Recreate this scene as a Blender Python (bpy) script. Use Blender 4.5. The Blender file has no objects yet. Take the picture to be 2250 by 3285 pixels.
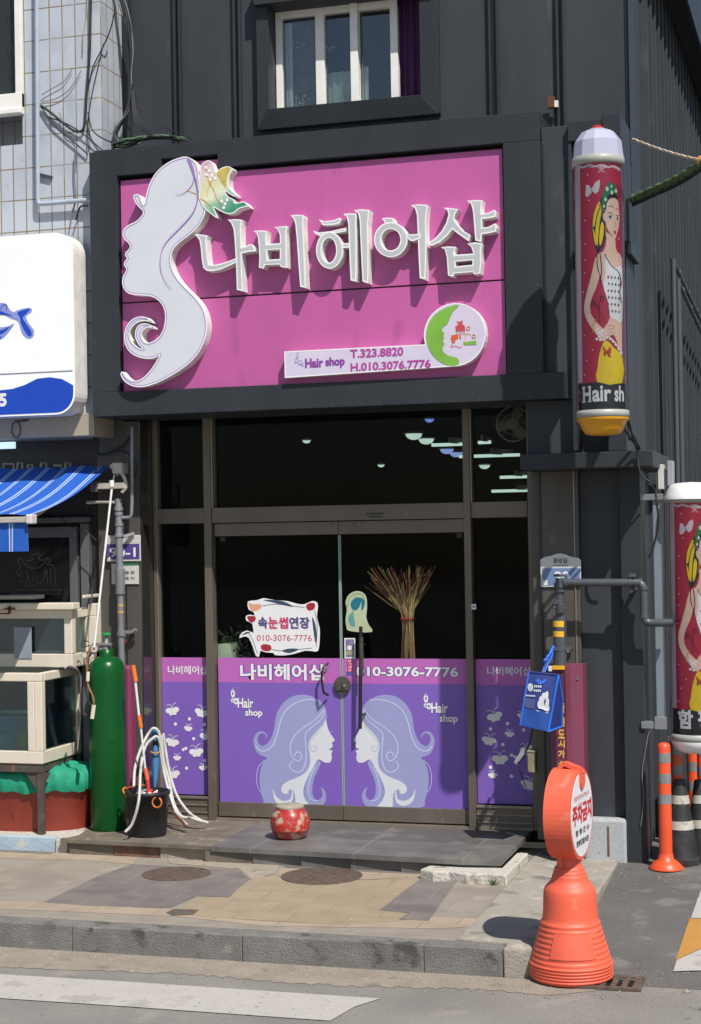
import bpy, bmesh, math, random
import numpy as np
from mathutils import Vector, Matrix
from mathutils.geometry import tessellate_polygon
random.seed(7)
SC = bpy.context.scene
COL = SC.collection
R = math.radians
# ------------------------------------------------------------------ camera
YAW, PIT, ROL, F = R(16.563), R(.710), R(-.985), 5300.0
fw = np.array([-math.sin(YAW)*math.cos(PIT), math.cos(YAW)*math.cos(PIT), math.sin(PIT)])
rt = np.array([math.cos(YAW), math.sin(YAW), 0.]); up = np.cross(rt, fw)
rt, up = math.cos(ROL)*rt+math.sin(ROL)*up, -math.sin(ROL)*rt+math.cos(ROL)*up
CAM = np.array([3.5346, -11.5488, 2.4168])
cam = bpy.data.cameras.new('camera'); cob = bpy.data.objects.new('camera', cam); COL.objects.link(cob)
cob.matrix_world = Matrix(((rt[0], up[0], -fw[0], CAM[0]), (rt[1], up[1], -fw[1], CAM[1]), (rt[2], up[2], -fw[2], CAM[2]), (0, 0, 0, 1)))
cam.sensor_fit = 'VERTICAL'; cam.sensor_height = 36; cam.lens = 36*F/3285; cam.clip_end = 500
SC.camera = cob
# ------------------------------------------------------------------ light
SUN = Vector((-.94, 1, -1.82))
w = bpy.data.worlds.new('World'); SC.world = w; w.use_nodes = True
nt = w.node_tree; sky = nt.nodes.new('ShaderNodeTexSky'); sky.sky_type = 'NISHITA'; sky.sun_disc = False
sky.sun_elevation = math.asin(1.82/SUN.length); sky.sun_rotation = math.atan2(.94, -1)
nt.links.new(sky.outputs[0], nt.nodes['Background'].inputs[0]); nt.nodes['Background'].inputs[1].default_value = .085
sl = bpy.data.lights.new('sun', 'SUN'); sl.energy = 4.6; sl.angle = R(.5); sl.color = (1, .955, .89)
so = bpy.data.objects.new('sun', sl); COL.objects.link(so); so.rotation_euler = SUN.to_track_quat('-Z', 'Y').to_euler(); so.location = (5, -6, 12)
SC.view_settings.view_transform = 'Standard'; SC.view_settings.look = 'None'; SC.view_settings.exposure = .2; SC.view_settings.gamma = 1
SC.cycles.use_adaptive_sampling = True
SC.cycles.max_bounces = 8; SC.cycles.transparent_max_bounces = 16
# ------------------------------------------------------------------ pixel -> world at a known depth
def ray(px, py): return (px-1125)*rt-(py-1642.5)*up+F*fw
def PY(px, py, Y):
    r = ray(px, py); t = (Y-CAM[1])/r[1]; q = CAM+r*t; return (float(q[0]), float(q[2]))
def PZ(px, py, Z):
    r = ray(px, py); t = (Z-CAM[2])/r[2]; q = CAM+r*t; return (float(q[0]), float(q[1]))
def PX(px, py, X):
    r = ray(px, py); t = (X-CAM[0])/r[0]; q = CAM+r*t; return (float(q[1]), float(q[2]))
def PP(pts, Y): return [PY(x, y, Y) for x, y in pts]
def Z(pts, s, ox, oy): return [(x/s+ox, y/s+oy) for x, y in pts]
def cr(pts, n=3, closed=True):
    o = []; k = len(pts)
    for i in range(k if closed else k-1):
        g = (lambda j: pts[j % k]) if closed else (lambda j: pts[min(max(j, 0), k-1)])
        p0, p1, p2, p3 = g(i-1), g(i), g(i+1), g(i+2)
        for t in range(n):
            u = t/n
            o.append(tuple(.5*(2*b+(c-a)*u+(2*a-5*b+4*c-d)*u*u+(3*b-a-3*c+d)*u**3) for a, b, c, d in zip(p0, p1, p2, p3)))
    if not closed: o.append(tuple(pts[-1]))
    return o
# ------------------------------------------------------------------ materials
def S(h):
    h = h.lstrip('#'); c = [int(h[i:i+2], 16)/255 for i in (0, 2, 4)]
    return tuple(x/12.92 if x < .04045 else ((x+.055)/1.055)**2.4 for x in c)
def VV(h, k=1.06): return tuple(min(x/k, .88) for x in S(h))
def HH(h): return VV(h, 1.44)
MC = {}
def mat(name, col, rough=.55, metal=0., var=.12, scale=6., bump=0., bscale=80., dirt=None, emit=0, spec=.5, coat=0., stretch=None, fine=0.):
    if name in MC: return MC[name]
    m = bpy.data.materials.new(name); MC[name] = m; m.use_nodes = True; n = m.node_tree; N = n.nodes; L = n.links
    b = N['Principled BSDF']; b.inputs['Roughness'].default_value = rough; b.inputs['Metallic'].default_value = metal
    b.inputs['Specular IOR Level'].default_value = spec; b.inputs['Coat Weight'].default_value = coat
    if emit:
        b.inputs['Base Color'].default_value = (*col, 1)
        b.inputs['Emission Color'].default_value = (*col, 1); b.inputs['Emission Strength'].default_value = emit; return m
    tc = N.new('ShaderNodeTexCoord'); vec = tc.outputs['Object']
    if stretch:
        mp = N.new('ShaderNodeMapping'); mp.inputs['Scale'].default_value = stretch; L.new(vec, mp.inputs[0]); vec = mp.outputs[0]
    def noise(sc, det=4):
        t = N.new('ShaderNodeTexNoise'); t.inputs['Scale'].default_value = sc; t.inputs['Detail'].default_value = det; L.new(vec, t.inputs['Vector']); return t.outputs['Fac']
    def mix(a, bb, fac):
        x = N.new('ShaderNodeMix'); x.data_type = 'RGBA'
        for s, v in ((0, fac), (6, a), (7, bb)):
            if hasattr(v, 'links'): L.new(v, x.inputs[s])
            else: x.inputs[s].default_value = v if s == 0 else (*v, 1)
        return x.outputs[2]
    def ramp(src, a, bb):
        r = N.new('ShaderNodeMapRange'); r.inputs[1].default_value = a; r.inputs[2].default_value = bb; L.new(src, r.inputs[0]); return r.outputs[0]
    c = mix(tuple(x*(1-var) for x in col), tuple(min(x*(1+var), 1) for x in col), ramp(noise(scale, 6), .3, .7))
    if fine: c = mix(c, tuple(x*(1-fine) for x in col), ramp(noise(bscale*1.3, 3), .5, .68))
    for d in (dirt or []):
        c = mix(c, d[0], ramp(noise(d[1], 8), d[2], d[2]+.08))
    L.new(c, b.inputs['Base Color'])
    rr = N.new('ShaderNodeMapRange'); rr.inputs[3].default_value = max(rough-.08, .03); rr.inputs[4].default_value = min(rough+.1, 1); L.new(noise(scale*2.3), rr.inputs[0]); L.new(rr.outputs[0], b.inputs['Roughness'])
    if bump:
        bp = N.new('ShaderNodeBump'); bp.inputs['Strength'].default_value = bump; bp.inputs['Distance'].default_value = .01; L.new(noise(bscale, 6), bp.inputs['Height']); L.new(bp.outputs[0], b.inputs['Normal'])
    m['vec'] = 1
    return m
def glassmat(name, tint, refl=.06, rough=.01):
    if name in MC: return MC[name]
    m = bpy.data.materials.new(name); MC[name] = m; m.use_nodes = True; N = m.node_tree.nodes; L = m.node_tree.links
    N.remove(N['Principled BSDF']); o = N['Material Output']
    t = N.new('ShaderNodeBsdfTransparent'); t.inputs[0].default_value = (*tint, 1)
    g = N.new('ShaderNodeBsdfGlossy'); g.inputs['Roughness'].default_value = rough
    lw = N.new('ShaderNodeLayerWeight'); lw.inputs[0].default_value = .25
    mr = N.new('ShaderNodeMapRange'); mr.inputs[3].default_value = refl; mr.inputs[4].default_value = .7; L.new(lw.outputs['Fresnel'], mr.inputs[0])
    mr.inputs[1].default_value = .05
    mx = N.new('ShaderNodeMixShader'); L.new(mr.outputs[0], mx.inputs[0]); L.new(t.outputs[0], mx.inputs[1]); L.new(g.outputs[0], mx.inputs[2]); L.new(mx.outputs[0], o.inputs[0])
    return m
def gridmat(name, col, mortar, w_, h_, gap=.006, rough=.35, plane='xz', off=0., var=.1, dirt=None, mortrough=.8, bump=.4, noise_s=5., ux=0.):
    """tiles: u = x+y (vertical walls) or x ; v = z or y"""
    if name in MC: return MC[name]
    m = bpy.data.materials.new(name); MC[name] = m; m.use_nodes = True; N = m.node_tree.nodes; L = m.node_tree.links
    b = N['Principled BSDF']; g = N.new('ShaderNodeNewGeometry'); sp = N.new('ShaderNodeSeparateXYZ'); L.new(g.outputs['Position'], sp.inputs[0])
    cb = N.new('ShaderNodeCombineXYZ')
    if plane == 'xz':
        a = N.new('ShaderNodeMath'); a.operation = 'ADD'; L.new(sp.outputs[0], a.inputs[0]); L.new(sp.outputs[1], a.inputs[1])
        a2 = N.new('ShaderNodeMath'); a2.inputs[1].default_value = ux; L.new(a.outputs[0], a2.inputs[0])
        L.new(a2.outputs[0], cb.inputs[0]); L.new(sp.outputs[2], cb.inputs[1])
    else:
        a2 = N.new('ShaderNodeMath'); a2.inputs[1].default_value = ux; L.new(sp.outputs[0], a2.inputs[0])
        L.new(a2.outputs[0], cb.inputs[0]); L.new(sp.outputs[1], cb.inputs[1])
    bt = N.new('ShaderNodeTexBrick'); bt.offset = off; bt.inputs['Scale'].default_value = 1; bt.inputs['Brick Width'].default_value = w_; bt.inputs['Row Height'].default_value = h_
    bt.inputs['Mortar Size'].default_value = gap; bt.inputs['Mortar Smooth'].default_value = .3; bt.inputs['Bias'].default_value = 0
    bt.inputs['Color1'].default_value = (*[x*(1-var) for x in col], 1); bt.inputs['Color2'].default_value = (*[min(1, x*(1+var)) for x in col], 1); bt.inputs['Mortar'].default_value = (*mortar, 1)
    L.new(cb.outputs[0], bt.inputs['Vector']); c = bt.outputs['Color']
    for col2, sc, th, amt in ([((col[0]*.8, col[1]*.8, col[2]*.8), noise_s, .5, .6)]+(dirt or [])):
        t = N.new('ShaderNodeTexNoise'); t.inputs['Scale'].default_value = sc; t.inputs['Detail'].default_value = 8; L.new(g.outputs['Position'], t.inputs['Vector'])
        r = N.new('ShaderNodeMapRange'); r.inputs[1].default_value = th; r.inputs[2].default_value = th+.15; r.inputs[4].default_value = amt; L.new(t.outputs[0], r.inputs[0])
        x = N.new('ShaderNodeMix'); x.data_type = 'RGBA'; L.new(r.outputs[0], x.inputs[0]); L.new(c, x.inputs[6]); x.inputs[7].default_value = (*col2, 1); c = x.outputs[2]
    L.new(c, b.inputs['Base Color'])
    rr = N.new('ShaderNodeMapRange'); rr.inputs[3].default_value = rough; rr.inputs[4].default_value = mortrough; L.new(bt.outputs['Fac'], rr.inputs[0]); L.new(rr.outputs[0], b.inputs['Roughness'])
    bp = N.new('ShaderNodeBump'); bp.invert = True; bp.inputs['Strength'].default_value = bump; bp.inputs['Distance'].default_value = .006; L.new(bt.outputs['Fac'], bp.inputs['Height'])
    t = N.new('ShaderNodeTexNoise'); t.inputs['Scale'].default_value = 120; L.new(g.outputs['Position'], t.inputs['Vector'])
    b2 = N.new('ShaderNodeBump'); b2.inputs['Strength'].default_value = bump*.4; b2.inputs['Distance'].default_value = .004; L.new(t.outputs[0], b2.inputs['Height']); L.new(bp.outputs[0], b2.inputs['Normal']); L.new(b2.outputs[0], b.inputs['Normal'])
    return m
# ------------------------------------------------------------------ mesh builder
def inset2(pts, d):
    k = len(pts); ar = sum(pts[i][0]*pts[(i+1) % k][1]-pts[(i+1) % k][0]*pts[i][1] for i in range(k)); s = 1 if ar > 0 else -1; o = []
    for i in range(k):
        a, b, c = pts[i-1], pts[i], pts[(i+1) % k]
        e1 = Vector((b[0]-a[0], b[1]-a[1])); e2 = Vector((c[0]-b[0], c[1]-b[1]))
        if e1.length < 1e-7: e1 = e2
        if e2.length < 1e-7: e2 = e1
        if e1.length < 1e-7: o.append(b); continue
        e1.normalize(); e2.normalize()
        n = Vector((-e1.y-e2.y, e1.x+e2.x))*s
        if n.length < .3: n = Vector((-e1.y, e1.x))*s
        n.normalize(); q = n.dot(Vector((-e1.y, e1.x))*s); q = max(q, .6)
        o.append((b[0]+n.x*d/q, b[1]+n.y*d/q))
    return o
class M:
    def __init__(s): s.v = []; s.f = []; s.mi = []; s.sm = []; s.mats = []
    def m(s, mt):
        if mt not in s.mats: s.mats.append(mt)
        return s.mats.index(mt)
    def add(s, vs, fs, mt, smooth=False):
        o = len(s.v); s.v += [tuple(map(float, v)) for v in vs]; k = s.m(mt)
        for f in fs: s.f.append(tuple(i+o for i in f)); s.mi.append(k); s.sm.append(smooth)
        return s
    def box(s, x0, x1, y0, y1, z0, z1, mt):
        vs = [(x, y, z) for z in (z0, z1) for y in (y0, y1) for x in (x0, x1)]
        return s.add(vs, [(0, 2, 3, 1), (4, 5, 7, 6), (0, 1, 5, 4), (2, 6, 7, 3), (0, 4, 6, 2), (1, 3, 7, 5)], mt)
    def obox(s, p, q, wx, wy, mt, upv=(0, 1, 0)):
        p, q = Vector(p), Vector(q); d = (q-p).normalized(); a = Vector(upv); a = (a-d*a.dot(d)).normalized(); b = d.cross(a)
        vs = [c+a*(i*wy/2)+b*(j*wx/2) for c in (p, q) for i, j in ((-1, -1), (1, -1), (1, 1), (-1, 1))]
        return s.add(vs, [(3, 2, 1, 0), (4, 5, 6, 7), (0, 1, 5, 4), (1, 2, 6, 5), (2, 3, 7, 6), (3, 0, 4, 7)], mt)
    def poly(s, pts, y, mt, holes=()):
        lo = [[Vector((x, z, 0)) for x, z in l] for l in [pts]+list(holes)]
        fl = [(x, y, z) for l in [pts]+list(holes) for x, z in l]
        return s.add(fl, [t for t in tessellate_polygon(lo)], mt)
    def prism(s, pts, yb, yf, side, front, insets=()):
        k = len(pts); vs = [(x, yb, z) for x, z in pts]+[(x, yf, z) for x, z in pts]
        s.add(vs, [(i, (i+1) % k, (i+1) % k+k, i+k) for i in range(k)], side)
        cur = pts; s.poly(pts, yf, front)
        for j, (d, mt) in enumerate(insets):      # band between cur and inset
            nx = inset2(cur, d); yy = yf-.0006*(len(insets)-j)
            s.add([(x, yy, z) for x, z in cur]+[(x, yy, z) for x, z in nx], [(i, (i+1) % k, (i+1) % k+k, i+k) for i in range(k)], mt); cur = nx
        return s
    def slab(s, pts, z0, z1, mt):      # pts (x,y)
        k = len(pts); vs = [(x, y, z0) for x, y in pts]+[(x, y, z1) for x, y in pts]
        fl = [t for t in tessellate_polygon([[Vector((x, y, 0)) for x, y in pts]])]
        return s.add(vs, [(i, (i+1) % k, (i+1) % k+k, i+k) for i in range(k)]+[tuple(i+k for i in t) for t in fl]+[tuple(t) for t in fl], mt)
    def flat(s, pts, z, mt):
        fl = [t for t in tessellate_polygon([[Vector((x, y, 0)) for x, y in pts]])]
        return s.add([(x, y, z) for x, y in pts], fl, mt)
    def tube(s, pts, r, mt, n=8, caps=True):
        P = [Vector(p) for p in pts]; rs = r if isinstance(r, (list, tuple)) else [r]*len(P); vs = []; a = None
        for i, p in enumerate(P):
            d = (P[min(i+1, len(P)-1)]-P[max(i-1, 0)]).normalized()
            if a is None: a = d.orthogonal().normalized()
            a = (a-d*a.dot(d)); a = a.normalized() if a.length > 1e-5 else d.orthogonal().normalized()
            b = d.cross(a)
            for k in range(n):
                t = 2*math.pi*k/n; vs.append(p+(a*math.cos(t)+b*math.sin(t))*rs[i])
        fs = [(i*n+k, i*n+(k+1) % n, (i+1)*n+(k+1) % n, (i+1)*n+k) for i in range(len(P)-1) for k in range(n)]
        s.add(vs, fs, mt, True)
        if caps: s.add([vs[k] for k in range(n)], [tuple(range(n))], mt); s.add([vs[-n+k] for k in range(n)], [tuple(range(n))], mt)
        return s
    def lathe(s, prof, cx, cy, mt, n=32, smooth=True, caps=True, z0=0, ph=0):
        vs = [(cx+r*math.cos(2*math.pi*k/n+ph), cy+r*math.sin(2*math.pi*k/n+ph), z0+z) for r, z in prof for k in range(n)]
        mts = mt if isinstance(mt, list) else [mt]*(len(prof)-1)
        o = len(s.v); s.v += vs
        for i in range(len(prof)-1):
            mi = s.m(mts[i])
            for k in range(n): s.f.append(tuple(o+j for j in (i*n+k, i*n+(k+1) % n, (i+1)*n+(k+1) % n, (i+1)*n+k))); s.mi.append(mi); s.sm.append(smooth)
        if caps:
            if prof[0][0] > .001: s.add(vs[:n], [tuple(range(n))], mts[0])
            if prof[-1][0] > .001: s.add(vs[-n:], [tuple(range(n))], mts[-1])
        return s
    def ribbon(s, pts, w0, y, mt, w1=None, n=4, smooth=True):
        P = cr(pts, n, False) if smooth else pts; k = len(P); vs = []
        for i, p in enumerate(P):
            a = P[max(i-1, 0)]; b = P[min(i+1, k-1)]; d = Vector((b[0]-a[0], b[1]-a[1])); d = d.normalized() if d.length > 1e-8 else Vector((1, 0))
            t = i/(k-1); ww = w0 if w1 is None else w0+(w1-w0)*t
            vs += [(p[0]-d.y*ww/2, y, p[1]+d.x*ww/2), (p[0]+d.y*ww/2, y, p[1]-d.x*ww/2)]
        return s.add(vs, [(2*i, 2*i+1, 2*i+3, 2*i+2) for i in range(k-1)], mt)
    def disc(s, cx, cz, r, y, mt, n=20, rz=None):
        return s.poly([(cx+r*math.cos(2*math.pi*k/n), cz+(rz or r)*math.sin(2*math.pi*k/n)) for k in range(n)], y, mt)
    def text(s, body, x0, x1, z0, z1, y, mt, off=0., shear=0., fit=True):
        c = bpy.data.curves.new('t', 'FONT'); c.body = body; c.offset = off; c.shear = shear; c.resolution_u = 3
        o = bpy.data.objects.new('t', c); COL.objects.link(o); dg = bpy.context.evaluated_depsgraph_get(); dg.update()
        me = bpy.data.meshes.new_from_object(o.evaluated_get(dg)); bpy.data.objects.remove(o)
        vs = [(v.co.x, v.co.y) for v in me.vertices]; fs = [tuple(p.vertices) for p in me.polygons]; bpy.data.meshes.remove(me); bpy.data.curves.remove(c)
        if not vs: return s
        ax, bx = min(v[0] for v in vs), max(v[0] for v in vs); az, bz = min(v[1] for v in vs), max(v[1] for v in vs)
        sx = (x1-x0)/(bx-ax); sz = (z1-z0)/(bz-az)
        return s.add([(x0+(v[0]-ax)*sx, y, z0+(v[1]-az)*sz) for v in vs], fs, mt)
    def textpx(s, body, xl, xr, yt, yb, Y, mt, off=0., y=None):
        a = PY(xl, yt, Y); b = PY(xl, yb, Y); c = PY(xr, yb, Y)
        return s.text(body, a[0], c[0], b[1], a[1], Y if y is None else y, mt, off)
    def quadpx(s, x0, y0, x1, y1, Yb, Yf, mt):
        """axis aligned box whose front (at Yf) spans the given pixels (left-top to right-bottom)"""
        a = PY(x0, y0, Yf); b = PY(x1, y1, Yf); c = PY(x0, y1, Yf)
        return s.box(a[0], b[0], Yf, Yb, c[1], a[1], mt)
    def build(s, name, parent=None, bev=0., at=None, local=False, clean=False):
        base = Vector((0, 0, 0))
        if parent is not None and not local:
            q = parent
            while q.parent: q = q.parent
            base = q.location
        if parent is None and not local:
            if at is None:
                xs = np.array(s.v); at = ((xs[:, 0].min()+xs[:, 0].max())/2, (xs[:, 1].min()+xs[:, 1].max())/2, xs[:, 2].min())
            base = Vector(at)
        me = bpy.data.meshes.new(name); me.from_pydata([(v[0]-base.x, v[1]-base.y, v[2]-base.z) for v in s.v], [], s.f)
        for mt in s.mats: me.materials.append(mt)
        me.polygons.foreach_set('material_index', s.mi); me.polygons.foreach_set('use_smooth', s.sm); me.update()
        o = bpy.data.objects.new(name, me); COL.objects.link(o)
        if parent is not None: o.parent = parent
        elif not local: o.location = base
        if bev:
            b = o.modifiers.new('bevel', 'BEVEL'); b.width = bev; b.segments = 2; b.limit_method = 'ANGLE'; b.angle_limit = R(50)
        return o
def tag(o, label, cat, group=None):
    o['label'] = label; o['category'] = cat
    if group: o['group'] = group
    return o
def struct(o, kind='structure'): o['kind'] = kind; return o
def root(name, loc, label, cat, group=None, rz=0.):
    o = bpy.data.objects.new(name, None); COL.objects.link(o); o.location = loc; o.rotation_euler = (0, 0, rz); o.empty_display_size = .1
    return tag(o, label, cat, group)
def copytree(r, loc, label, parts=True):
    c = r.copy(); COL.objects.link(c); c.location = loc; c['label'] = label
    for ch in r.children:
        d = ch.copy(); COL.objects.link(d); d.parent = c
        for g in ch.children:
            e = g.copy(); COL.objects.link(e); e.parent = d
    return c
# ------------------------------------------------------------------ palette
dk = dict(var=.13, scale=3, bump=.10, bscale=7, spec=.22, stretch=(1, 1, .3))
CLAD = mat('dark grey coated steel', VV('#3d4146'), .5, .0, dirt=[(VV('#4b4f54'), 7, .64), (VV('#5a5c5e'), 34, .72)], **dk)
CLAD2 = mat('dark grey steel trim', VV('#34383c'), .42, .0, **dk)
COLM = mat('weathered dark column steel', VV('#504d48'), .5, 0, var=.2, scale=4, bump=.12, bscale=30, dirt=[(VV('#6f695f'), 14, .66)], stretch=(1, 1, .25))
BLACKM = mat('black steel', (.012, .012, .014), .45)
VOID = mat('dark interior', (.006, .006, .007), .9)
FRAME = mat('bronze aluminium', VV('#70675d'), .38, .35, var=.12, scale=5, bump=.05, dirt=[(VV('#877d70'), 11, .66)], stretch=(1, 1, .3))
FRAMEL = mat('bronze aluminium edge', VV('#958a7c'), .35, .5)
PURP = mat('magenta sign steel', VV('#bd5c9b'), .42, 0, var=.06, scale=2, bump=.12, bscale=4, dirt=[(VV('#b05590'), 5, .62)], stretch=(1, 1, .35))
WHITE = mat('white acrylic', (.62, .64, .68), .35, 0, var=.03)
WHITES = mat('white coated metal side', (.74, .72, .68), .45, 0, var=.12, scale=12)
GREYF = mat('frosted grey acrylic', VV('#bdc0c2'), .5, 0, var=.04)
LILAC = mat('lilac line', VV('#a48fc8'), .5)
PAPER = mat('white vinyl', (.74, .74, .75), .5, var=.02)
BLK = mat('black ink', (.01, .01, .012), .5)
RUST = mat('rust', VV('#6b3f28'), .85, var=.3, scale=30, bump=.3)
GALV = mat('galvanised grey pipe', VV('#8b8d90'), .42, .4, var=.2, scale=14, dirt=[(VV('#7b4a2e'), 9, .66)])
CREAM = mat('cream aquarium frame', VV('#dad1be'), .4, 0, var=.05, dirt=[(VV('#a89c86'), 12, .7)])
CONC = mat('pale concrete', HH('#b9b2a4'), .9, 0, var=.15, scale=8, bump=.5, bscale=90, fine=.25, dirt=[(HH('#948c80'), 5, .6)])
ORANGE = mat('orange safety plastic', VV('#e56247'), .5, 0, var=.09, scale=5, bump=.08, bscale=50, dirt=[(VV('#ea7c62'), 7, .62), (VV('#b5543f'), 16, .68)])
# ================================================================== SETTING
ZR, ZS, ZP = .04, .19, .30
road = M(); road.flat([(-60, -60), (60, -60), (60, -2.9), (-60, -2.9)], ZR, mat('worn asphalt', HH('#a39e97'), .9, 0, var=.16, scale=1.6, bump=1., bscale=120, fine=.42, dirt=[(HH('#aca69d'), 3, .6), (HH('#8f8a84'), 7, .64)]))
struct(road.build('road'))
g = M()
edge = [(-9, -3.3)]+[(-9+i*.03, -3.27+.03*math.sin(i*.11)+.10*max(0, (-9+i*.03+.5)/2.6)+random.uniform(-.022, .022)) for i in range(1, 370)]+[(2.3, -3.02), (2.2, -2.9), (-9, -2.9)]
g.flat(edge, ZR+.0025, mat('gritty gutter concrete', HH('#b3a898'), .95, 0, var=.15, scale=5, bump=1., bscale=110, fine=.45, dirt=[(HH('#978e82'), 7, .6), (HH('#c6baa7'), 14, .62)]))
struct(g.build('gutter_strip'))
g = M(); PT = mat('worn white road paint', HH('#cfcac2'), .8, 0, var=.06, scale=4, bump=.3, bscale=150, fine=.12, dirt=[(HH('#bbb6ae'), 4, .58), (HH('#a09b94'), 30, .61)])
wl = [(-12, -3.46), (-.91, -3.452), (-.18, -3.435), (1.235, -3.435), (1.15, -3.6), (1.10, -3.86), (0, -3.862), (-.68, -3.873), (-12, -3.89)]
g.flat(wl, ZR+.005, PT); struct(g.build('road_marking'))
# sidewalk with laid paving
pav = gridmat('grey paving slab', HH('#a89f92'), HH('#989084'), .42, .30, .003, .85, 'xy', .5, .05, dirt=[(HH('#978e82'), 1.6, .50, .8), (HH('#bbb09f'), 7, .58, .6), (HH('#857d73'), 16, .66, .5)], bump=.5)
sw = M(); sw.slab([(-40, -2.77), (1.48, -2.77), (1.48, -.1), (-40, -.1)], -.1, ZS, pav); struct(sw.build('sidewalk'))
def Z7(p): return Z(p, 1.4151, 0, 2640)
def Z8(p): return Z(p, 1.2736, 1000, 2640)
def zpatch(name, pts, z, mt): 
    g = M(); g.flat([PZ(x, y, z) for x, y in pts], z, mt); return struct(g.build(name))
dkp = gridmat('dark paving', HH('#89817c'), HH('#a69d93'), .34, .3, .003, .85, 'xy', .5, .07, dirt=[(HH('#716b68'), 3, .5, .7), (HH('#9b938a'), 12, .62, .5)], ux=.1)
bgp = gridmat('buff paving', HH('#b3a186'), HH('#93866f'), .33, .26, .0035, .85, 'xy', .5, .05, dirt=[(HH('#a89678'), 3, .5, .5), (HH('#c2b294'), 8, .6, .6), (HH('#93836a'), 15, .64, .5)], ux=.07)
pkp = gridmat('pink buff paving', HH('#bca993'), HH('#968a7b'), .4, .3, .0035, .85, 'xy', .5, .05)
lgp = mat('patch mortar', HH('#b7ab99'), .95, 0, var=.15, scale=8, bump=.9, bscale=60, fine=.2, dirt=[(HH('#968b7a'), 9, .58)])
def Zg(p): return Z(p, .7075, 0, 2600)
zpatch('paving_patch', Zg([(-20, 205), (100, 208), (200, 216), (385, 222), (455, 240), (600, 251), (780, 259), (905, 252), (960, 240), (1110, 246), (1095, 262), (1000, 268), (600, 262), (400, 240), (-20, 222)]), ZS+.0015, pkp)
zpatch('paving_patch', Zg([(100, 208), (220, 150), (300, 122), (380, 126), (548, 136), (553, 146), (568, 156), (545, 172), (520, 196), (448, 194), (385, 221), (200, 216)]), ZS+.0022, dkp)
zpatch('paving_patch', Zg([(400, 226), (455, 196), (520, 198), (566, 158), (600, 150), (830, 158), (962, 150), (900, 196), (862, 226), (925, 233), (903, 252), (780, 259), (600, 250), (450, 240)]), ZS+.0022, bgp)
zpatch('paving_patch', Zg([(862, 227), (962, 151), (1038, 158), (973, 250), (905, 246), (928, 232)]), ZS+.003, dkp)
zpatch('paving_patch', Zg([(640, 128), (1085, 146), (1068, 160), (962, 150), (830, 157), (630, 148)]), ZS+.003, pkp)
zpatch('paving_patch', Zg([(640, 130), (690, 106), (1090, 130), (1085, 146), (940, 144), (800, 138)]), ZS+.0036, dkp)
zpatch('paving_patch', Zg([(-20, 85), (115, 88), (205, 90), (320, 100), (300, 122), (190, 112), (-20, 108)]), ZS+.0015, pkp)
zpatch('paving_patch', Zg([(-20, 84), (70, 84), (135, 90), (115, 99), (-20, 92)]), ZS+.003, dkp)
zpatch('paving_patch', Zg([(380, 102), (450, 104), (640, 110), (625, 142), (575, 158), (553, 142), (545, 134), (440, 124), (385, 120)]), ZS+.003, lgp)
zpatch('paving_patch', Z7([(755, 405), (790, 390), (905, 393), (880, 415), (780, 420)]), ZS+.0036, mat('broken hole fill', HH('#6e6558'), .95, 0, var=.35, scale=30, bump=1))
# kerb
kb = M(); KM = mat('kerb granite', HH('#8f8c87'), .9, 0, var=.2, scale=7, bump=.8, bscale=120, fine=.4, dirt=[(HH('#5f5b56'), 6, .56), (HH('#a19c95'), 11, .64)])
x = -9.07
while x < 1.7:
    x1 = min(x+1.04, 1.76); kb.box(x+.0015, x1-.0015, -2.9, -2.771, -.05, ZS+random.uniform(-.003, .003), KM); x += 1.04
struct(kb.build('kerb', bev=.006))
st = M(); st.slab([(1.762, -2.895), (1.95, -2.87), (2.06, -2.55), (2.06, -.1), (1.482, -.1), (1.482, -2.768), (1.762, -2.768)], -.1, ZS+.005, mat('pale concrete strip', HH('#b5aea1'), .9, 0, var=.12, scale=6, bump=.6, bscale=80, fine=.2, dirt=[(HH('#8e877b'), 4, .56), (HH('#cdc6ba'), 7, .6)]))
st.box(1.20, 1.485, -1.02, -.75, .1, ZS+.035, MC['patch mortar']) if False else None
struct(st.build('concrete_strip', bev=.012))
al = M(); AM = mat('alley asphalt', HH('#7b7874'), .92, 0, var=.15, scale=2, bump=1., bscale=130, fine=.4, dirt=[(HH('#8f8b85'), 4, .58), (HH('#66625f'), 9, .64)])
n = 24; vs = []; fs = []
for j in range(n+1):
    y = -2.9+(14)*(j/n)**2
    zz = ZR+.001+.14*max(0, min(1, (y+2.9)/2.4))
    vs += [(2.06, y, zz), (14, y, zz)]
al.add(vs, [(2*j, 2*j+1, 2*j+3, 2*j+2) for j in range(n)], AM); struct(al.build('alley_asphalt'))
def alz(y): return ZR+.14*max(0, min(1, (y+2.9)/2.4))
YP = mat('yellow road paint', HH('#d39a4a'), .8, 0, var=.08, scale=6, bump=.3, bscale=150, fine=.15, dirt=[(HH('#8b7d68'), 24, .68)])
def markz(pts, mt, dz):
    o = []
    for x, y in pts:
        z = .1
        for _ in range(12): q = PZ(x, y, z); z = alz(q[1])+dz
        o.append((q[0], q[1], z))
    g = M(); g.add(o, [tuple(range(len(o)))], mt); return struct(g.build('road_marking'))
markz(Z8([(1640, 200), (1592, 270), (1550, 388), (1640, 388)]), PT, .006)
markz(Z8([(1545, 390), (1640, 390), (1640, 490), (1592, 512), (1488, 560)]), YP, .006)
markz(Z8([(1640, 492), (1592, 514), (1492, 560), (1478, 606), (1592, 602), (1640, 600)]), PT, .008)
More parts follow.
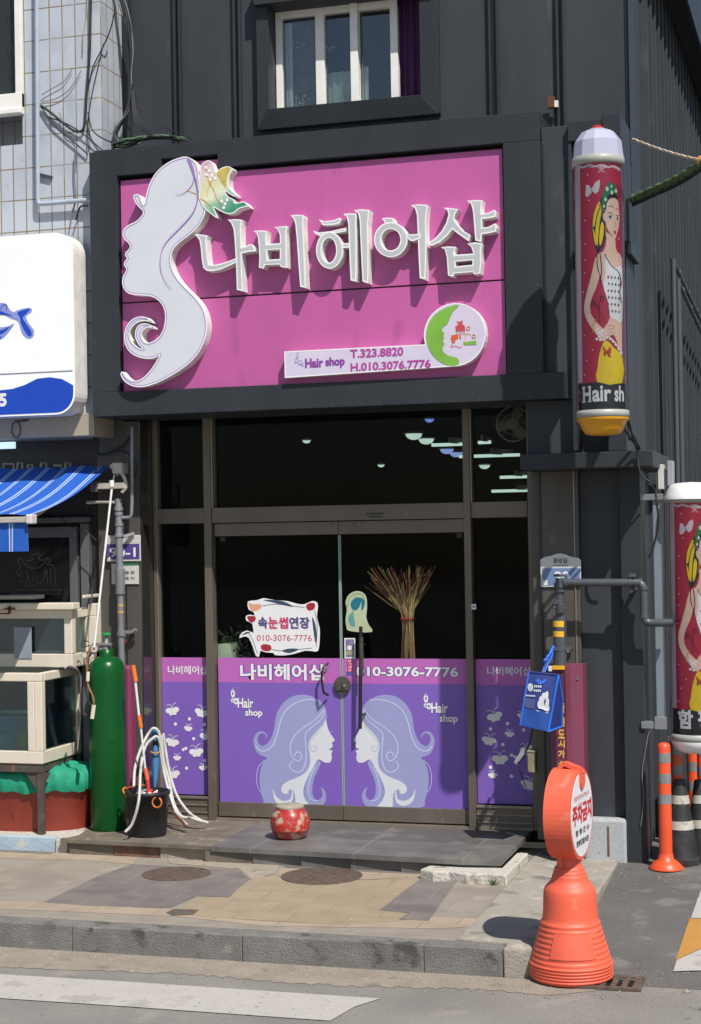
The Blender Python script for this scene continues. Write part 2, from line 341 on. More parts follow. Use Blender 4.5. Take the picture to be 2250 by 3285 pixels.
# shop step
stp = M(); STP = gridmat('dark stone step', HH('#716e6a'), HH('#a39c90'), .74, .62, .0035, .58, 'xy', 0, .22, dirt=[(HH('#8f8a82'), 4, .5, .7), (HH('#55514d'), 9, .62, .6)], ux=.33, bump=.2)
ST2 = mat('rough brown step stone', HH('#7b7266'), .85, 0, var=.25, scale=6, bump=.6, bscale=40, dirt=[(HH('#9d9484'), 8, .6)])
stp.slab([(-.62, -1.045), (.2, -1.09), (1.15, -1.15), (1.40, -1.13), (1.40, .35), (-.62, .35)], .268, ZP, STP)
stp.slab([(-1.78, -.98), (-1.3, -1.0), (-.95, -1.005), (-.623, -1.03), (-.623, .35), (-1.78, .35)], .272, ZP-.002, ST2)
for i in range(9):
    x0 = -1.72+i*.35; x1 = x0+.345
    stp.box(x0, min(x1, 1.38), -(1.03+.09*max(0, x0+.5)/1.6) if x0 > -.7 else -.96-.008*i, -.8, .1, .2675, [ST2, mat('old brick', HH('#80604e'), .9, var=.3, scale=20), MC['patch mortar'], ST2, STP, STP, STP, STP, STP][i])
tag(stp.build('shop_step', bev=.006), 'low dark stone step along the front of the hair shop', 'step')
g = M(); g.slab([(.90, -1.27), (1.0, -1.33), (1.1, -1.30), (1.22, -1.35), (1.35, -1.32), (1.475, -1.34), (1.478, -.60), (1.405, -.62), (1.405, -1.12), (1.15, -1.152), (.93, -1.14)], .12, .255, mat('white mortar', HH('#ddd7cb'), .95, 0, var=.1, scale=9, bump=1, bscale=50, fine=.2, dirt=[(HH('#9d968a'), 8, .62)]))
tag(g.build('mortar_ledge', bev=.01), 'crumbling white mortar ledge at the right end of the shop step', 'ledge')
# weeds
gm = mat('weed leaf', (.06, .10, .02), .7)
wd = M()
for i in range(16):
    a = random.uniform(0, 6.28); l = random.uniform(.02, .05); bx, by = 1.40+random.uniform(-.015, .015), -1.36
    tip = (bx+math.cos(a)*l, by+math.sin(a)*l*.6, ZS+random.uniform(.02, .05)); wd.add([(bx-.006, by, ZS+.005), (bx+.006, by, ZS+.005), tip], [(0, 1, 2)], gm)
tag(wd.build('weed'), 'tiny green weed growing from the crack beside the white mortar ledge', 'weed')
# manholes
IR = mat('rusted cast iron', HH('#77665a'), .75, .3, var=.3, scale=20, bump=.5, bscale=60)
def manhole(cx, cy, r, label):
    t = root('manhole_cover', (cx, cy, ZS+.0055), label, 'manhole cover', 'manhole covers in the sidewalk')
    a = M(); a.lathe([(r, -.02), (r, .001), (r*.93, .001), (r*.93, 0)], 0, 0, IR, 40, False); a.build('rim', t, local=True)
    b = M(); b.flat([(r*.925*math.cos(t*math.pi/20), r*.925*math.sin(t*math.pi/20)) for t in range(40)], -.0006, IR)
    for rr, k, ph in ((.78, 20, 0), (.6, 16, .2), (.42, 10, 0), (.22, 6, .3)):
        for i in range(k):
            t0 = 2*math.pi*i/k+ph; t1 = t0+2*math.pi/k*.62; ri, ro = r*(rr-.07), r*(rr+.04)
            q = [(ri*math.cos(t0), ri*math.sin(t0)), (ro*math.cos(t0), ro*math.sin(t0)), (ro*math.cos(t1), ro*math.sin(t1)), (ri*math.cos(t1), ri*math.sin(t1))]
            b.slab(q, -.001, .0018, IR)
    b.build('lid', t, local=True)
manhole(-.706, -1.45, .225, 'smaller round iron manhole cover in the dark grey paving, left of the two')
manhole(.256, -1.32, .265, 'larger round iron manhole cover set in the buff paving, right of the two')
# drain grate
dg_ = root('drain_grate', (2.36, -2.93, ZR), 'rusty iron drain grate half hidden under the orange no-parking sign', 'drain grate')
g = M(); g.flat([(2.16, -3.02), (2.48, -3.0), (2.47, -2.78), (2.16, -2.78)], ZR+.006, BLACKM); g.build('pit_shade', dg_)  # flat black sheet stands in for the dark under the bars
g = M()
for i in range(6):
    x0 = 2.17+i*.056; g.slab([(x0, -3.0), (x0+.026, -3.0), (x0+.032, -2.80), (x0+.006, -2.80)], ZR+.004, ZR+.016, IR)
g.slab([(2.15, -3.03), (2.5, -3.01), (2.5, -2.985), (2.15, -3.0)], ZR+.004, ZR+.018, IR); g.slab([(2.15, -2.80), (2.5, -2.80), (2.49, -2.765), (2.15, -2.77)], ZR+.004, ZR+.018, IR); g.slab([(2.465, -2.995), (2.50, -2.995), (2.495, -2.79), (2.46, -2.79)], ZR+.004, ZR+.017, IR)
g.build('bars', dg_, bev=.003)
# pebbles and grit
pb = M(); PM = mat('grit', HH('#a39a8c'), .9, 0, var=.3, scale=40)
for i in range(1500):
    if i > 520: x, y = random.uniform(-1.5, 2.4), -2.93-abs(random.gauss(0, .16))
    elif i < 170: x, y = random.uniform(2.2, 3.2), random.gauss(-2.85, .22)
    elif i < 330: x, y = random.uniform(-1.5, 2.3), -2.92-abs(random.gauss(0, .1))
    elif i < 450: x, y = random.uniform(2.1, 2.9), random.gauss(-.75, .2)
    else: x, y = random.uniform(-1.3, 3), random.uniform(-4.1, -2.95)
    z = (alz(y) if x > 2.06 else ZR)+.003; s = random.choice([.003, .0035, .004, .005, .007]) if i > 5 else .02
    pb.add([(x-s, y, z), (x, y-s, z), (x+s*1.2, y, z), (x, y+s, z), (x, y, z+s*.9)], [(0, 1, 4), (1, 2, 4), (2, 3, 4), (3, 0, 4)], PM)
struct(pb.build('gravel'), 'stuff')
# ================================================================== HAIR SHOP BUILDING
B = root('hair_shop_building', (0, 0, 0), 'dark grey steel clad two storey building with glazed purple shopfront', 'building')
# --- upper wall with window opening
wx0, wx1 = PY(863, 200, -.2)[0], PY(1349, 200, -.2)[0]; wz0 = 5.50; wz1 = 6.26
u = M()
u.box(-1.545, wx0, -.15, 0, 4.8, 7.4, CLAD); u.box(wx1, 2.198, -.15, 0, 4.8, 7.4, CLAD); u.box(wx0, wx1, -.15, 0, 4.8, wz0, CLAD); u.box(wx0, wx1, -.15, 0, wz1, 7.4, CLAD)
def seam(x, w_=.018, gap=.03):
    u.box(x-gap, x-gap+w_, -.185, -.149, 4.9, 7.4, CLAD2); u.box(x+gap-w_, x+gap, -.185, -.149, 4.9, 7.4, CLAD2); u.box(x-gap+w_, x+gap-w_, -.156, -.149, 4.9, 7.4, BLACKM)
for px in (570, 762): seam(PY(px, 200, -.17)[0])
for px, g_ in ((1585, .035), (1800, .03)): seam(PY(px, 200, -.17)[0], .016, g_)
cx_ = PY(2006, 200, -.2)[0]; u.box(cx_+.02, 2.2005, -.175, -.149, 4.9, 7.4, CLAD2); u.box(cx_-.004, cx_+.019, -.158, -.149, 4.9, 7.4, BLACKM)
u.box(-1.56, -1.51, -.2, 0, 4.8, 7.4, CLAD2)
u.build('upper_wall', B, bev=.003)
# --- side wall (ribbed) + eave
s = M(); s.box(2.12, 2.2, -.143, 12, .1, 7.4, CLAD)
SR = CLAD
y = .55
while y < 11.5:
    s.box(2.199, 2.248, y, y+.05, .12, 6.9, SR); s.box(2.199, 2.2025, y+.051, y+.085, .12, 6.9, BLACKM)  # thin black strips paint groove shade beside the ribs
    s.box(2.199, 2.208, y+.15, y+.165, .12, 6.9, SR); y += .29
s.box(2.199, 2.215, -.66, -.02, 4.62, 7.3, CLAD2) if False else None
s.build('side_wall', B)
e = M(); e.box(-1.6, 2.43, -.5, 12, 7.42, 7.55, CLAD2); e.box(2.201, 2.42, -.2, 12, 6.74, 6.80, CLAD2); e.box(2.40, 2.425, -.2, 12, 6.66, 6.90, CLAD2)
e.box(2.2, 2.4, -.19, 12, 6.81, 7.41, CLAD2)
e.build('roof', B)
bk = M(); bk.box(-1.55, 2.1, 5.6, 5.8, .1, 7.4, VOID); bk.box(-1.55, -1.5, 0.05, 5.6, .1, 7.4, VOID); bk.box(-1.5, 2.1, 0.0, 5.6, 3.42, 3.5, VOID); bk.box(-1.5, 2.1, 0.06, 5.6, .2, .302, mat('dark shop floor', (.014, .013, .012), .6)); bk.box(1.6, 2.1, .06, 5.6, .31, 3.4, VOID)
bk.box(-1.5, 2.09, 2.2, 2.25, 3.5, 7.4, VOID); bk.box(-1.5, 2.1, .0, .05, 3.5, 4.8, VOID)
bk.build('interior_shell', B)
# --- upper window
W = M(); bo0, bo1 = PY(820, 200, -.24)[0], PY(1404, 200, -.24)[0]
W.box(bo0, wx0, -.215, -.152, 5.37, 6.35, CLAD2); W.box(wx1, bo1, -.215, -.152, 5.37, 6.35, CLAD2); W.box(bo0+.001, bo1-.001, -.27, -.153, 6.26, 6.45, CLAD2)
W.add([(wx0, -.25, wz0), (wx1, -.25, wz0), (bo1, -.22, 5.36), (bo0, -.22, 5.36), (wx0, -.06, wz0), (wx1, -.06, wz0), (bo1, -.151, 5.36), (bo0, -.151, 5.36)], [(0, 1, 2, 3), (4, 5, 1, 0), (3, 2, 6, 7), (0, 3, 7, 4), (1, 5, 6, 2)], CLAD2)
W = W.build('window_surround', B, bev=.003)
wf = M(); WH = mat('white window plastic', VV('#ebe9e3'), .4, 0, var=.06, scale=10, dirt=[(VV('#b0aca2'), 12, .68)])
vx = [PY(p, 250, -.03)[0] for p in (890, 910, 1017, 1045, 1131, 1155, 1257, 1281)]
for i in range(0, 8, 2): wf.box(vx[i], vx[i+1], -.055-(.02 if i == 4 else 0), .0, wz0-.01, wz1, WH)
wf.box(vx[0]+.002, vx[7], -.05, .0, wz0-.03, wz0+.012, WH); wf.box(vx[0]+.002, vx[7], -.05, .0, wz1-.05, wz1+.01, WH)
wf = wf.build('window', B, bev=.003)
gl = M()
for a, b in ((0, 3), (2, 5), (4, 7)): gl.box(vx[a]+.01, vx[b]-.005, -.03+.006*a, -.026+.006*a, wz0, wz1, glassmat('window glass', (.86, .9, .9), .11))
gl.build('pane', wf)
cu = M(); CU = mat('aubergine curtain', (.11, .035, .13), .9); pts = [(vx[7]-.02+i*.012, .06+.02*math.sin(i*1.3)) for i in range(14)]
cu.add([(x, y, z) for z in (5.3, 6.6) for x, y in pts], [(i, i+1, i+15, i+14) for i in range(13)], CU, True)
pts = [(wx0-.05+i*.012, .06+.015*math.sin(i*1.5)) for i in range(11)]
cu.add([(x, y, z) for z in (5.3, 6.6) for x, y in pts], [(i, i+1, i+12, i+11) for i in range(10)], CU, True)
def drape(xa, xb, z0, z1, mt, n, y0=.035):
    P = [(xa+(xb-xa)*i/n, y0+.010*math.sin(i*1.7)) for i in range(n+1)]
    cu.add([(x, y, z) for z in (z0, z1) for x, y in P], [(i, i+1, i+n+2, i+n+1) for i in range(n)], mt, True)
drape(vx[1], vx[2]-.05, 5.3, 6.3, mat('brown grey curtain', (.20, .18, .16), .9, var=.3, scale=8), 14, .09)
drape(vx[3], vx[4], 5.3, 5.80, mat('pale green curtain', (.50, .60, .52), .9, var=.15, scale=8), 12)
drape(vx[5], vx[5]+.05, 5.3, 5.82, mat('white net curtain', (.7, .72, .7), .9, var=.1), 6); drape(vx[1], vx[1]+.05, 5.3, 6.2, MC['white net curtain'], 5)
cu.build('curtain', B)
DFM = mat('dried flowers', (.62, .60, .5), .9, var=.2, scale=40)
for cx_2, cz_2, k_2, s_2, lb in ((vx[1]+.10, wz0+.10, 34, .04, 'largest pale dried flower bunch, low behind the left pane of the upper window'), (vx[3]+.16, wz0+.07, 26, .035, 'pale dried flower bunch low behind the middle pane of the upper window'), (vx[2]-.06, wz0+.05, 14, .03, 'small pale sprig beside the left mullion at the upper window sill'), (vx[1]+.13, wz0+.52, 12, .03, 'pale sprig hanging halfway up the left pane of the upper window'), (vx[3]+.03, wz0+.46, 10, .025, 'pale sprig hanging halfway up the middle pane of the upper window')):
    df = M()
    for _ in range(k_2):
        a_ = random.uniform(0, 6.28); px_2 = cx_2+random.gauss(0, s_2); pz_2 = cz_2+random.gauss(0, s_2*.5); l = random.uniform(.01, .03)
        df.add([(px_2, .01, pz_2), (px_2+l*math.cos(a_), .012, pz_2+l*math.sin(a_)), (px_2+l*.7*math.cos(a_+.5), .004, pz_2+l*.7*math.sin(a_+.5))], [(0, 1, 2)], DFM)
    tag(df.build('dried_flowers'), lb, 'dried flowers', 'dried flowers behind the upper window')
# small leftovers on wall
m = M(); a = PY(1445, 365, -.3); m.obox((a[0], -.3, 5.213), (a[0]+.25, -.3, 5.213), .012, .05, WHITES); tag(m.build('metal_strip'), 'short white metal strip lying on top of the sign box beside the upper window', 'strip')
m = M(); m.quadpx(1757, 310, 1778, 345, -.2, -.24, RUST); m.quadpx(1779, 322, 1790, 343, -.2, -.235, WHITES); tag(m.build('bracket'), 'small rusty bracket stub above the sign box near the corner seam', 'bracket')
# --- sign box
sb = M(); X0, X1 = -1.62, 1.655; bx0, bx1, bz0, bz1 = -1.405, 1.408, 3.455, 5.005
sb.box(X0, 1.80, -.68, -.05, 3.28, bz0, CLAD2); sb.box(X0, bx0, -.679, -.05, bz0, 5.19, CLAD2); sb.box(bx1, X1, -.679, -.05, bz0, bz1, CLAD2)
n0, n1 = PY(517, 520, -.68)[0], PY(698, 500, -.68)[0]
sb.box(bx0, n0, -.678, -.05, bz1, 5.19, CLAD2); sb.box(n0, n1, -.6795, -.05, 5.10, 5.19, CLAD2); sb.box(n1, X1, -.68, -.05, bz1, 5.20, CLAD2)
sb.box(bx0, bx1, -.56, -.5, bz0, 5.1, BLACKM)  # black back sheet colours the gap round the panel as shadow
sb.box(X0+.03, X1-.03, -.66, -.05, 5.19, 5.205, CLAD2)
SCM = mat('dull screw heads', (.16, .16, .17), .35, .6)
for i in range(10):
    for zz_ in (3.30, 5.17): 
        if zz_ < 4 or not n0 < X0+.08+i*.345 < n1: sb.disc(X0+.08+i*.345, zz_+.02*(i % 2)*0, .0045, -.6835, SCM, 8)
for i in range(6): sb.disc(X0+.03, 3.5+i*.31, .0045, -.6835, SCM, 8); sb.disc(X1-.03, 3.5+i*.27, .0045, -.6835, SCM, 8)
sb.build('sign_box', B, bev=.004)
# --- corner tower
tw = M()
tw.box(X1+.004, 1.845, -.62, -.2, 3.28, 5.10, CLAD); tw.box(X1-.002, X1+.02, -.628, -.2, 3.46, 5.0, BLACKM)
tw.box(1.845, 2.075, -.47, -.2, 2.92, 5.02, CLAD); tw.box(1.845, 2.08, -.67, -.2, 4.98, 5.11, CLAD2); tw.box(1.84, 1.865, -.66, -.469, 2.93, 4.98, CLAD2)
tw.box(2.075, 2.195, -.68, -.15, 2.92, 5.14, CLAD2); tw.box(1.515, 1.845, -.55, -.2, 2.92, 3.28, CLAD); tw.box(1.845, 2.076, -.472, -.2, 2.9, 3.0, CLAD)
tw.box(2.196, 2.204, -.6, -.2, 3.0, 4.25, CLAD); tw.box(2.197, 2.215, -.45, .0, 4.3, 4.62, BLACKM)
tw.box(2.10, 2.24, -.60, -.14, 4.22, 4.31, CLAD2)
tw.build('corner_tower', B, bev=.004)
lg = M(); lg.box(1.50, 2.37, -.76, -.2, 2.81, 2.915, CLAD2); lg.box(2.0, 2.36, -.2, .45, 2.81, 2.915, CLAD2); lg.build('ledge', B, bev=.006)
# --- lower columns
lc = M()
lc.box(1.50, 1.555, -.36, .02, .30, 2.81, COLM); lc.box(1.556, 1.825, -.385, .02, .20, 2.81, COLM); lc.box(1.56, 1.572, -.392, -.38, .3, 2.81, CLAD2); lc.box(1.79, 1.80, -.392, -.38, .3, 2.81, FRAMEL)
lc.box(1.826, 2.105, -.34, 0, .15, 2.81, CLAD); lc.box(2.11, 2.245, -.43, -.12, .14, 2.81, CLAD2)
lc.build('right_column', B, bev=.004)
lc = M(); lc.box(-1.79, -1.565, -.26, .1, .29, 3.27, COLM); lc.box(-1.56, -1.445, -.28, .1, .29, 3.27, COLM); lc.build('left_column', B, bev=.004); REV = mat('dark polished reveal', (.10, .095, .09), .16, .7, var=.1); lc = M(); lc.box(-1.444, -1.434, -.275, -.12, .30, 3.27, REV); lc.box(-1.444, -1.437, -.118, -.06, .30, 3.27, REV); lc.build('reveal', B)
GB = M(); GR = mat('pale granite block', VV('#a9adaf', 1.0), .6, 0, var=.12, scale=60, bump=.1, fine=.2, bscale=120, dirt=[(VV('#7d8284'), 40, .62)])
GB.box(1.83, 2.115, -.445, -.342, .15, .47, GR); gb = GB.build('granite_plinth', bev=.02)
tag(gb, 'speckled pale granite block with a rust streak at the foot of the dark corner', 'plinth')
g = M(); g.box(1.985, 2.0, -.447, -.4455, .22, .42, mat('rust streak', HH('#7e5a3c'), .9, var=.3, scale=30)); g.build('rust_streak', gb, local=True).location = (0, 0, 0)
gb.children[0].data.transform(Matrix.Translation(-gb.location))
# --- shopfront frame
fr = M(); TZ0, TZ1 = 2.505, 2.617
def vbar(x0, x1, y0=-.06, y1=.03, z0=.30, z1=3.4, mt=FRAME): fr.box(x0, x1, y0, y1, z0, z1, mt)
vbar(-1.436, -1.412, -.055); vbar(-1.02, -.962, -.07); vbar(.958, 1.008, -.07); vbar(1.415, 1.499, -.05)
vbar(-.961, -.95, -.062, z0=TZ1, mt=FRAMEL); vbar(1.009, 1.02, -.062, z0=TZ1, mt=FRAMEL); vbar(-1.412, -1.402, -.055, mt=FRAMEL)
fr.box(-1.401, -1.021, -.055, .03, TZ0, TZ1, FRAME); fr.box(-.96, .957, -.058, .03, TZ0, TZ1, FRAME); fr.box(1.01, 1.414, -.055, .03, TZ0, TZ1, FRAME)
for a, b in ((-1.401, -1.022), (1.01, 1.414)):
    fr.box(a, b, -.05, .03, .30, .46, FRAME); fr.box(a, b, -.06, -.049, .452, .472, FRAMEL); fr.box(a, b, -.058, -.049, .40, .41, FRAMEL); fr.box(a, b, -.058, -.049, .345, .355, FRAMEL); fr.box(a, b, -.055, -.049, .30, .318, FRAMEL)
fr.box(-1.0, 1.0, -.06, .05, .295, .315, FRAMEL)
fr.build('shopfront_frame', B, bev=.002)
GL = glassmat('shop glass', (.92, .95, .94), .006)
t = M(); t.box(-1.401, -1.02, -.004, .004, TZ1, 3.4, GL); t.build('transom_glass', B); t = M(); t.box(-.95, .958, -.004, .004, TZ1, 3.4, GL); t.build('transom_glass', B); t = M(); t.box(1.02, 1.415, -.004, .004, TZ1, 3.4, GL); t.build('transom_glass', B)
t = M(); t.box(-1.401, -1.02, -.004, .004, .46, TZ0, GL); sg = t.build('side_glass', B); t = M(); t.box(1.01, 1.415, -.004, .004, .46, TZ0, GL); sg2 = t.build('side_glass', B)
sx = .012
def door(x0, x1):
    gg = M(); gg.box(x0+.006, x1-.006, -.006, .006, .43, 2.405, GL); o = gg.build('door', B)
    d = M(); d.box(x0, x1, -.03, .03, 2.405, 2.5, FRAME); d.build('top_rail', o, bev=.003)
    d = M(); d.box(x0, x1, -.028, .028, .325, .43, FRAME); d.build('bottom_rail', o, bev=.003)
    ed = M(); E_ = mat('green glass edge', VV('#8fa49a'), .3); xe = x1-.008 if x1 < .1 else x0; ed.box(xe, xe+.008, -.009, .009, .43, 2.40, E_)
    for cxx in ([x0+.04] if x1 < .1 else [x1-.06]): ed.box(cxx, cxx+.04, -.014, .014, 2.365, 2.4, BLACKM)
    ed.build('edge_strip', o); return o
dl = door(-.955, sx); dr = door(sx+.003, .952)
m = M()
for px in (1062, 1137): a = PY(px, 1685, -.03); m.lathe([(.012, 0), (.012, .012), (.0005, .016)], 0, 0, FRAMEL, 12, caps=False); q = len(m.v)-36; m.v[q:] = [(v[0]+a[0], -.03-v[2], v[1]+a[1]) for v in m.v[q:]]
m.quadpx(1175, 1646, 1232, 1650, -.058, -.064, BLACKM); m.quadpx(1185, 1656, 1228, 1660, -.058, -.063, BLACKM); m.build('header_screws', B)
# --- window film: colours and lettering
PK = mat('pink purple vinyl', VV('#b765b4'), .45, 0, var=.03, scale=2); PU = mat('violet vinyl', VV('#7c5db6'), .45, 0, var=.03, scale=2)
HAIR = mat('lavender vinyl', VV('#989bc8'), .45, 0, var=.02); HLI = mat('light lavender vinyl', VV('#c4cbee'), .45, 0, var=.02); EARL = mat('grey lilac vinyl', VV('#a9a4c6'), .5)
OUT = mat('deep violet outline vinyl', VV('#6a4aa0'), .5)
def Z2(p): return Z(p, 2.4875, 480, 2050)
def Z3(p): return Z(p, 2.3412, 1080, 2050)
y_ = -.0075
def film(name, x0, x1, z0, par, yy=y_):
    f = M(); f.box(x0, x1, yy, yy+.001, z0, 1.318, PU); f.box(x0, x1, yy, yy+.001, 1.318, 1.5, PK); return f
fl = film('film', -.949, .008, .43, dl); f2 = film('film', .018, .946, .43, dr)
pxm = 1104.5
hair = Z2([(1400, 540), (1375, 505), (1340, 478), (1280, 452), (1220, 444), (1150, 455), (1090, 490), (1045, 540), (1015, 600), (1003, 660), (995, 720), (975, 780), (945, 830), (905, 852), (875, 838), (862, 800), (875, 765), (905, 752), (928, 770), (932, 797), (940, 770), (920, 745), (885, 736), (852, 755), (832, 800), (835, 850), (855, 900), (890, 930), (938, 948), (908, 985), (885, 1050), (878, 1130), (888, 1210), (910, 1290), (932, 1343), (1170, 1343), (1200, 1300), (1260, 1050), (1360, 800), (1412, 650), (1414, 590)])
hair2 = Z2([(1330, 970), (1290, 1040), (1260, 1110), (1240, 1180), (1235, 1240), (1255, 1300), (1300, 1340), (1350, 1346), (1392, 1318), (1410, 1262), (1400, 1212), (1368, 1182), (1380, 1225), (1375, 1262), (1345, 1285), (1312, 1263), (1300, 1200), (1312, 1120), (1342, 1050), (1368, 982)])
face = Z2([(1408, 640), (1422, 700), (1442, 750), (1474, 795), (1478, 812), (1456, 828), (1464, 848), (1456, 866), (1434, 882), (1462, 890), (1452, 912), (1456, 950), (1440, 984), (1398, 985), (1345, 962), (1300, 1040), (1260, 1110), (1235, 1180), (1230, 1235), (1252, 1295), (1298, 1352), (1176, 1348), (1165, 1270), (1150, 1215), (1118, 1200), (1108, 1228), (1085, 1238), (1055, 1215), (1060, 1170), (1110, 1132), (1190, 1100), (1250, 1060), (1280, 1000), (1282, 930), (1270, 850), (1290, 790), (1340, 730), (1395, 668)])
cres = Z2([(985, 1190), (1002, 1240), (1042, 1282), (1090, 1290), (1130, 1268), (1138, 1200), (1148, 1250), (1135, 1300), (1095, 1330), (1040, 1322), (1003, 1290), (988, 1240)])
lines = [([(1345, 490), (1260, 485), (1170, 510), (1090, 570), (1045, 660), (1020, 760), (985, 850), (930, 890), (880, 888), (848, 850)], 9),
         ([(1395, 560), (1330, 640), (1240, 700), (1160, 770), (1125, 850), (1135, 930), (1180, 975), (1213, 950), (1205, 908), (1172, 905), (1158, 935)], 8),
         ([(1400, 570), (1370, 640), (1290, 710), (1245, 760), (1250, 860), (1250, 960), (1225, 1040), (1180, 1065), (1132, 1040), (1120, 1000), (1145, 975)], 8),
         ([(1325, 1020), (1290, 1090), (1270, 1170), (1270, 1240), (1300, 1285), (1345, 1290)], 7)]
earl = [(1390, 680), (1330, 760), (1285, 820), (1290, 880), (1320, 895), (1335, 868), (1322, 850), (1310, 868)]
backl = [(920, 965), (872, 1020), (855, 1100), (862, 1170), (890, 1225)]
def portrait(g, mir):
    def T(pts): return [(2*pxm-x, y) if mir else (x, y) for x, y in pts]
    yy = y_
    g.poly(PP(T(cr(hair, 3)), yy), yy-.0012, HAIR); g.poly(PP(T(cr(hair2, 3)), yy), yy-.0014, HAIR)
    g.poly(PP(T(cr(face, 3)), yy), yy-.0020, WHITE); g.poly(PP(T(cr(cres, 3)), yy), yy-.0022, WHITE)
    for l, wd_ in lines: g.ribbon(PP(T(Z2(l)), yy), wd_/2.4875/440, yy-.0026, HLI)
    g.ribbon(PP(T(Z2(earl)), yy), .004, yy-.0028, EARL); g.ribbon(PP(T(Z2(backl)), yy), .004, yy-.0014, HLI)
    g.ribbon(PP(T(Z2([(1425, 742), (1445, 745), (1462, 738)])), yy), .003, yy-.0022, HLI)
portrait(fl, False); portrait(f2, True)
def letter(g, body, xl, xr, yt, yb, off=.03, Y=y_, col=None, outl=True):
    if outl: g.textpx(body, xl-1.5, xr+1.5, yt-1.5, yb+1.5, Y, OUT, off+.05, Y-.0012)
    g.textpx(body, xl, xr, yt, yb, Y, col or PAPER, off, Y-.0022)
letter(fl, '나비헤어샵', 771, 1047, 2129, 2181); letter(f2, '010-3076-7776', 1143, 1471, 2138, 2169)
def flower(g, cx, cy, s):
    for dx, dy, rx, rz in ((0, -.9, .42, .8), (.55, .55, .5, .62), (-.1, .4, .3, .4)):
        a = PY(cx+dx*s, cy+dy*s, y_); g.disc(a[0], a[1], rx*s/440, y_-.0013, PAPER, 16, rz*s/440); g.disc(a[0], a[1], rx*s/1100, y_-.002, PU, 10, rz*s/1100)
    a = PY(cx, cy-2*s, y_); g.poly([(a[0]-.12*s/440, a[1]-.6*s/440), (a[0]+.12*s/440, a[1]-.6*s/440), (a[0], a[1]+.1*s/440)], y_-.0013, PAPER)
letter(fl, 'Hair', 763, 814, 2239, 2271, .03); letter(fl, 'shop', 787, 843, 2274, 2303, .03); flower(fl, 748, 2240, 17)
letter(f2, 'Hair', 1384, 1438, 2254, 2287, .03); letter(f2, 'shop', 1411, 1469, 2291, 2323, .03); flower(f2, 1367, 2256, 17)
fl.build('film', dl); f2.build('film', dr)
sf = film('film', -1.40, -1.022, .475, sg); 
ff = M(); ff.box(1.012, 1.413, y_, y_+.001, .475, 1.318, PU); ff.box(1.012, 1.413, y_, y_+.001, 1.318, 1.5, PK)
def bfly(g, px, py, s, rot, x0, x1, yy=y_):
    c = PY(px, py, yy); k = s/440
    def T(p): return (c[0]+(p[0]*math.cos(rot)-p[1]*math.sin(rot))*k, c[1]+(p[0]*math.sin(rot)+p[1]*math.cos(rot))*k)
    def clip(pts): return [(min(max(x, x0+.002), x1-.002), z) for x, z in pts]
    for ii, (cx, cz, rx, rz) in enumerate(((-.52, .14, .50, .38), (.52, .14, .50, .38), (-.30, -.32, .28, .26), (.30, -.32, .28, .26), (0, -.12, .16, .42))):
        g.poly(clip([T((cx+rx*math.cos(t*.4189), cz+rz*math.sin(t*.4189))) for t in range(15)]), yy-.0015-.0005*[.52, .52, .3, .3, .31].index(rx) if False else yy-.0015-.0006*ii, PAPER)
    for sgn in (-1, 1): g.ribbon(clip([T((sgn*.03, .2)), T((sgn*.10, .65)), T((sgn*.30, .95)), T((sgn*.75, 1.08 if sgn > 0 else .92))]), .0040, yy-.0015, PAPER)
for x, y, s_, r_ in ((185, 575, 24, .15), (415, 590, 24, -.25), (310, 715, 15, -.1), (455, 775, 23, .1), (182, 825, 24, -.2), (375, 905, 25, .12), (222, 950, 14, 0), (430, 1028, 15, .1), (190, 1080, 24, .1)):
    p = Z2([(x, y)])[0]; bfly(sf, p[0], p[1], s_, r_, -1.40, -1.022)
for x, y in ((320, 637), (208, 678), (440, 682), (353, 795), (443, 968), (297, 1030), (270, 882), (292, 872)):
    p = PP(Z2([(x, y)]), y_)[0]; sf.disc(p[0], p[1], .0125, y_-.0016, PAPER, 14)
for x, y, s_, r_ in ((1190, 585, 25, .3), (1145, 765, 23, -.15), (1228, 905, 26, .05), (1175, 1025, 15, .05), (1300, 715, 15, -.1), (1435, 835, 24, .25), (1445, 1095, 26, -.2), (1390, 575, 14, 0)):
    p = Z3([(x, y)])[0]; bfly(ff, p[0], p[1], s_, r_, 1.012, 1.413)
for x, y in ((1285, 635), (1157, 675), (1405, 682), (1250, 792), (1157, 963), (1315, 1030), (1315, 872), (1340, 885)):
    p = PP(Z3([(x, y)]), y_)[0]; ff.disc(p[0], p[1], .0125, y_-.0016, PAPER, 14)
sf.textpx('나비헤어샵', 539, 668, 2135, 2163, y_, PAPER, .02, y_-.0022); ff.textpx('나비헤어샵', 1563, 1706, 2138, 2167, y_, PAPER, .02, y_-.0022)
sf.build('film', sg); ff.build('film', sg2)
# film slice seen on the dark left jamb (folded side glass)
g = M(); g.box(-1.345, -1.292, -.172, -.163, .5, 1.318, PU) if False else None
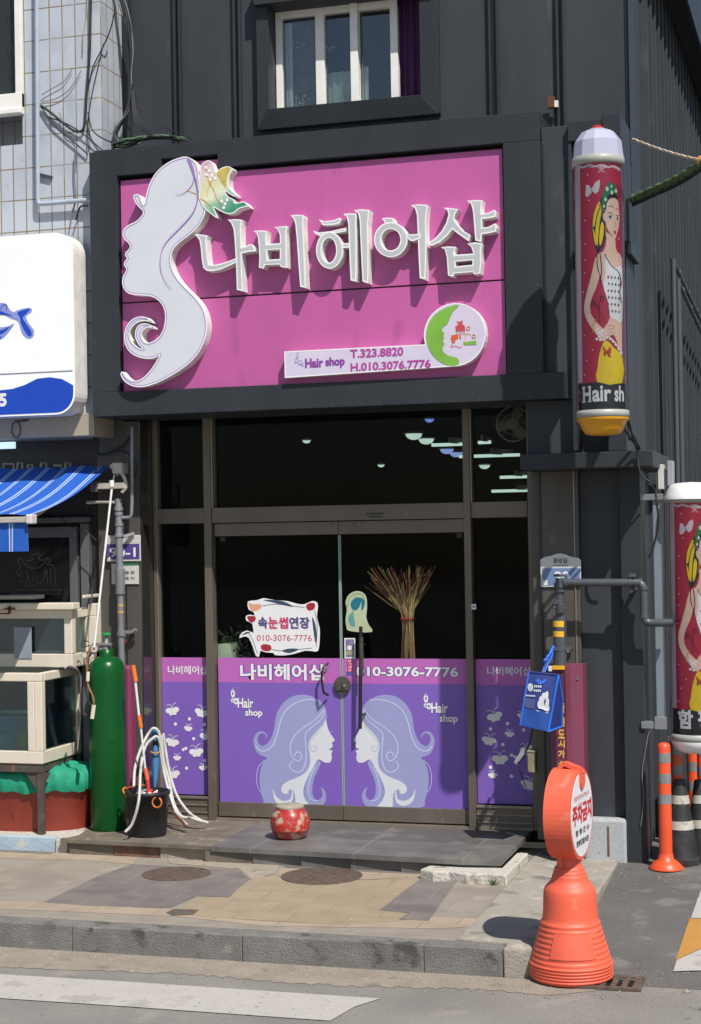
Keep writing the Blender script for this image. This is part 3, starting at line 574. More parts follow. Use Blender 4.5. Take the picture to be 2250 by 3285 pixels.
# --- door furniture
h = M(); hp = [PY(1158, 2010, -.09), PY(1156, 2338, -.09)]
h.tube([(hp[0][0], -.09, hp[0][1]), (hp[1][0], -.09, hp[1][1])], .013, BLACKM, 12); h.tube([(hp[0][0], -.09, 1.6), (hp[0][0], 0, 1.6)], .008, BLACKM); h.tube([(hp[0][0], -.09, 1.1), (hp[0][0], 0, 1.1)], .008, BLACKM)
h.tube([(hp[0][0], -.09, 1.66), (hp[0][0], -.09, 1.38)], .0155, mat('worn dark tape', (.05, .045, .04), .9, var=.5, scale=60, bump=.6), 12); h.build('handle', dr)
h = M(); hl = Z2([(1405, 200), (1385, 225), (1372, 270), (1372, 330), (1378, 380), (1388, 430), (1405, 455)]); h.tube([(*PY(x, y, -.09)[:1], -.03-.05*min(1, i, 6-i)*1.0, PY(x, y, -.09)[1]) for i, (x, y) in enumerate(hl)], .0085, mat('dark bronze handle', (.05, .03, .03), .35, .6), 10)
h.build('handle', dl)
lk = root('door_lock', (0, 0, 1.35), 'round grey lock plate clamped over the meeting edges of the glass doors', 'door lock')
a = PY(1100, 2199, -.03); b_ = PY(1068, 2199, -.03); r_ = .066; m = M(); LM = mat('grey lock metal', VV('#5c5854'), .4, .4)
m.prism([(a[0]-.006+r_*math.cos(t*.2618)*.95, a[1]+r_*math.sin(t*.2618)) for t in range(24)], -.008, -.028, LM, LM); m.box(a[0]-.048, a[0]-.008, -.04, -.028, a[1]-.035, a[1]+.035, LM); m.box(a[0]-.003, a[0]+.04, -.04, -.028, a[1]-.035, a[1]+.035, LM); m.build('plate', lk, bev=.003)
m = M(); m.prism([(a[0]+.018+.011*math.cos(t*.5236), a[1]+.011*math.sin(t*.5236)) for t in range(12)], -.04, -.05, FRAMEL, FRAMEL); m.build('cylinder', lk)
# stickers
def Z4(p): return Z(p, 1.6583, 640, 1750)
st_ = root('lash_sticker', (PY(906, 2010, -.01)[0], -.01, 1.6), 'white cut-out sticker framed by tulips with Korean lettering on the left glass door', 'sticker')
o = Z4([(258, 298), (300, 292), (330, 283), (345, 280), (400, 290), (470, 296), (520, 310), (560, 312), (600, 295), (628, 305), (630, 340), (625, 380), (640, 440), (640, 500), (632, 560), (600, 562), (560, 560), (510, 575), (450, 585), (400, 582), (395, 572), (350, 568), (325, 560), (318, 590), (300, 585), (285, 540), (262, 490), (235, 485), (212, 492), (225, 465), (255, 452), (285, 462), (278, 415), (250, 400), (248, 375), (270, 368), (295, 372), (285, 352), (262, 340)])
g = M(); g.prism(PP(cr(o, 2), -.01), -.0076, -.0095, PAPER, PAPER); g.build('backing', st_)
g = M(); RD = mat('tulip red', VV('#a32233'), .5); PCH = mat('tulip peach', VV('#dfa083'), .5); LFC = mat('tulip leaf blue', VV('#34485c'), .5)
def blob(pts, mt, y=-.0102): g.poly(PP(cr(Z4(pts), 3), -.01), y, mt)
blob([(262, 305), (285, 312), (325, 312), (328, 332), (305, 347), (275, 345)], PCH); blob([(568, 320), (590, 305), (615, 310), (612, 335), (590, 347), (575, 340)], RD); blob([(255, 378), (275, 375), (298, 378), (297, 400), (275, 410), (262, 398)], RD); blob([(330, 530), (355, 525), (382, 535), (378, 558), (350, 562), (330, 550)], RD)
for p in ([(340, 290), (400, 305), (450, 318), (500, 325), (450, 298), (400, 290)], [(600, 380), (618, 420), (625, 480), (618, 520), (608, 460)], [(440, 560), (480, 548), (530, 552), (480, 572)], [(225, 478), (250, 460), (270, 462), (245, 472)]): blob(p, LFC)
for p in ([(330, 322), (400, 312), (470, 318), (560, 330)], [(612, 345), (628, 420), (622, 540)], [(378, 550), (440, 560), (600, 545)], [(280, 410), (285, 440), (288, 465)], [(262, 465), (285, 505), (308, 575)]): g.ribbon(PP(Z4(p), -.01), .004, -.0104, LFC)
NV = mat('navy print', VV('#39357c'), .5); MG = mat('crimson print', VV('#c32c5a'), .5); GS = mat('grey print shadow', VV('#c9b9c4'), .5)
cw = [(312, 362, '속', NV), (366, 417, '눈', MG), (421, 472, '썹', MG), (477, 527, '연', NV), (532, 586, '장', NV)]
for a0, a1, ch, mt in cw: g.textpx(ch, *[Z4([(a0+4, 0)])[0][0], Z4([(a1+4, 0)])[0][0], Z4([(0, 384)])[0][1], Z4([(0, 446)])[0][1]], -.01, GS, .03, -.0101); g.textpx(ch, *[Z4([(a0, 0)])[0][0], Z4([(a1, 0)])[0][0], Z4([(0, 380)])[0][1], Z4([(0, 442)])[0][1]], -.01, mt, .03, -.0106)
g.textpx('010-3076-7776', 824, 1001, 2037, 2056, -.01, MC['crimson print'], .0, -.0105); g.build('print', st_)
cs = root('comb_sticker', (.15, -.01, 1.7), 'pale green bust-shaped sticker above the right door handle', 'sticker')
g = M(); PG = mat('pale green print', VV('#b5c09c'), .5); o = Z4([(800, 455), (782, 430), (778, 390), (785, 340), (778, 300), (795, 262), (830, 243), (865, 248), (888, 275), (892, 330), (888, 380), (900, 420), (918, 460)]); g.prism(PP(cr(o, 3), -.01), -.0076, -.0095, PG, PG); g.build('backing', cs)
g = M(); TL = mat('teal print', VV('#1c6f86'), .5); TL2 = mat('soft green print', VV('#7d9a72'), .5)
blob([(808, 300), (830, 278), (865, 280), (880, 300), (876, 330), (862, 345), (862, 300), (850, 330), (832, 345), (815, 340), (805, 320)], TL); blob([(792, 380), (808, 360), (818, 345), (822, 380), (830, 425), (812, 430), (798, 415)], mat('teal print soft', VV('#5e9a93'), .5)); g.ribbon(PP(Z4([(790, 330), (795, 285), (825, 258), (865, 262), (882, 300)]), -.01), .006, -.0102, TL2); g.build('print', cs)
bs = root('door_notice', (.13, -.012, 1.45), 'small upright picture notice with a red label on the meeting edge of the doors', 'notice')
g = M(); g.quadpx(1105, 2047, 1141, 2112, -.0078, -.0095, PAPER); g.build('backing', bs); g = M(); g.quadpx(1109, 2051, 1137, 2108, -.0096, -.0101, mat('mauve notice print', VV('#7c7392'), .6, var=.5, scale=60)); a = PY(1122, 2078, -.01); g.disc(a[0], a[1], .018, -.0106, PAPER, 14); g.quadpx(1109, 2089, 1137, 2100, -.0101, -.0105, mat('khaki notice print', VV('#a9a27c'), .6, var=.3, scale=60))
rl = Z4([(788, 605), (812, 605), (812, 672), (788, 672)]); a, c = PY(*rl[0], -.01), PY(*rl[2], -.01); g.box(a[0], c[0], -.0102, -.0076, c[1], a[1], mat('red label', VV('#c3203a'), .5))
for i, ch in enumerate('당기세요'): zt = a[1]-.004-i*(a[1]-c[1]-.004)/4; g.text(ch, a[0]+.004, c[0]-.004, zt-.017, zt, -.0107, PAPER, .02)
g.quadpx(1111, 2156, 1128, 2166, -.0076, -.0098, mat('blue label', VV('#43579c'), .5)); g.build('print', bs)
g = M(); g.quadpx(1513, 1938, 1528, 1955, -.07, -.073, PAPER); g.quadpx(1516, 1943, 1525, 1950, -.073, -.0735, mat('grey print', VV('#8a8a92'), .5)); tag(g.build('mullion_sticker'), 'tiny square white sticker on the post right of the doors', 'sticker')
# --- interior things
def lamp(kind, px, py, Y, wpx, colr, label):
    a = PY(px, py, Y); k = (Y-CAM[1])/F*1.06; ww = wpx*k
    if kind == 'dome':
        t = root('ceiling_lamp', (a[0], Y, a[1]), label, 'ceiling lamp', 'round lamps on the shop ceiling'); r = ww/2
        m = M(); m.lathe([(r*math.cos(t_*.196), -r*.72*math.sin(t_*.196)) for t_ in range(9)], 0, 0, mat('lamp glow '+colr, S(colr), emit=.85), 20, caps=False); m.build('shade', t, local=True)
        m = M(); m.lathe([(r*1.25, .0), (r*1.25, .012), (.02, .02)], 0, 0, mat('lamp rim', (.3, .33, .33), .5), 20); m.build('rim', t, local=True)
    else:
        t = root('tube_lamp', (a[0], Y, a[1]), label, 'ceiling lamp', 'tube lamps on the shop ceiling')
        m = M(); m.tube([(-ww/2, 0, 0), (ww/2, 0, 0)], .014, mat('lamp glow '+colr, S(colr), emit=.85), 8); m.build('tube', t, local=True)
        m = M(); m.obox((ww*.1, -.16, .03), (ww*.32, .16, .03), .05, .02, MC.get('lamp rim') or mat('lamp rim', (.3, .33, .33), .5)); m.build('holder', t, local=True)
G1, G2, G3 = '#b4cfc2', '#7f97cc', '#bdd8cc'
lamp('dome', 1328, 1392, 1.6, 52, G1, 'largest green-white dome lamp glowing behind the transom glass')
lamp('dome', 1368, 1408, 2.2, 48, G1, 'second dome lamp right beside the largest green-white one')
lamp('dome', 1434, 1441, 2.8, 42, G2, 'upper bluish glowing dome, a lamp reflection built solid between two tube lamps')  # this and the next two are lamp reflections built as glowing domes
lamp('dome', 1464, 1452, 3.2, 40, G2, 'lower bluish glowing dome, a lamp reflection built solid next to the tall shopfront post')
lamp('dome', 1378, 1345, 1.0, 28, '#6a80d8', 'small blue glowing dome, a lamp reflection built above the ceiling lamps')
lamp('dome', 984, 1413, 2.0, 26, G1, 'small dim dome lamp far left behind the transom glass')
lamp('dome', 1223, 1491, 2.6, 22, G1, 'small dim dome lamp lowest in the middle of the transom glass')
lamp('dome', 1555, 1492, 3.4, 34, G1, 'green-white dome lamp right of the tall shopfront post')
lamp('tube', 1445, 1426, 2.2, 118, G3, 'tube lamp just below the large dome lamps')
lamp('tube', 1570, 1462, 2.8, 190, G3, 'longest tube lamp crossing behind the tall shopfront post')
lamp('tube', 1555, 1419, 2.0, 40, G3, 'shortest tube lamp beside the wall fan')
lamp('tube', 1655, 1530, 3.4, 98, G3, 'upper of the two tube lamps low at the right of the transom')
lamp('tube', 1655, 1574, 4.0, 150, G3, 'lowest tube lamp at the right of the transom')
fn = root('wall_fan', (PY(1648, 1360, .12)[0], .12, PY(1648, 1360, .12)[1]), 'round wall fan half hidden behind the glass beside the corner', 'fan')
m = M(); ring = [(.125*math.cos(t*.2618), 0, .125*math.sin(t*.2618)) for t in range(25)]; m.tube(ring, .006, FRAMEL, 6); m.tube([(v[0]*.6, -.02, v[2]*.6) for v in ring], .002, FRAMEL, 5)
for t in range(0, 24, 3): m.tube([(0, -.05, 0), ring[t]], .002, FRAMEL, 5)
m.build('cage', fn, local=True); m = M(); HB = mat('brown fan motor', (.22, .15, .11), .6); m.prism([(.045*math.cos(t*.5236), .045*math.sin(t*.5236)) for t in range(12)], .06, -.03, HB, HB); m.build('hub', fn, local=True)
m = M(); BL_ = mat('smoky fan blade', (.1, .09, .07), .4)
for k in range(3):
    a0 = k*2.094+.5; m.poly(cr([(.03*math.cos(a0), .03*math.sin(a0)), (.11*math.cos(a0+.3), .11*math.sin(a0+.3)), (.115*math.cos(a0+1), .115*math.sin(a0+1)), (.04*math.cos(a0+1.3), .04*math.sin(a0+1.3))], 3), -.01, BL_)
m.build('blade', fn, local=True)
# bead curtain
bc = root('string_curtain', (PY(1307, 2113, .09)[0], .09, 1.45), 'red, brown and cream string curtain tied to a waist behind the right door', 'curtain')
m = M(); cols = [mat('cream string', (.88, .70, .32), .6), mat('brown string', (.26, .10, .06), .6), mat('red string', (.45, .09, .06), .6), mat('gold string', (.66, .46, .2), .6)]
for i in range(120):
    u_ = random.uniform(-1, 1); yy = .09+random.uniform(-.035, .035); top = PY(1283+u_*100+random.gauss(0, 9), 1850+random.uniform(-38, 30), .09); wst = PY(1309+u_*15, 1985, .09); bot = PY(1310+u_*23, 2150, .09); mid = (wst[0]+(top[0]-wst[0])*.36, wst[1]+(top[1]-wst[1])*.5-.012)
    path = cr([(*top, 0), (*mid, 0), (*wst, 0), (*bot, 0)], 7, False); k = random.randrange(4); c0 = 0
    seg = []
    for j, p in enumerate(path):
        seg.append((p[0], yy, p[1]))
        if len(seg) > 1 and (random.random() < .45 or j == len(path)-1):
            m.tube(seg, random.choice([.0022, .0028, .0036]), cols[random.choice([1, 1, 2, 2, 3, 0]) if j < 7 else random.choice([0, 0, 0, 1, 3, 3, 2])], 4, False); seg = [seg[-1]]  # darker colours on top, paler below: shade and sunlight put into the strings
m.build('strings', bc); m = M(); a = PY(1307, 1985, .09); m.tube([(a[0]+0.042*math.cos(t*.5236), .09+.04*math.sin(t*.5236), a[1]) for t in range(13)], .013, cols[2], 6); m.build('tie_band', bc)
# plant inside
pl = root('potted_plant', (PY(732, 2110, .1)[0], .3, 1.3), 'white square pot with a leafy green plant inside the left door glass', 'potted plant')
m = M(); PW = mat('pale green white pot', VV('#c7d3b8', .75), .6); a = PY(708, 2065, .1); b2 = PY(745, 2065, .1); c = PY(758, 2130, .1); d = PY(700, 2130, .1)
m.add([(a[0], .06, a[1]), (b2[0], .06, a[1]), (c[0], .05, c[1]), (d[0], .05, c[1]), (a[0], .2, a[1]), (b2[0], .2, a[1]), (c[0], .2, c[1]), (d[0], .2, c[1])], [(0, 1, 2, 3), (1, 5, 6, 2), (4, 5, 1, 0), (0, 3, 7, 4), (4, 7, 6, 5)], PW); m.build('pot', pl)
m = M(); LG = mat('dim leaf', (.05, .09, .045), .6, var=.4, scale=20)
for i in range(90):
    cx = PY(random.gauss(790, 28), random.gauss(2075, 28), .1) if i > 25 else PY(random.gauss(722, 12), random.gauss(2050, 14), .1); yy = .12+random.uniform(-.06, .08); a_ = random.uniform(0, 6.28); l = random.uniform(.03, .07)
    ux, uz = math.cos(a_), math.sin(a_); m.add([(cx[0], yy, cx[1]), (cx[0]+ux*l*.5-uz*l*.15, yy+.01, cx[1]+uz*l*.5+ux*l*.15), (cx[0]+ux*l, yy-.01, cx[1]+uz*l), (cx[0]+ux*l*.5+uz*l*.15, yy, cx[1]+uz*l*.5-ux*l*.15)], [(0, 1, 2, 3)], LG)
m.build('leaves', pl)
# ================================================================== SHOP SIGN
SG = root('shop_sign', (0, -.64, 3.46), 'large magenta sign panel with raised white Korean letters and a woman in profile', 'sign')
pz = PY(1600, 899, -.64)[1]
p = M(); p.box(bx0+.012, bx1-.012, -.64, -.57, bz0, pz-.006, PURP); p.box(bx0+.012, bx1-.012, -.64, -.57, pz+.006, bz1-.03, PURP); p.box(n0+.01, n1-.01, -.6395, -.565, bz1-.029, 5.07, PURP); p.box(bx0, bx1, -.62, -.56, pz-.006, pz+.006, BLACKM); p.build('panel', SG)
def A4(p): return Z(p, 2.4492, 350, 450)
def A5(p): return Z(p, 1.5608, 600, 620)
LF = -.735
sil = A4([(600, 128), (550, 138), (495, 158), (440, 190), (390, 232), (350, 282), (318, 345), (298, 410), (285, 465), (275, 505), (262, 490), (245, 440), (228, 424), (200, 428), (192, 448), (208, 490), (240, 530), (268, 560), (255, 595), (215, 635), (160, 662), (122, 692), (106, 730), (120, 775), (152, 808), (165, 832), (155, 858), (132, 880), (128, 905), (142, 930), (122, 955), (120, 985), (136, 1008), (130, 1035), (112, 1065), (104, 1105), (112, 1155), (145, 1198), (200, 1216), (280, 1220), (340, 1230), (392, 1262), (424, 1305), (440, 1360), (440, 1420), (425, 1490), (390, 1548), (345, 1580), (300, 1590), (268, 1570), (255, 1528), (272, 1490), (310, 1470), (352, 1480), (335, 1458), (290, 1438), (240, 1448), (210, 1490), (206, 1545), (228, 1598), (262, 1638), (220, 1622), (178, 1580), (162, 1520), (188, 1462), (235, 1427), (290, 1420), (334, 1432), (300, 1394), (250, 1384), (190, 1402), (142, 1455), (120, 1530), (130, 1610), (168, 1668), (230, 1704), (300, 1716), (360, 1710), (395, 1690), (370, 1740), (325, 1808), (275, 1860), (225, 1888), (170, 1882), (130, 1850), (106, 1818), (92, 1832), (102, 1868), (138, 1908), (200, 1936), (270, 1938), (350, 1917), (430, 1882), (520, 1832), (610, 1770), (690, 1690), (742, 1600), (768, 1500), (768, 1420), (745, 1330), (690, 1245), (620, 1175), (555, 1105), (510, 1035), (488, 965), (490, 900), (515, 845), (565, 795), (635, 742), (695, 685), (740, 615), (758, 550), (752, 490), (735, 440), (715, 395), (704, 330), (708, 260), (690, 190), (650, 145)])
f_ = M(); RIM = mat('sign rim white', (.82, .82, .82), .4, var=.02)
f_.prism(PP(cr(sil, 3), LF), -.641, LF, WHITES, WHITE, [(.008, RIM), (.007, LILAC)])
LILD = mat('lilac line deep', VV('#9b7cc0'), .5); yl = LF-.0022
for l, w0, w1 in (([(622, 140), (655, 225), (685, 320), (702, 420), (690, 505), (650, 590), (560, 690), (480, 770), (425, 850), (405, 950), (415, 1040), (450, 1120), (490, 1170)], .012, .003), ([(640, 160), (672, 260), (655, 350), (612, 400), (570, 425), (525, 430)], .009, .002)):
    f_.ribbon(PP(A4(l), LF), w0, yl-.0003*len(l), LILD, w1)
f_.ribbon(PP(A4([(615, 395), (670, 415), (715, 440)]), LF), .006, yl-.0001, mat('amber line', VV('#d8a860'), .5))
f_.build('woman_profile', SG)
wing = A4([(718, 245), (716, 215), (735, 182), (775, 158), (805, 168), (828, 210), (842, 250), (880, 218), (930, 204), (962, 214), (975, 232), (952, 268), (940, 320), (944, 368), (972, 402), (1004, 432), (975, 438), (925, 405), (915, 412), (935, 442), (978, 462), (990, 490), (1030, 486), (1060, 480), (1082, 498), (1102, 525), (1075, 522), (1020, 540), (975, 574), (920, 576), (860, 548), (824, 528), (842, 575), (852, 612), (818, 592), (780, 560), (745, 532), (722, 488), (705, 440), (712, 380), (706, 300)])
wm = bpy.data.materials.new('iridescent butterfly print'); wm.use_nodes = True; N = wm.node_tree.nodes; L = wm.node_tree.links
ge = N.new('ShaderNodeNewGeometry'); mp = N.new('ShaderNodeMapping'); wc = PP(A4([(760, 160)]), LF)[0]
sp = N.new('ShaderNodeSeparateXYZ'); L.new(ge.outputs['Position'], sp.inputs[0]); mm = N.new('ShaderNodeMath'); mm.operation = 'MULTIPLY_ADD'; mm.inputs[1].default_value = .5; L.new(sp.outputs[0], mm.inputs[0]); nz = N.new('ShaderNodeMath'); nz.operation = 'SUBTRACT'; L.new(sp.outputs[2], nz.inputs[1]); L.new(mm.outputs[0], nz.inputs[0]); 
noi = N.new('ShaderNodeTexNoise'); noi.inputs['Scale'].default_value = 14; L.new(ge.outputs['Position'], noi.inputs[0]); m2 = N.new('ShaderNodeMath'); m2.operation = 'MULTIPLY_ADD'; m2.inputs[1].default_value = .12; L.new(noi.outputs[0], m2.inputs[0]); L.new(nz.outputs[0], m2.inputs[2])
v0 = wc[0]*.5-wc[1]; mr = N.new('ShaderNodeMapRange'); mr.inputs[1].default_value = v0+.06; mr.inputs[2].default_value = v0+.52; L.new(m2.outputs[0], mr.inputs[0])
rp = N.new('ShaderNodeValToRGB'); L.new(mr.outputs[0], rp.inputs[0]); e_ = rp.color_ramp.elements
e_[0].position = 0; e_[0].color = (*VV('#c79bb8'), 1); e_[1].position = 1; e_[1].color = (*VV('#2f8f6c'), 1)
for ps, cc in ((.22, '#e0cfd0'), (.42, '#d9d8a8'), (.6, '#e3e5c9'), (.78, '#8fc0a0')): q = e_.new(ps); q.color = (*VV(cc), 1)
mm.inputs[2].default_value = 0; L.new(rp.outputs[0], N['Principled BSDF'].inputs['Base Color']); N['Principled BSDF'].inputs['Roughness'].default_value = .4
b_ = M(); b_.prism(PP(cr(wing, 3), LF-.004), -.641, LF-.004, WHITES, wm, [(.007, RIM)])
b_.poly(PP(cr(A4([(852, 255), (890, 222), (935, 212), (955, 225), (938, 265), (925, 330), (925, 375), (900, 350), (870, 300)]), 3), LF), LF-.0056, mat('olive gold print', VV('#c9b45f'), .4, var=.25, scale=18))
AMB = MC['amber line']
for l in ([(770, 180), (775, 260), (790, 330), (830, 400), (850, 460), (900, 520)], [(835, 270), (810, 320), (780, 390), (770, 450)], [(720, 460), (760, 480), (800, 520)]): b_.ribbon(PP(A4(l), LF), .009, LF-.0062, AMB, .003)
for x, y in ((765, 215), (790, 240), (770, 270), (815, 280), (800, 310), (835, 300), (890, 480), (915, 500), (930, 470), (905, 530)): a = PP(A4([(x, y)]), LF)[0]; b_.disc(a[0], a[1], .012, LF-.0066, RIM, 10)
b_.build('butterfly', SG)
def stroke_letter(name, polys, zf):
    g = M()
    for k, pl_ in enumerate(polys):
        hole = None
        if isinstance(pl_, tuple): pl_, hole = pl_
        o = PP(zf(pl_), LF); yf = LF-.0011*(k % 3)
        if hole is None: g.prism(o, -.641, yf, WHITES, GREYF, [(.0095, RIM)])
        else:
            h = PP(zf(hole), LF); kk = len(h); vs = [(x, -.641, z) for x, z in h]+[(x, yf, z) for x, z in h]
            g.add(vs, [(i, (i+1) % kk, (i+1) % kk+kk, i+kk) for i in range(kk)], WHITES)
            kk = len(o); vs = [(x, -.641, z) for x, z in o]+[(x, yf, z) for x, z in o]; g.add(vs, [(i, (i+1) % kk, (i+1) % kk+kk, i+kk) for i in range(kk)], WHITES)
            g.poly(o, yf, RIM, [h]); g.poly(inset2(o, .0095), yf-.001, GREYF, [inset2(h, -.0095)])
    g.build('letter', SG)
def ell(cx, cy, rx, ry, n=28, rot=0): return [(cx+rx*math.cos(t)*math.cos(rot)-ry*math.sin(t)*math.sin(rot), cy+rx*math.cos(t)*math.sin(rot)+ry*math.sin(t)*math.cos(rot)) for t in [2*math.pi*i/n for i in range(n)]]
stroke_letter('na', [[(672, 742), (690, 756), (712, 785), (722, 850), (730, 940), (742, 1002), (770, 1026), (815, 1028), (880, 1015), (950, 985), (1010, 955), (1010, 922), (950, 945), (880, 968), (820, 980), (785, 975), (776, 930), (770, 850), (768, 775), (776, 748), (735, 742), (695, 735)],
    [(935, 624), (962, 652), (980, 700), (988, 780), (994, 880), (1000, 1000), (1006, 1175), (1055, 1186), (1050, 1120), (1047, 1020), (1044, 890), (1095, 878), (1150, 872), (1146, 845), (1125, 818), (1105, 816), (1080, 832), (1042, 840), (1040, 760), (1038, 690), (1044, 645), (1050, 625), (1000, 620)]], A4)
stroke_letter('bi', [([(1135, 712), (1160, 730), (1172, 770), (1178, 850), (1182, 930), (1178, 1000), (1215, 1008), (1222, 995), (1226, 980), (1340, 975), (1350, 995), (1385, 1000), (1400, 1000), (1398, 900), (1396, 800), (1396, 720), (1404, 685), (1395, 674), (1300, 682), (1325, 700), (1342, 740), (1345, 800), (1342, 808), (1240, 815), (1238, 780), (1240, 735), (1245, 712), (1190, 708)], [(1243, 862), (1343, 856), (1343, 932), (1246, 938)]),
    [(1425, 590), (1450, 610), (1465, 660), (1475, 760), (1485, 900), (1495, 1040), (1503, 1150), (1548, 1160), (1545, 1050), (1538, 900), (1532, 760), (1528, 660), (1530, 605), (1528, 588), (1470, 585)]], A4)
stroke_letter('he', [[(660, 130), (690, 140), (735, 135), (765, 122), (776, 128), (765, 150), (735, 158), (700, 160), (680, 160), (672, 145)],
    [(632, 186), (660, 196), (720, 190), (770, 178), (798, 172), (796, 190), (760, 198), (700, 205), (665, 215), (652, 208), (640, 200)],
    (ell(715, 285, 68, 93, 30), ell(712, 285, 36, 62, 30)),
    [(772, 252), (815, 248), (815, 272), (775, 275)],
    [(783, 104), (800, 118), (808, 150), (812, 250), (816, 350), (820, 436), (848, 442), (850, 400), (850, 280), (848, 160), (850, 120), (848, 102), (810, 100)],
    [(836, 86), (858, 100), (866, 140), (870, 240), (875, 350), (880, 442), (908, 450), (910, 400), (910, 280), (908, 160), (912, 110), (915, 84), (870, 80)]], A5)
stroke_letter('eo', [[(975, 126), (988, 140), (998, 162), (1045, 162), (1040, 145), (1032, 124), (1000, 122)],
    (ell(1021, 232, 84, 88, 32), ell(1021, 232, 48, 54, 32)),
    [(1095, 202), (1125, 206), (1170, 202), (1170, 226), (1135, 240), (1118, 238), (1105, 225)],
    [(1120, 60), (1142, 74), (1152, 110), (1156, 200), (1160, 310), (1166, 424), (1194, 432), (1197, 380), (1200, 260), (1198, 140), (1202, 90), (1206, 58), (1160, 55)]], A5)
stroke_letter('syap', [[(1284, 72), (1304, 84), (1310, 105), (1300, 145), (1275, 190), (1240, 228), (1208, 248), (1225, 264), (1265, 245), (1305, 212), (1330, 180), (1360, 205), (1400, 232), (1410, 240), (1420, 208), (1385, 188), (1350, 150), (1338, 125), (1345, 100), (1360, 80), (1320, 74)],
    [(1402, 38), (1422, 50), (1432, 85), (1438, 150), (1444, 236), (1474, 244), (1478, 205), (1515, 200), (1548, 192), (1552, 170), (1545, 150), (1510, 168), (1478, 172), (1478, 128), (1520, 124), (1546, 118), (1548, 92), (1540, 82), (1510, 98), (1476, 102), (1476, 70), (1482, 36), (1440, 34)],
    ([(1272, 270), (1292, 282), (1302, 320), (1308, 412), (1335, 418), (1340, 402), (1432, 394), (1438, 406), (1470, 402), (1475, 350), (1474, 290), (1480, 250), (1440, 246), (1405, 252), (1425, 270), (1434, 300), (1434, 302), (1340, 308), (1340, 290), (1348, 268), (1310, 266)], [(1345, 342), (1430, 335), (1430, 358), (1347, 366)])], A5)
# plaque
pq = root('phone_plaque', (1, -.66, 3.5), 'white phone number plaque with a round green salon emblem at its right end', 'plaque', None)
a, b2 = PP(A5([(488, 792)]), -.72)[0], PP(A5([(488, 925)]), -.72)[0]; c = PP(A5([(1341, 708)]), -.72)[0]; r_ = .213; z1_, z0_ = a[1], b2[1]
th0 = math.asin((z1_-c[1])/r_); outl = [(a[0], z0_), (c[0], z0_)] if False else None
pts = [(a[0], z1_), (a[0], z0_), (c[0]+.02, c[1]-r_*.995)]
for i in range(1, 25):
    t = -math.pi/2+.1+(math.pi*1.5+th0*0-.1+abs(th0)*0)*i/24*1.0
    t_end = math.pi-th0 if th0 > 0 else math.pi-th0
    t = -math.pi/2+.1+(t_end+math.pi/2-.1)*i/24; pts.append((c[0]+r_*math.cos(t), c[1]+r_*math.sin(t)))
g = M(); PQ = mat('pale lilac acrylic', VV('#d4cbe0'), .4, var=.03); g.prism(pts, -.641, -.72, WHITES, PQ, [(.008, RIM)]); g.build('plate', pq)
g = M(); VT = mat('violet print', VV('#8a3d9c'), .5); VT2 = mat('magenta print', VV('#b0409a'), .5); PG2 = mat('leaf green print', VV('#7cb342'), .5)
zl = lambda x, yt, yb: (PP(A5([(x, yt)]), -.72)[0], PP(A5([(x, yb)]), -.72)[0])
def pt(body, xl, xr, yt, yb, mt, off): 
    a, b2 = zl(xl, yt, yb); c2 = PP(A5([(xr, yb)]), -.72)[0]; g.text(body, a[0], c2[0], b2[1], a[1], -.7225, mt, off)
pt('Hair', 592, 684, 828, 875, VT, .04); pt('shop', 694, 792, 822, 878, VT, .04); pt('T.323.8820', 818, 1085, 783, 826, VT2, .03); pt('H.010.3076.7776', 820, 1222, 850, 893, VT2, .03)
for x, y, rx, rz in ((555, 812, .009, .022), (548, 840, .012, .016), (568, 848, .014, .018), (580, 858, .009, .012)): q = PP(A5([(x, y)]), -.72)[0]; g.poly(ell(q[0], q[1], rx, rz, 14), -.7222, MC['lilac line']); g.poly(ell(q[0], q[1], rx*.6, rz*.6, 12), -.7228, PQ)
gp = PP(A5([(1365, 558), (1300, 572), (1240, 610), (1208, 660), (1198, 720), (1215, 785), (1255, 835), (1310, 862), (1362, 856), (1355, 825), (1315, 815), (1285, 795), (1282, 770), (1292, 752), (1280, 742), (1290, 725), (1282, 712), (1292, 700), (1278, 690), (1285, 668), (1305, 655), (1320, 620), (1335, 590)]), -.72)
g.poly(cr(gp, 2), -.7224, PG2)
rd2 = mat('coral print', VV('#c94a55'), .5); og = mat('orange print', VV('#d9602c'), .5); am = mat('amber print', VV('#d9a052'), .5)
def shp(pts, mt): g.poly(PP(A5(pts), -.72), -.7226, mt)
shp([(1348, 690), (1345, 668), (1362, 655), (1350, 640), (1368, 645), (1382, 632), (1380, 655), (1392, 665), (1395, 688)], VT2 if False else rd2)
for i in range(5): shp([(1347+i*10, 690), (1352+i*10, 690), (1350+i*10, 706)], rd2)
shp([(1325, 712), (1358, 705), (1360, 728), (1342, 735), (1345, 748), (1330, 750), (1322, 730)], og); shp([(1364, 705), (1372, 704), (1374, 728), (1366, 729)], og)
g.ribbon(PP(A5([(1332, 750), (1322, 770), (1345, 765), (1365, 772), (1378, 770)]), -.72), .004, -.7226, og)
for x, y in ((1410, 675), (1438, 715)): q = PP(A5([(x, y)]), -.72)[0]; g.tube([(q[0]+.012*math.cos(t*.785), -.723, q[1]+.012*math.sin(t*.785)) for t in range(9)], .002, am, 5)
g.ribbon(PP(A5([(1378, 702), (1425, 708)]), -.72), .004, -.7227, am, smooth=False); g.ribbon(PP(A5([(1388, 745), (1405, 690)]), -.72), .004, -.7228, am, smooth=False); shp([(1385, 745), (1450, 738), (1450, 758), (1388, 760)], PG2)
g.build('print', pq)
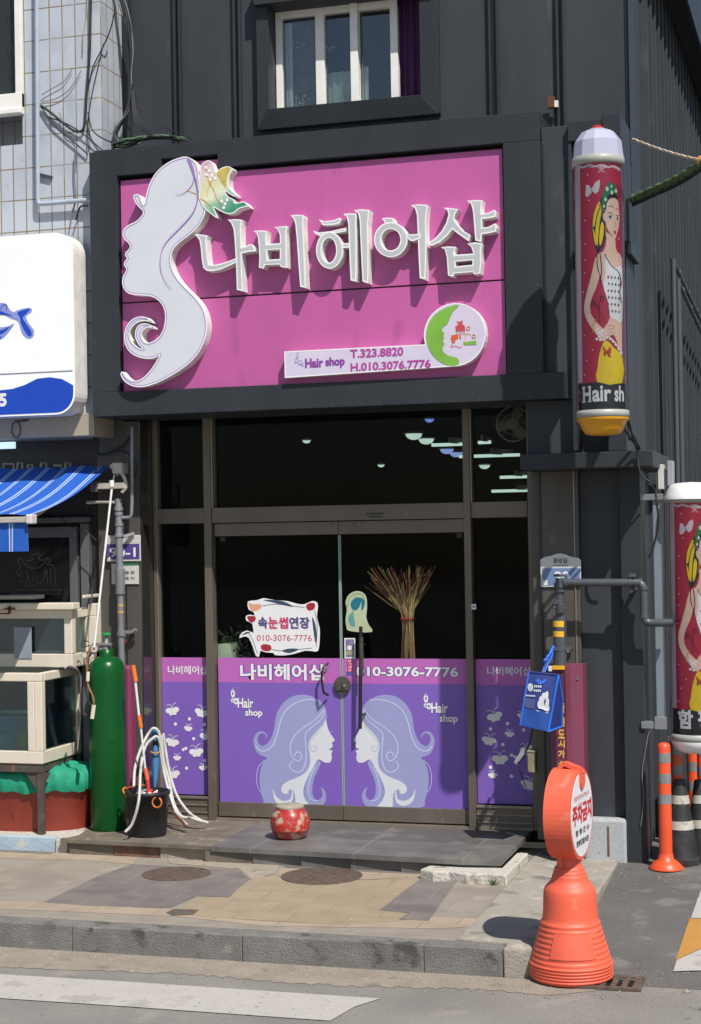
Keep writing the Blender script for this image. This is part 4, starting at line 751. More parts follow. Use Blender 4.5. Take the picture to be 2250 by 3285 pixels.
# ================================================================== NEIGHBOUR ON THE LEFT
NB = root('neighbour_building', (-3.5, 0, 0), 'pale blue tiled two storey building with a fish restaurant below', 'building')
TILE = gridmat('pale blue wall tile', VV('#bac0c9'), VV('#87775e'), .1035, .234, .0055, .3, 'xz', 0, .05, dirt=[(VV('#9aa4b1'), 2.5, .5, .4), (VV('#8a6a42'), 6.5, .67, .55), (VV('#c6c9bd'), 3, .6, .5)], bump=.3, ux=.052)
wx = -2.215
t = M(); t.box(wx, -1.57, -.55, -.15, 3.3, 7.6, TILE); t.box(-9, wx, -.55, -.15, 3.3, 5.33, TILE); t.box(-9, -1.572, -.15, 6, 3.3, 7.6, TILE)
t.box(-9, wx, -.55, -.3, 6.9, 7.6, TILE); t.build('tile_wall', NB)
DW = mat('dark window glass', (.028, .032, .030), .12, 0, var=.05)
wn = M(); a = PY(67, 305, -.52); b2 = PY(100, 335, -.55)
WH = MC['white window plastic']
wn.box(a[0]-.01, wx+.015, -.585, -.4, b2[1]-.02, 6.95, WH); wn.box(-5, wx+.015, -.59, -.4, b2[1]-.035, a[1], WH); wn.box(-5, wx+.016, -.62, -.54, b2[1]-.07, b2[1]-.035, WH)
wn.box(a[0]-.06, a[0]-.011, -.56, -.4, a[1], 6.95, mat('grey window rubber', (.3, .3, .3), .6)) if False else None
wn = wn.build('window', NB, bev=.004); m = M(); m.box(-5, a[0]-.005, -.50, -.49, a[1]-.02, 6.95, DW); m.build('pane', wn)
CAUL = M(); 
for i, z in enumerate((5.75, 5.95, 6.12, 6.33)): CAUL.ribbon([(wx-.055, z), (wx-.045, z+.05), (wx-.06, z+.09), (wx-.05, z+.14)], .005, -.587, BLK)
CAUL.build('caulk_cracks', wn)
# lower shop front of the neighbour
DKW = mat('dark brown panel', VV('#3f3d3b'), .6, 0, var=.15, scale=4)  # plain dark brown panel colour
lo = M(); lo.box(-9, -1.795, -.2, .0, .1, 3.3, mat('dark shop wall', (.022, .022, .024), .5, var=.2))
GLB = mat('black shop glass', (.012, .014, .017), .08, spec=.35); AL = mat('grey aluminium frame', VV('#6a6d70'), .4, .3, var=.1)
lo.build('lower_wall', NB)
w2 = M(); zt = PY(100, 1700, -.22)[1]; xr = PY(258, 1800, -.22)[0]
w2.box(-6, xr, -.28, -.201, zt-.06, zt+.02, AL); w2.box(xr-.06, xr, -.281, -.201, .3, zt-.06, AL); w2.box(xr+.02, xr+.09, -.26, -.201, .3, zt+.04, AL); w2.box(-6, xr+.1, -.26, -.201, zt+.05, zt+.09, AL)
w2 = w2.build('window', NB, bev=.004); g = M(); g.box(-6, xr-.061, -.235, -.225, .3, zt-.061, GLB); g.build('pane', w2)
# etched logo on the pane
def Zb(p): return Z(p, 3.3167, 0, 1280)
et = M(); EG = mat('etched grey line', VV('#6a6a68'), .6)
def el(pts, w_=.006, cl=False): et.ribbon(PP(Zb(pts+([pts[0]] if cl else [])), -.236), w_, -.2375, EG)
el([(255, 1745), (225, 1700), (190, 1705), (205, 1750), (225, 1790), (180, 1830), (200, 1880), (240, 1840), (215, 1930), (255, 1945)]); el([(255, 1745), (320, 1790), (400, 1800), (470, 1750), (520, 1690), (540, 1720), (500, 1760), (570, 1770), (590, 1850), (590, 1990)]); el([(290, 1720), (350, 1710), (340, 1670), (375, 1650), (410, 1640), (435, 1665), (410, 1700), (460, 1715), (510, 1680)])
el([(275, 1830), (300, 1900), (270, 1970), (310, 1995), (400, 1970), (460, 1930), (480, 1860), (480, 1790)]); el([(310, 1900), (325, 1940)]); el([(350, 1900), (360, 1950)]); el([(390, 1890), (400, 1940)]); el([(500, 1820), (510, 1960)]); el([(540, 1800), (545, 1980)])
for q in ([(115, 2030), (645, 2030)], [(115, 2075), (645, 2075)], [(115, 2030), (115, 2075)], [(645, 2030), (645, 2075)], [(270, 2150), (290, 2120), (450, 2120), (470, 2150)]): et.ribbon(PP(Zb(q), -.236), .005, -.2375, EG, smooth=False)
et.build('etched_logo', w2)
# old hidden channel letters behind the awning
ol = M(); OG = mat('grey outline tube', VV('#8f8b84'), .5)
def ot(pts): ol.tube([(*PY(*p, -.3)[:1], -.3, PY(*p, -.3)[1]) for p in Zb(pts)], .011, OG, 6)
ot([(40, 800), (40, 690), (150, 690), (150, 800)]); ot([(175, 800), (195, 680), (240, 680), (240, 800)]); ot([(300, 800), (300, 700), (350, 700), (350, 800)]); ot([(435, 800), (440, 680), (495, 680), (500, 800)]); ot([(570, 705), (660, 705), (640, 760)]); ot([(695, 800), (700, 680), (750, 680), (750, 800)])
ol.box(-4, -2.3, -.29, -.2, 2.6, 2.62, OG)
tag(ol.build('outline_lettering'), 'old grey outlined letters half hidden behind the top of the blue awning', 'lettering')
bb = M(); a = PY(0, 1340, -.62); c = PY(322, 1395, -.5); bb.box(-9, c[0]-.0, -.60, -.2, c[1]-.01, a[1]+.01, mat('beige canopy board', VV('#a59c8a'), .6, 0, var=.1, scale=5)); bb.build('canopy_board', NB, bev=.005)
m = M(); m.obox((-2.9, -.45, c[1]-.05), (PY(48, 1418, -.45)[0], -.45, c[1]-.05), .05, .03, mat('cool lamp glow', S('#cfe8f5'), emit=.8)); tag(m.build('lamp'), 'short glowing tube lamp under the beige canopy board of the restaurant', 'lamp')
m = M(); a = PY(52, 1378, -.61); m.tube([(a[0]+.035*math.cos(t*.5), -.61, a[1]+.06*math.sin(t*.5)) for t in range(14)], .004, BLACKM, 5); m.tube([(a[0], -.61, a[1]+.06), (a[0]+.1, -.61, a[1]+.065)], .005, BLACKM, 5); tag(m.build('wire_loop'), 'little loop of black wire hanging on the beige canopy board', 'wire')
# restaurant sign
RS = root('restaurant_sign', (-2.3, -.8, 3.2), 'white light box sign with rounded corners, a blue fish tail and a blue wave', 'sign')
Ys = -.82; x1 = PY(238, 1000, Ys)[0]; z1 = PY(120, 750, Ys)[1]; z0 = PY(120, 1332, Ys)[1]; r = .15
o = [(-4.6, z0), (x1-r, z0)]+[(x1-r+r*math.cos(-math.pi/2+i*math.pi/16), z0+r+r*math.sin(-math.pi/2+i*math.pi/16)) for i in range(1, 9)]+[(x1-r+r*math.cos(i*math.pi/16), z1-r+r*math.sin(i*math.pi/16)) for i in range(0, 9)]+[(-4.6, z1)]
g = M(); g.prism(o, -.62, Ys, WHITES, mat('bright white sign face', (.92, .92, .92), .35, var=.01)); g.build('box', RS, bev=.004)
g = M(); BLU = mat('ocean blue print', VV('#1848b8'), .4, 0, var=.02); BL2 = mat('pale blue print', VV('#8a97d8'), .4); GY = mat('grey print line', VV('#7e8088'), .5)
zl_ = PY(100, 1196, Ys)[1]; g.box(-4.6, x1-.018, Ys-.0018, Ys-.001, zl_-.004, zl_+.004, GY)
wave = [PY(x, y, Ys) for x, y in ((0, 1252), (40, 1248), (80, 1235), (120, 1215), (160, 1210), (200, 1216), (222, 1228))]
wv = [(-4.6, z0+.012)]+[(x1-r+(r-.014)*math.cos(t)*1., z0+r+(r-.014)*math.sin(t)) for t in [-math.pi/2+i*math.pi/16 for i in range(0, 9)]]+[(x1-.014, wave[-1][1]-.02)]+wave[::-1]+[(-2.7, wave[0][1]-.03), (-4.6, wave[0][1])]
g.poly(wv, Ys-.0022, BLU)
def Z3r(p): return Z(p, 1.4151, 0, 700)
def bl(pts, mt, y): g.poly(PP(cr(Z3r(pts), 3), Ys), y, mt)
bl([(-30, 400), (0, 385), (30, 390), (50, 420), (90, 432), (68, 425), (100, 412), (140, 408), (145, 425), (120, 445), (130, 475), (155, 510), (150, 540), (125, 545), (100, 520), (85, 470), (50, 455), (20, 440), (-30, 430)], BL2, Ys-.002)
bl([(80, 430), (110, 416), (138, 412), (115, 440), (105, 455), (128, 490), (145, 520), (138, 538), (118, 520), (98, 480), (92, 450)], BLU, Ys-.003); bl([(-20, 415), (20, 428), (60, 445), (30, 440), (-20, 435)], BLU, Ys-.003); g.ribbon(PP(Z3r([(5, 415), (15, 395), (30, 395), (32, 415)]), Ys), .006, Ys-.003, BLU)
bl([(-20, 500), (10, 495), (40, 490), (66, 478), (50, 505), (20, 540), (-10, 558), (-20, 558)], BL2, Ys-.002); bl([(-20, 510), (10, 508), (45, 492), (20, 520), (-5, 532), (10, 540), (-20, 550)], BLU, Ys-.003)
a, b2 = PY(0, 1262, Ys), PY(23, 1304, Ys); g.text('5', a[0]-.005, b2[0], b2[1], a[1], Ys-.003, PAPER, .05); g.build('print', RS)
# pvc edge strips / debris between buildings
m = M(); m.quadpx(243, 1285, 262, 1330, -.5, -.6, WHITES); tag(m.build('sensor_box'), 'small white plastic sensor squeezed between the restaurant sign and the dark sign box', 'sensor')
m = M(); m.quadpx(240, 905, 283, 1255, -.3, -.35, mat('mossy green board', VV('#2f4a34'), .8, 0, var=.4, scale=10)); tag(m.build('green_board'), 'faded green board in the gap between the two signs', 'board')
# drain pipes on tile wall
PIPE = mat('grey painted pipe', VV('#a8b2c0'), .45, 0, var=.08, scale=9)
Yp = -.60
def wp(px, py, Y): a = PY(px, py, Y); return (a[0], Y, a[1])
def round_path(pts, rad=.04, n=5):
    P = [Vector(p) for p in pts]; o = [P[0]]
    for i in range(1, len(P)-1):
        a = (P[i-1]-P[i]).normalized(); b = (P[i+1]-P[i]).normalized(); r_ = min(rad, (P[i-1]-P[i]).length*.45, (P[i+1]-P[i]).length*.45); s_, e_ = P[i]+a*r_, P[i]+b*r_
        for k in range(n+1): t = k/n; o.append((1-t)**2*s_+2*t*(1-t)*P[i]+t*t*e_)
    return [tuple(p) for p in o+[P[-1]]]
m = M(); tp = wp(119, -40, Yp); cn = (wp(122, 655, Yp)[0], Yp, wp(122, 655, Yp)[2]); m.tube(round_path([(tp[0], Yp, 6.8), cn, (-1.60, Yp, cn[2])], .03), .017, PIPE, 10)
dp = m.build('conduit_pipe', at=(cn[0], Yp, cn[2])); tag(dp, 'thin pale conduit running down the blue tiles and turning right to the dark box', 'pipe')
m = M(); m.obox((cn[0]-.03, -.565, 5.1), (cn[0]+.1, -.565, 5.06), .02, .02, mat('dark clip', (.05, .05, .06), .5)); m.build('clip', dp, at=None)
# cables
CB = mat('black cable', (.016, .017, .02), .6); CG = mat('grey cable', VV('#6d7278'), .6); CW = mat('off-white cable', VV('#a9a59a'), .6)
def Z1(p): return Z(p, 1.4151, 0, 0)
def cable(name, pts, Y, r_, mt, label, group=None, zf=Z1, wig=0.):
    P = zf(pts); Ys_ = Y if isinstance(Y, list) else [Y]*len(P)
    q = [(*PY(*p, yy)[:1], yy, PY(*p, yy)[1]) for p, yy in zip(P, Ys_)]; q = cr(q, 6, False)
    m = M(); m.tube(q, r_, mt, 6); return tag(m.build(name), label, 'cable', group)
cbn = root('cable_bundle', (-1.3, -.3, 5.3), 'thick bundle of black cables dropping along the tile corner onto the sign box', 'cables')
for k in range(9):
    o = random.uniform(-6, 6); m = M(); d = k*3.2
    P = Z1([(520+d*.9+o, -60), (545+d+o, 20), (572+d*.8+o, 120), (588+d*.6+o, 230), (592+d*.4, 330), (594+d*.2, 420), (580+o, 500), (545+o*1.5, 560), (522+o*2, 610), (530+d*1.2, 650), (560+d*3, 652)])
    yy = [-.36, -.36, -.34, -.32, -.3, -.3, -.32, -.38, -.42, -.45, -.5]; q = [(PY(*p, y)[0]+random.uniform(-.004, .004), y+random.uniform(-.02, .02), PY(*p, y)[1]) for p, y in zip(P, yy)]
    m.tube(cr(q, 6, False), random.choice([.006, .007, .009]), CB if k % 4 else CG, 6); m.build('strand', cbn)
for k in range(4):
    m = M(); P = Z1([(598+k*3, 400), (605+k*5, 500), (630+k*10, 570), (680+k*12, 605), (760+k*20, 620), (840+k*8, 632)]); q = [(PY(*p, -.32-.03*i)[0], -.32-.04*i, PY(*p, -.32-.04*i)[1]) for i, p in enumerate(P)]; m.tube(cr(q, 6, False), .005, CB, 6); m.build('strand', cbn)
m = M(); P = Z1([(520, 665), (570, 648), (650, 625), (740, 622), (820, 632)])
for k in range(7): q = [(PY(p[0]+random.gauss(0, 8), p[1]+random.gauss(0, 5), -.6)[0], -.6+random.uniform(-.05, .05), PY(*p, -.6)[1]+random.gauss(0, .008)) for p in P]; m.tube(cr(q, 5, False), .008, [mat('green cable wrap', VV('#4c6b52'), .7), CB, CB][k % 3], 6)
m.build('coil', cbn)
cable('cable', [(415, -60), (412, 80), (408, 250), (395, 420), (388, 540), (375, 590), (340, 595), (290, 560), (230, 510), (185, 478)], -.575, .009, CB, 'thick black cable hanging in a hook shape across the blue tiles')
cable('cable', [(520, 60), (500, 140), (465, 220), (425, 300), (405, 380)], -.575, .005, CB, 'thin black cable slanting down from the tile corner', None)
cable('cable', [(400, -60), (395, 60), (380, 150), (378, 240)], -.57, .004, CW, 'thin off-white cable beside the rusty tile stain')
cable('cable', [(190, 430), (240, 400), (290, 370), (330, 310)], -.57, .003, CG, 'upper hair-thin grey wire sagging over the tiles')
cable('cable', [(190, 462), (260, 445), (320, 400), (370, 320)], -.57, .003, CG, 'lower hair-thin grey wire sagging over the tiles')
cable('cable', [(185, 480), (240, 560), (330, 640), (400, 700)], -.575, .006, CB, 'left of two dark wires running diagonally to the dark sign box')
cable('cable', [(215, 530), (300, 560), (380, 610), (470, 685)], -.575, .005, CB, 'right of two dark wires running diagonally to the dark sign box')
cable('cable', [(400, 510), (420, 590), (470, 630), (520, 650)], [-.58, -.58, -.6, -.62], .005, CB, 'short dark wire curving from the hook cable to the top of the sign box')
cable('cable', [(340, 700), (338, 800), (345, 900), (330, 960), (318, 1030)], -.575, .005, CG, 'grey wire hanging straight down the tiles through the horizontal conduit')
cable('cable', [(345, 1000), (365, 940), (400, 935)], -.6, .007, CB, 'stubby black loop of wire at the end of the horizontal conduit')
cable('cable', [(470, 200), (440, 330), (420, 420), (400, 560), (402, 690)], -.575, .004, CB, 'hair-thin black wire hanging straight beside the thick hooked cable')
cable('cable', [(270, 510), (300, 600), (345, 640), (350, 760)], -.57, .003, CG, 'grey wire with a kink under the hooked black cable')
cable('cable', [(600, 395), (640, 480), (720, 560), (800, 600), (872, 632)], [-.33, -.3, -.3, -.4, -.5], .004, CB, 'single black cable sweeping right in front of the dark cladding')
cable('cable', [(380, 250), (400, 300), (385, 420), (415, 520), (405, 640), (440, 720), (430, 900)], [-.45]*7, .008, CB, 'black cable threading down the gap between the two shopfronts', None, lambda p: Z([(x*1, y) for x, y in p], 1.4151, 0, 1080-160))
cable('cable', [(880, 30), (930, 180), (970, 330), (1050, 440), (1040, 560), (1110, 590), (1300, 500), (1380, 400)], [-.5, -.5, -.45, -.4, -.35, -.32, -.31, -.3], .008, CB, 'black cable kinked above the awning motor', None, Zb)
cable('cable', [(460, 1165), (560, 1200), (680, 1290), (760, 1360), (900, 1400), (1000, 1480), (1060, 1540)], -.4, .004, CB, 'thin black wire drooping from the awning to the white address plate', None, Zb)
cable('cable', [(1100, 590), (1200, 560), (1330, 560), (1440, 660), (1460, 760), (1400, 900)], -.32, .005, CB, 'thin black wire looping over the awning motor', None, Zb)
# awning
AW = root('awning', (-2.2, -.6, 2.3), 'blue and white striped retractable awning over the aquariums', 'awning')
SM = bpy.data.materials.new('blue striped canvas'); SM.use_nodes = True; N = SM.node_tree.nodes; L = SM.node_tree.links
tc = N.new('ShaderNodeUVMap'); 
at_ = N.new('ShaderNodeAttribute'); at_.attribute_name = 'stripe'; ma = N.new('ShaderNodeMath'); ma.operation = 'FRACT'; L.new(at_.outputs['Fac'], ma.inputs[0])
cr_ = N.new('ShaderNodeValToRGB'); L.new(ma.outputs[0], cr_.inputs[0]); cr_.color_ramp.interpolation = 'CONSTANT'; el_ = cr_.color_ramp.elements; el_[0].color = (*VV('#1d5fc4', 1.25), 1); el_[1].position = .50; el_[1].color = (*VV('#bcd0ee', 1.1), 1)
for p_, c_ in ((.57, '#1d5fc4'), (.66, '#bcd0ee'), (.73, '#1d5fc4')): q = el_.new(p_); q.color = (*VV(c_, 1.25), 1)
L.new(cr_.outputs[0], N['Principled BSDF'].inputs['Base Color']); N['Principled BSDF'].inputs['Roughness'].default_value = .8
N.remove(tc)
xt1 = PY(352, 1500, -.33)[0]; ztop = PY(300, 1495, -.33)[1]; Yb_, zb_ = -1.45, None
pb_ = PY(98, 1650, -1.45); xb1, zb_ = pb_
g = M(); nx, ny = 60, 12
for v_ in (0,):
    vs = []; st_a = []
    for j in range(ny+1):
        t = j/ny
        for i in range(nx+1):
            x = -5.2+(1-0)*((xt1*(1-t)+xb1*t)+5.2)*i/nx; sag = -.05*math.sin(math.pi*t)
            vs.append((x, -.33*(1-t)+Yb_*t, ztop*(1-t)+zb_*t+sag+.006*math.sin(x*19))); st_a.append(x/.14+20)
    nj = 6
    for j in range(nj+1):
        t = j/nj
        for i in range(nx+1):
            x = -5.2+(xb1-.02+5.2)*i/nx; vs.append((x, Yb_-.005-.012*math.sin(x*40)*t, zb_-.05-.20*t)); st_a.append(x/.14+20)
    fs = [(j*(nx+1)+i, j*(nx+1)+i+1, (j+1)*(nx+1)+i+1, (j+1)*(nx+1)+i) for j in range(ny) for i in range(nx)]
    o = (ny+1)*(nx+1); fs += [(o+j*(nx+1)+i, o+j*(nx+1)+i+1, o+(j+1)*(nx+1)+i+1, o+(j+1)*(nx+1)+i) for j in range(nj) for i in range(nx)]
    g.add(vs, fs, SM, True)
cv = g.build('canvas', AW); at2 = cv.data.attributes.new('stripe', 'FLOAT', 'POINT'); at2.data.foreach_set('value', st_a)
PVC = mat('off-white coated bar', VV('#b7b2a6'), .4, 0, var=.08, scale=12)
g = M(); g.box(-5.2, xb1-.015, Yb_-.03, Yb_+.03, zb_-.055, zb_-.015, PVC); g.build('front_bar', AW, bev=.005); g = M(); g.box(xb1-.016, xb1+.03, Yb_-.04, Yb_+.04, zb_-.065, zb_+.0, mat('white end cap', VV('#d2cfc8'), .4)); g.build('end_cap', AW, bev=.008)
g = M(); m0 = wp(355, 1600, -.42); g.tube([wp(362, 1490, -.38), wp(385, 1520, -.38)], .03, PVC, 10); g.quadpx(360, 1485, 392, 1520, -.3, -.42, PVC); g.tube(round_path([wp(385, 1510, -.4), wp(402, 1535, -.4), wp(405, 1565, -.4), wp(392, 1580, -.4)]), .014, PVC, 8); g.quadpx(290, 1550, 400, 1570, -.35, -.42, PVC); g.quadpx(290, 1543, 310, 1578, -.34, -.44, AL); g.build('motor_bracket', AW, bev=.004)
g = M(); g.obox(wp(250, 1558, -.4), (-2.7, -1.0, 2.15), .05, .03, PVC); g.obox((-2.7, -1.0, 2.15), (xb1-.3, Yb_, zb_-.04), .04, .03, PVC); g.build('arm', AW, bev=.003)
# awning crank pole
cp = root('crank_pole', wp(306, 2068, -.8), 'long white crank pole leaning from the awning motor to the gas cylinder', 'pole')
g = M(); p0, p1 = wp(361, 1552, -.62), wp(303, 2075, -.80); g.tube([p0, p1], .0085, WHITES, 8); g.build('shaft', cp); g = M(); g.tube([(p0[0], p0[1]-.01, p0[2]-.02), (p0[0], p0[1]-.01, p0[2]+.025)], .018, WHITES, 10); g.tube([p0, wp(367, 1525, -.5)], .005, GALV, 6); g.build('eye', cp)
# crank handle end: lower bent part
g = M(); q = [wp(292, 2075, -.95), wp(278, 2120, -.95), wp(282, 2200, -.95), wp(300, 2235, -.95), wp(302, 2262, -.95), wp(296, 2305, -.95)]
ch = root('awning_crank', q[-1], 'bent rusty crank handle with a cream grip hanging beside the green cylinder', 'crank handle'); g.tube(round_path(q[:5], .03), .008, mat('rusty brown rod', VV('#8d6440'), .7, var=.4, scale=40), 8); g.build('rod', ch); g = M(); g.tube([q[4], q[5]], .015, CREAM, 10); g.build('grip', ch); g = M(); g.tube([wp(283, 2155, -.95), wp(282, 2185, -.95)], .013, CREAM, 10); g.build('grip', ch)
# ------------------------------------------------------------------ aquariums
def Zt(p): return Z(p, 2.2111, 0, 1900)
WAT = mat('murky aquarium glass', VV('#33424c'), .06, 0, var=.35, scale=4, dirt=[(VV('#5d6b3f'), 6, .66)], spec=.6)
AG = glassmat('aquarium glass', (.72, .84, .86), .09)
def tank(name, xr_, yf, yb, z0, z1, label, bar=.045, wl_=.55, lid=False):
    t = root(name, (xr_-1, yf, z0), label, 'aquarium'); g = M(); X = -5.2
    g.box(X, xr_, yf, yb, z0, z0+bar*1.5, CREAM); g.box(X, xr_, yf, yf+.05, z1-bar, z1, CREAM); g.box(xr_-.05, xr_, yf+.051, yb, z1-bar, z1, CREAM); g.box(X, xr_, yb-.05, yb-.001, z1-bar-.001, z1-.001, CREAM)
    g.box(xr_-bar, xr_, yf+.001, yf+bar, z0+bar*1.5, z1-bar, CREAM); g.box(xr_-bar-.055, xr_-bar-.001, yf+.001, yf+.03, z0+bar*1.5, z1-bar, CREAM) if not lid else None; g.box(xr_-bar, xr_-.001, yb-bar, yb-.002, z0+bar*1.5, z1-bar, CREAM)
    g.build('frame', t, bev=.006)
    g = M(); g.box(X, xr_-.02, yf+.018, yf+.024, z0+.05, z1-.03, AG); g.box(xr_-.024, xr_-.018, yf+.02, yb-.02, z0+.05, z1-.03, AG); g.build('glass', t)
    zw = z0+bar+(z1-z0)*wl_
    wm_ = bpy.data.materials.get('tank water') or mat('tank water', (.06, .12, .14), .12, 0, var=.5, scale=5, dirt=[((.24, .2, .03), 4, .56), ((.05, .16, .3), 5, .58), ((.3, .34, .33), 9, .68)], spec=.6)
    g = M(); g.box(X, xr_-.035, yf+.05, yb-.03, z0+.06, zw, wm_); g.build('water', t)
    g = M(); g.box(X, xr_-.06, yb-.04, yb-.03, z0+.05, z1-.04, mat('dim tank back', (.03, .045, .055), .4, var=.3)); g.build('back_panel', t); return t
YT1 = -.88
xL = PY(135, 2300, YT1)[0]; zb1 = PY(135, 2452, YT1)[1]; zt1 = PY(135, 2160, YT1)[1]
TK1 = tank('aquarium', xL, YT1, -.24, zb1, zt1, 'lower cream framed aquarium with murky water standing on a brown steel stand', .06, .42)
xU = PY(235, 2000, -.60)[0]; zb2 = zt1+.02; zt2 = PY(235, 1955, -.60)[1]
TK2 = tank('aquarium', xU, -.62, -.30, zb2, zt2, 'upper cream framed aquarium with a paper taped to the glass, behind the lower one', .065, .02, True)
g = M(); a = PY(46, 2012, -.625); c = PY(103, 2112, -.625); g.box(a[0], c[0], -.627, -.6245, c[1], a[1], mat('taped paper', VV('#8f979f'), .7)); g.build('paper', TK2)
# frame second bay of the upper tank at right (cream posts and lid)
ul = root('wooden_boards', (xU-.4, -.5, zt2), 'cream wooden lid boards lying on the upper aquarium', 'lid')
g = M(); a = PY(220, 1930, -.72); g.box(a[0], PY(310, 1945, -.3)[0], -.5, -.25, zt2+.075, zt2+.10, CREAM); g.box(-4.5, PY(238, 1965, -.66)[0], -.68, -.56, zt2+.002, zt2+.05, CREAM); g.box(-4.5, PY(105, 1945, -.5)[0], -.5, -.3, zt2+.07, zt2+.10, CREAM); g.build('boards', ul, bev=.006); g = M(); a = PY(36, 1953, -.69); g.box(a[0]-.05, a[0]+.03, -.70, -.68, a[1]-.006, a[1]+.006, RUST); g.box(a[0]-.02, a[0]-.005, -.70, -.68, a[1]-.035, a[1]+.02, RUST); g.box(a[0]-.09, a[0]-.02, -.70, -.68, a[1]-.04, a[1]-.03, RUST); g.build('hinge', ul)
cab = root('aquarium', (xU+.17, -.3, zb2), 'narrow end bay of the upper aquarium with a thick cream frame', 'aquarium')
g = M(); x0, x1 = xU+.004, PY(312, 2060, -.34)[0]; y0 = -.36; g.box(x0, x1, y0, -.26, zt2-.06, zt2+.03, CREAM); g.box(x0, x0+.05, y0, -.26, zb2+.1, zt2-.06, CREAM); g.box(x0, x1, y0, -.26, zb2, zb2+.1, CREAM); g.box(x1-.02, x1, y0, -.26, zb2, zt2-.06, CREAM); g.build('frame', cab, bev=.005); g = M(); g.box(x0+.04, x1-.02, -.345, -.335, zb2+.08, zt2-.05, WAT); g.build('glass', cab)
# air tube taped on tank corner
cable('air_hose', [(460, 540), (490, 520), (540, 540), (570, 590), (575, 700), (572, 800), (570, 920), (558, 1040), (552, 1120)], [-.72, -.68, -.62, -.55, -.50, -.48, -.46, -.45, -.43], .007, mat('pinkish air tube', VV('#b39ba0'), .5), 'pinkish air tube running down the side of the lower aquarium', None, Zt)
cable('air_hose', [(480, 530), (560, 560), (600, 650), (625, 760), (650, 810)], [-.72, -.68, -.66, -.66, -.66], .006, CB, 'black air tube dropping from the upper aquarium behind the cylinder', None, Zt)
# stand
BR = mat('brown steel angle', VV('#4f4740'), .6, 0, var=.2, scale=10, dirt=[(VV('#7d5a44'), 12, .66)])
sd = root('aquarium_stand', (xL-.7, -.85, ZP), 'brown angle steel stand carrying the lower aquarium', 'stand')
g = M(); g.box(-5, xL-.01, -.87, -.82, zb1-.062, zb1-.002, BR); g.box(xL-.06, xL-.01, -.819, -.37, zb1-.06, zb1-.003, BR); g.build('top_frame', sd, bev=.002)
for i, (x, y) in enumerate(((xL-.055, -.865), (xL-.055, -.42))):
    g = M(); g.box(x, x+.045, y, y+.045, .25, zb1-.063, BR); g.box(x-.01, x+.055, y-.01, y+.055, .245, .262, BR)
    if i == 0: g.poly([(x-.1, zb1-.064), (x+.002, zb1-.064), (x+.002, zb1-.20)], y+.01, BR); g.poly([(x+.04, zb1-.064), (x+.09, zb1-.064), (x+.04, zb1-.16)], y+.04, BR)
    g.build('leg', sd, bev=.002)
# red tub + green cover
tb = root('red_tub', (-2.45, -.62, .24), 'big brick red round tub under the aquarium stand', 'tub')
g = M(); TR = mat('brick red plastic', VV('#8a3527'), .55, 0, var=.12, scale=8, dirt=[(VV('#6a2a20'), 9, .6)]); tcx, tcy = -2.30, -.50; g.lathe([(.50, 0), (.55, .38), (.58, .40), (.58, .43), (.55, .43)], tcx, tcy, TR, 48, z0=.25); g.v = [(x, tcy+(y-tcy)*.55, z) for x, y, z in g.v]; g.build('body', tb)
g = M(); GC = mat('green tarp cloth', VV('#128a6a'), .75, 0, var=.2, scale=12, bump=.5, bscale=20); n_ = 240; prof = [(.585, .34), (.60, .38), (.60, .45), (.55, .50), (.3, .52), (.01, .53)]; vs = []
for k, (r_, z_) in enumerate(prof):
    for i in range(n_): a_ = 2*math.pi*i/n_; rr = r_+(.006*math.sin(a_*43+k)+.005*math.sin(a_*29+1+k*.7)) * (1 if k < 3 else .4); vs.append((tcx+rr*math.cos(a_), tcy+.56*rr*math.sin(a_), .245+z_-(.007*math.sin(a_*9+k)+.006*math.sin(a_*23) if k < 3 else .008*math.sin(a_*11))))
g.add(vs, [(k*n_+i, k*n_+(i+1) % n_, (k+1)*n_+(i+1) % n_, (k+1)*n_+i) for k in range(5) for i in range(n_)], GC, True); tag(g.build('tarp'), 'wrinkled green cloth stretched over the brick red tub', 'cloth')
# pale blue plinth under neighbour
g = M(); PB = mat('pale blue painted concrete', VV('#9fb2bf', 1.0), .8, 0, var=.1, scale=6, bump=.4, bscale=40, dirt=[(VV('#c4bfb0', 1.0), 7, .62)]); x1 = PY(205, 2700, -.92)[0]; zpt = PY(100, 2684, -.92)[1]; g.slab([(-9, -.925), (x1-.04, -.92), (x1+.0, -.88), (x1+.03, -.5), (x1+.03, -.2), (-9, -.2)], .12, zpt, PB)
pp = g.build('blue_plinth', bev=.012); tag(pp, 'pale blue painted concrete plinth below the aquariums', 'plinth')
g = M(); g.slab([(-9, -.90), (x1-.05, -.90), (x1+.02, -.85), (x1+.30, -.45), (x1+.28, -.2), (-9, -.2)], zpt-.02, zpt+.004, MC['white mortar']); g.slab([(x1-.05, -.94), (x1+.03, -.93), (x1+.07, -.82), (x1+.03, -.6), (x1-.06, -.7)], .10, zpt+.006, MC['white mortar']); g.build('mortar_top', pp)
ZPT = zpt
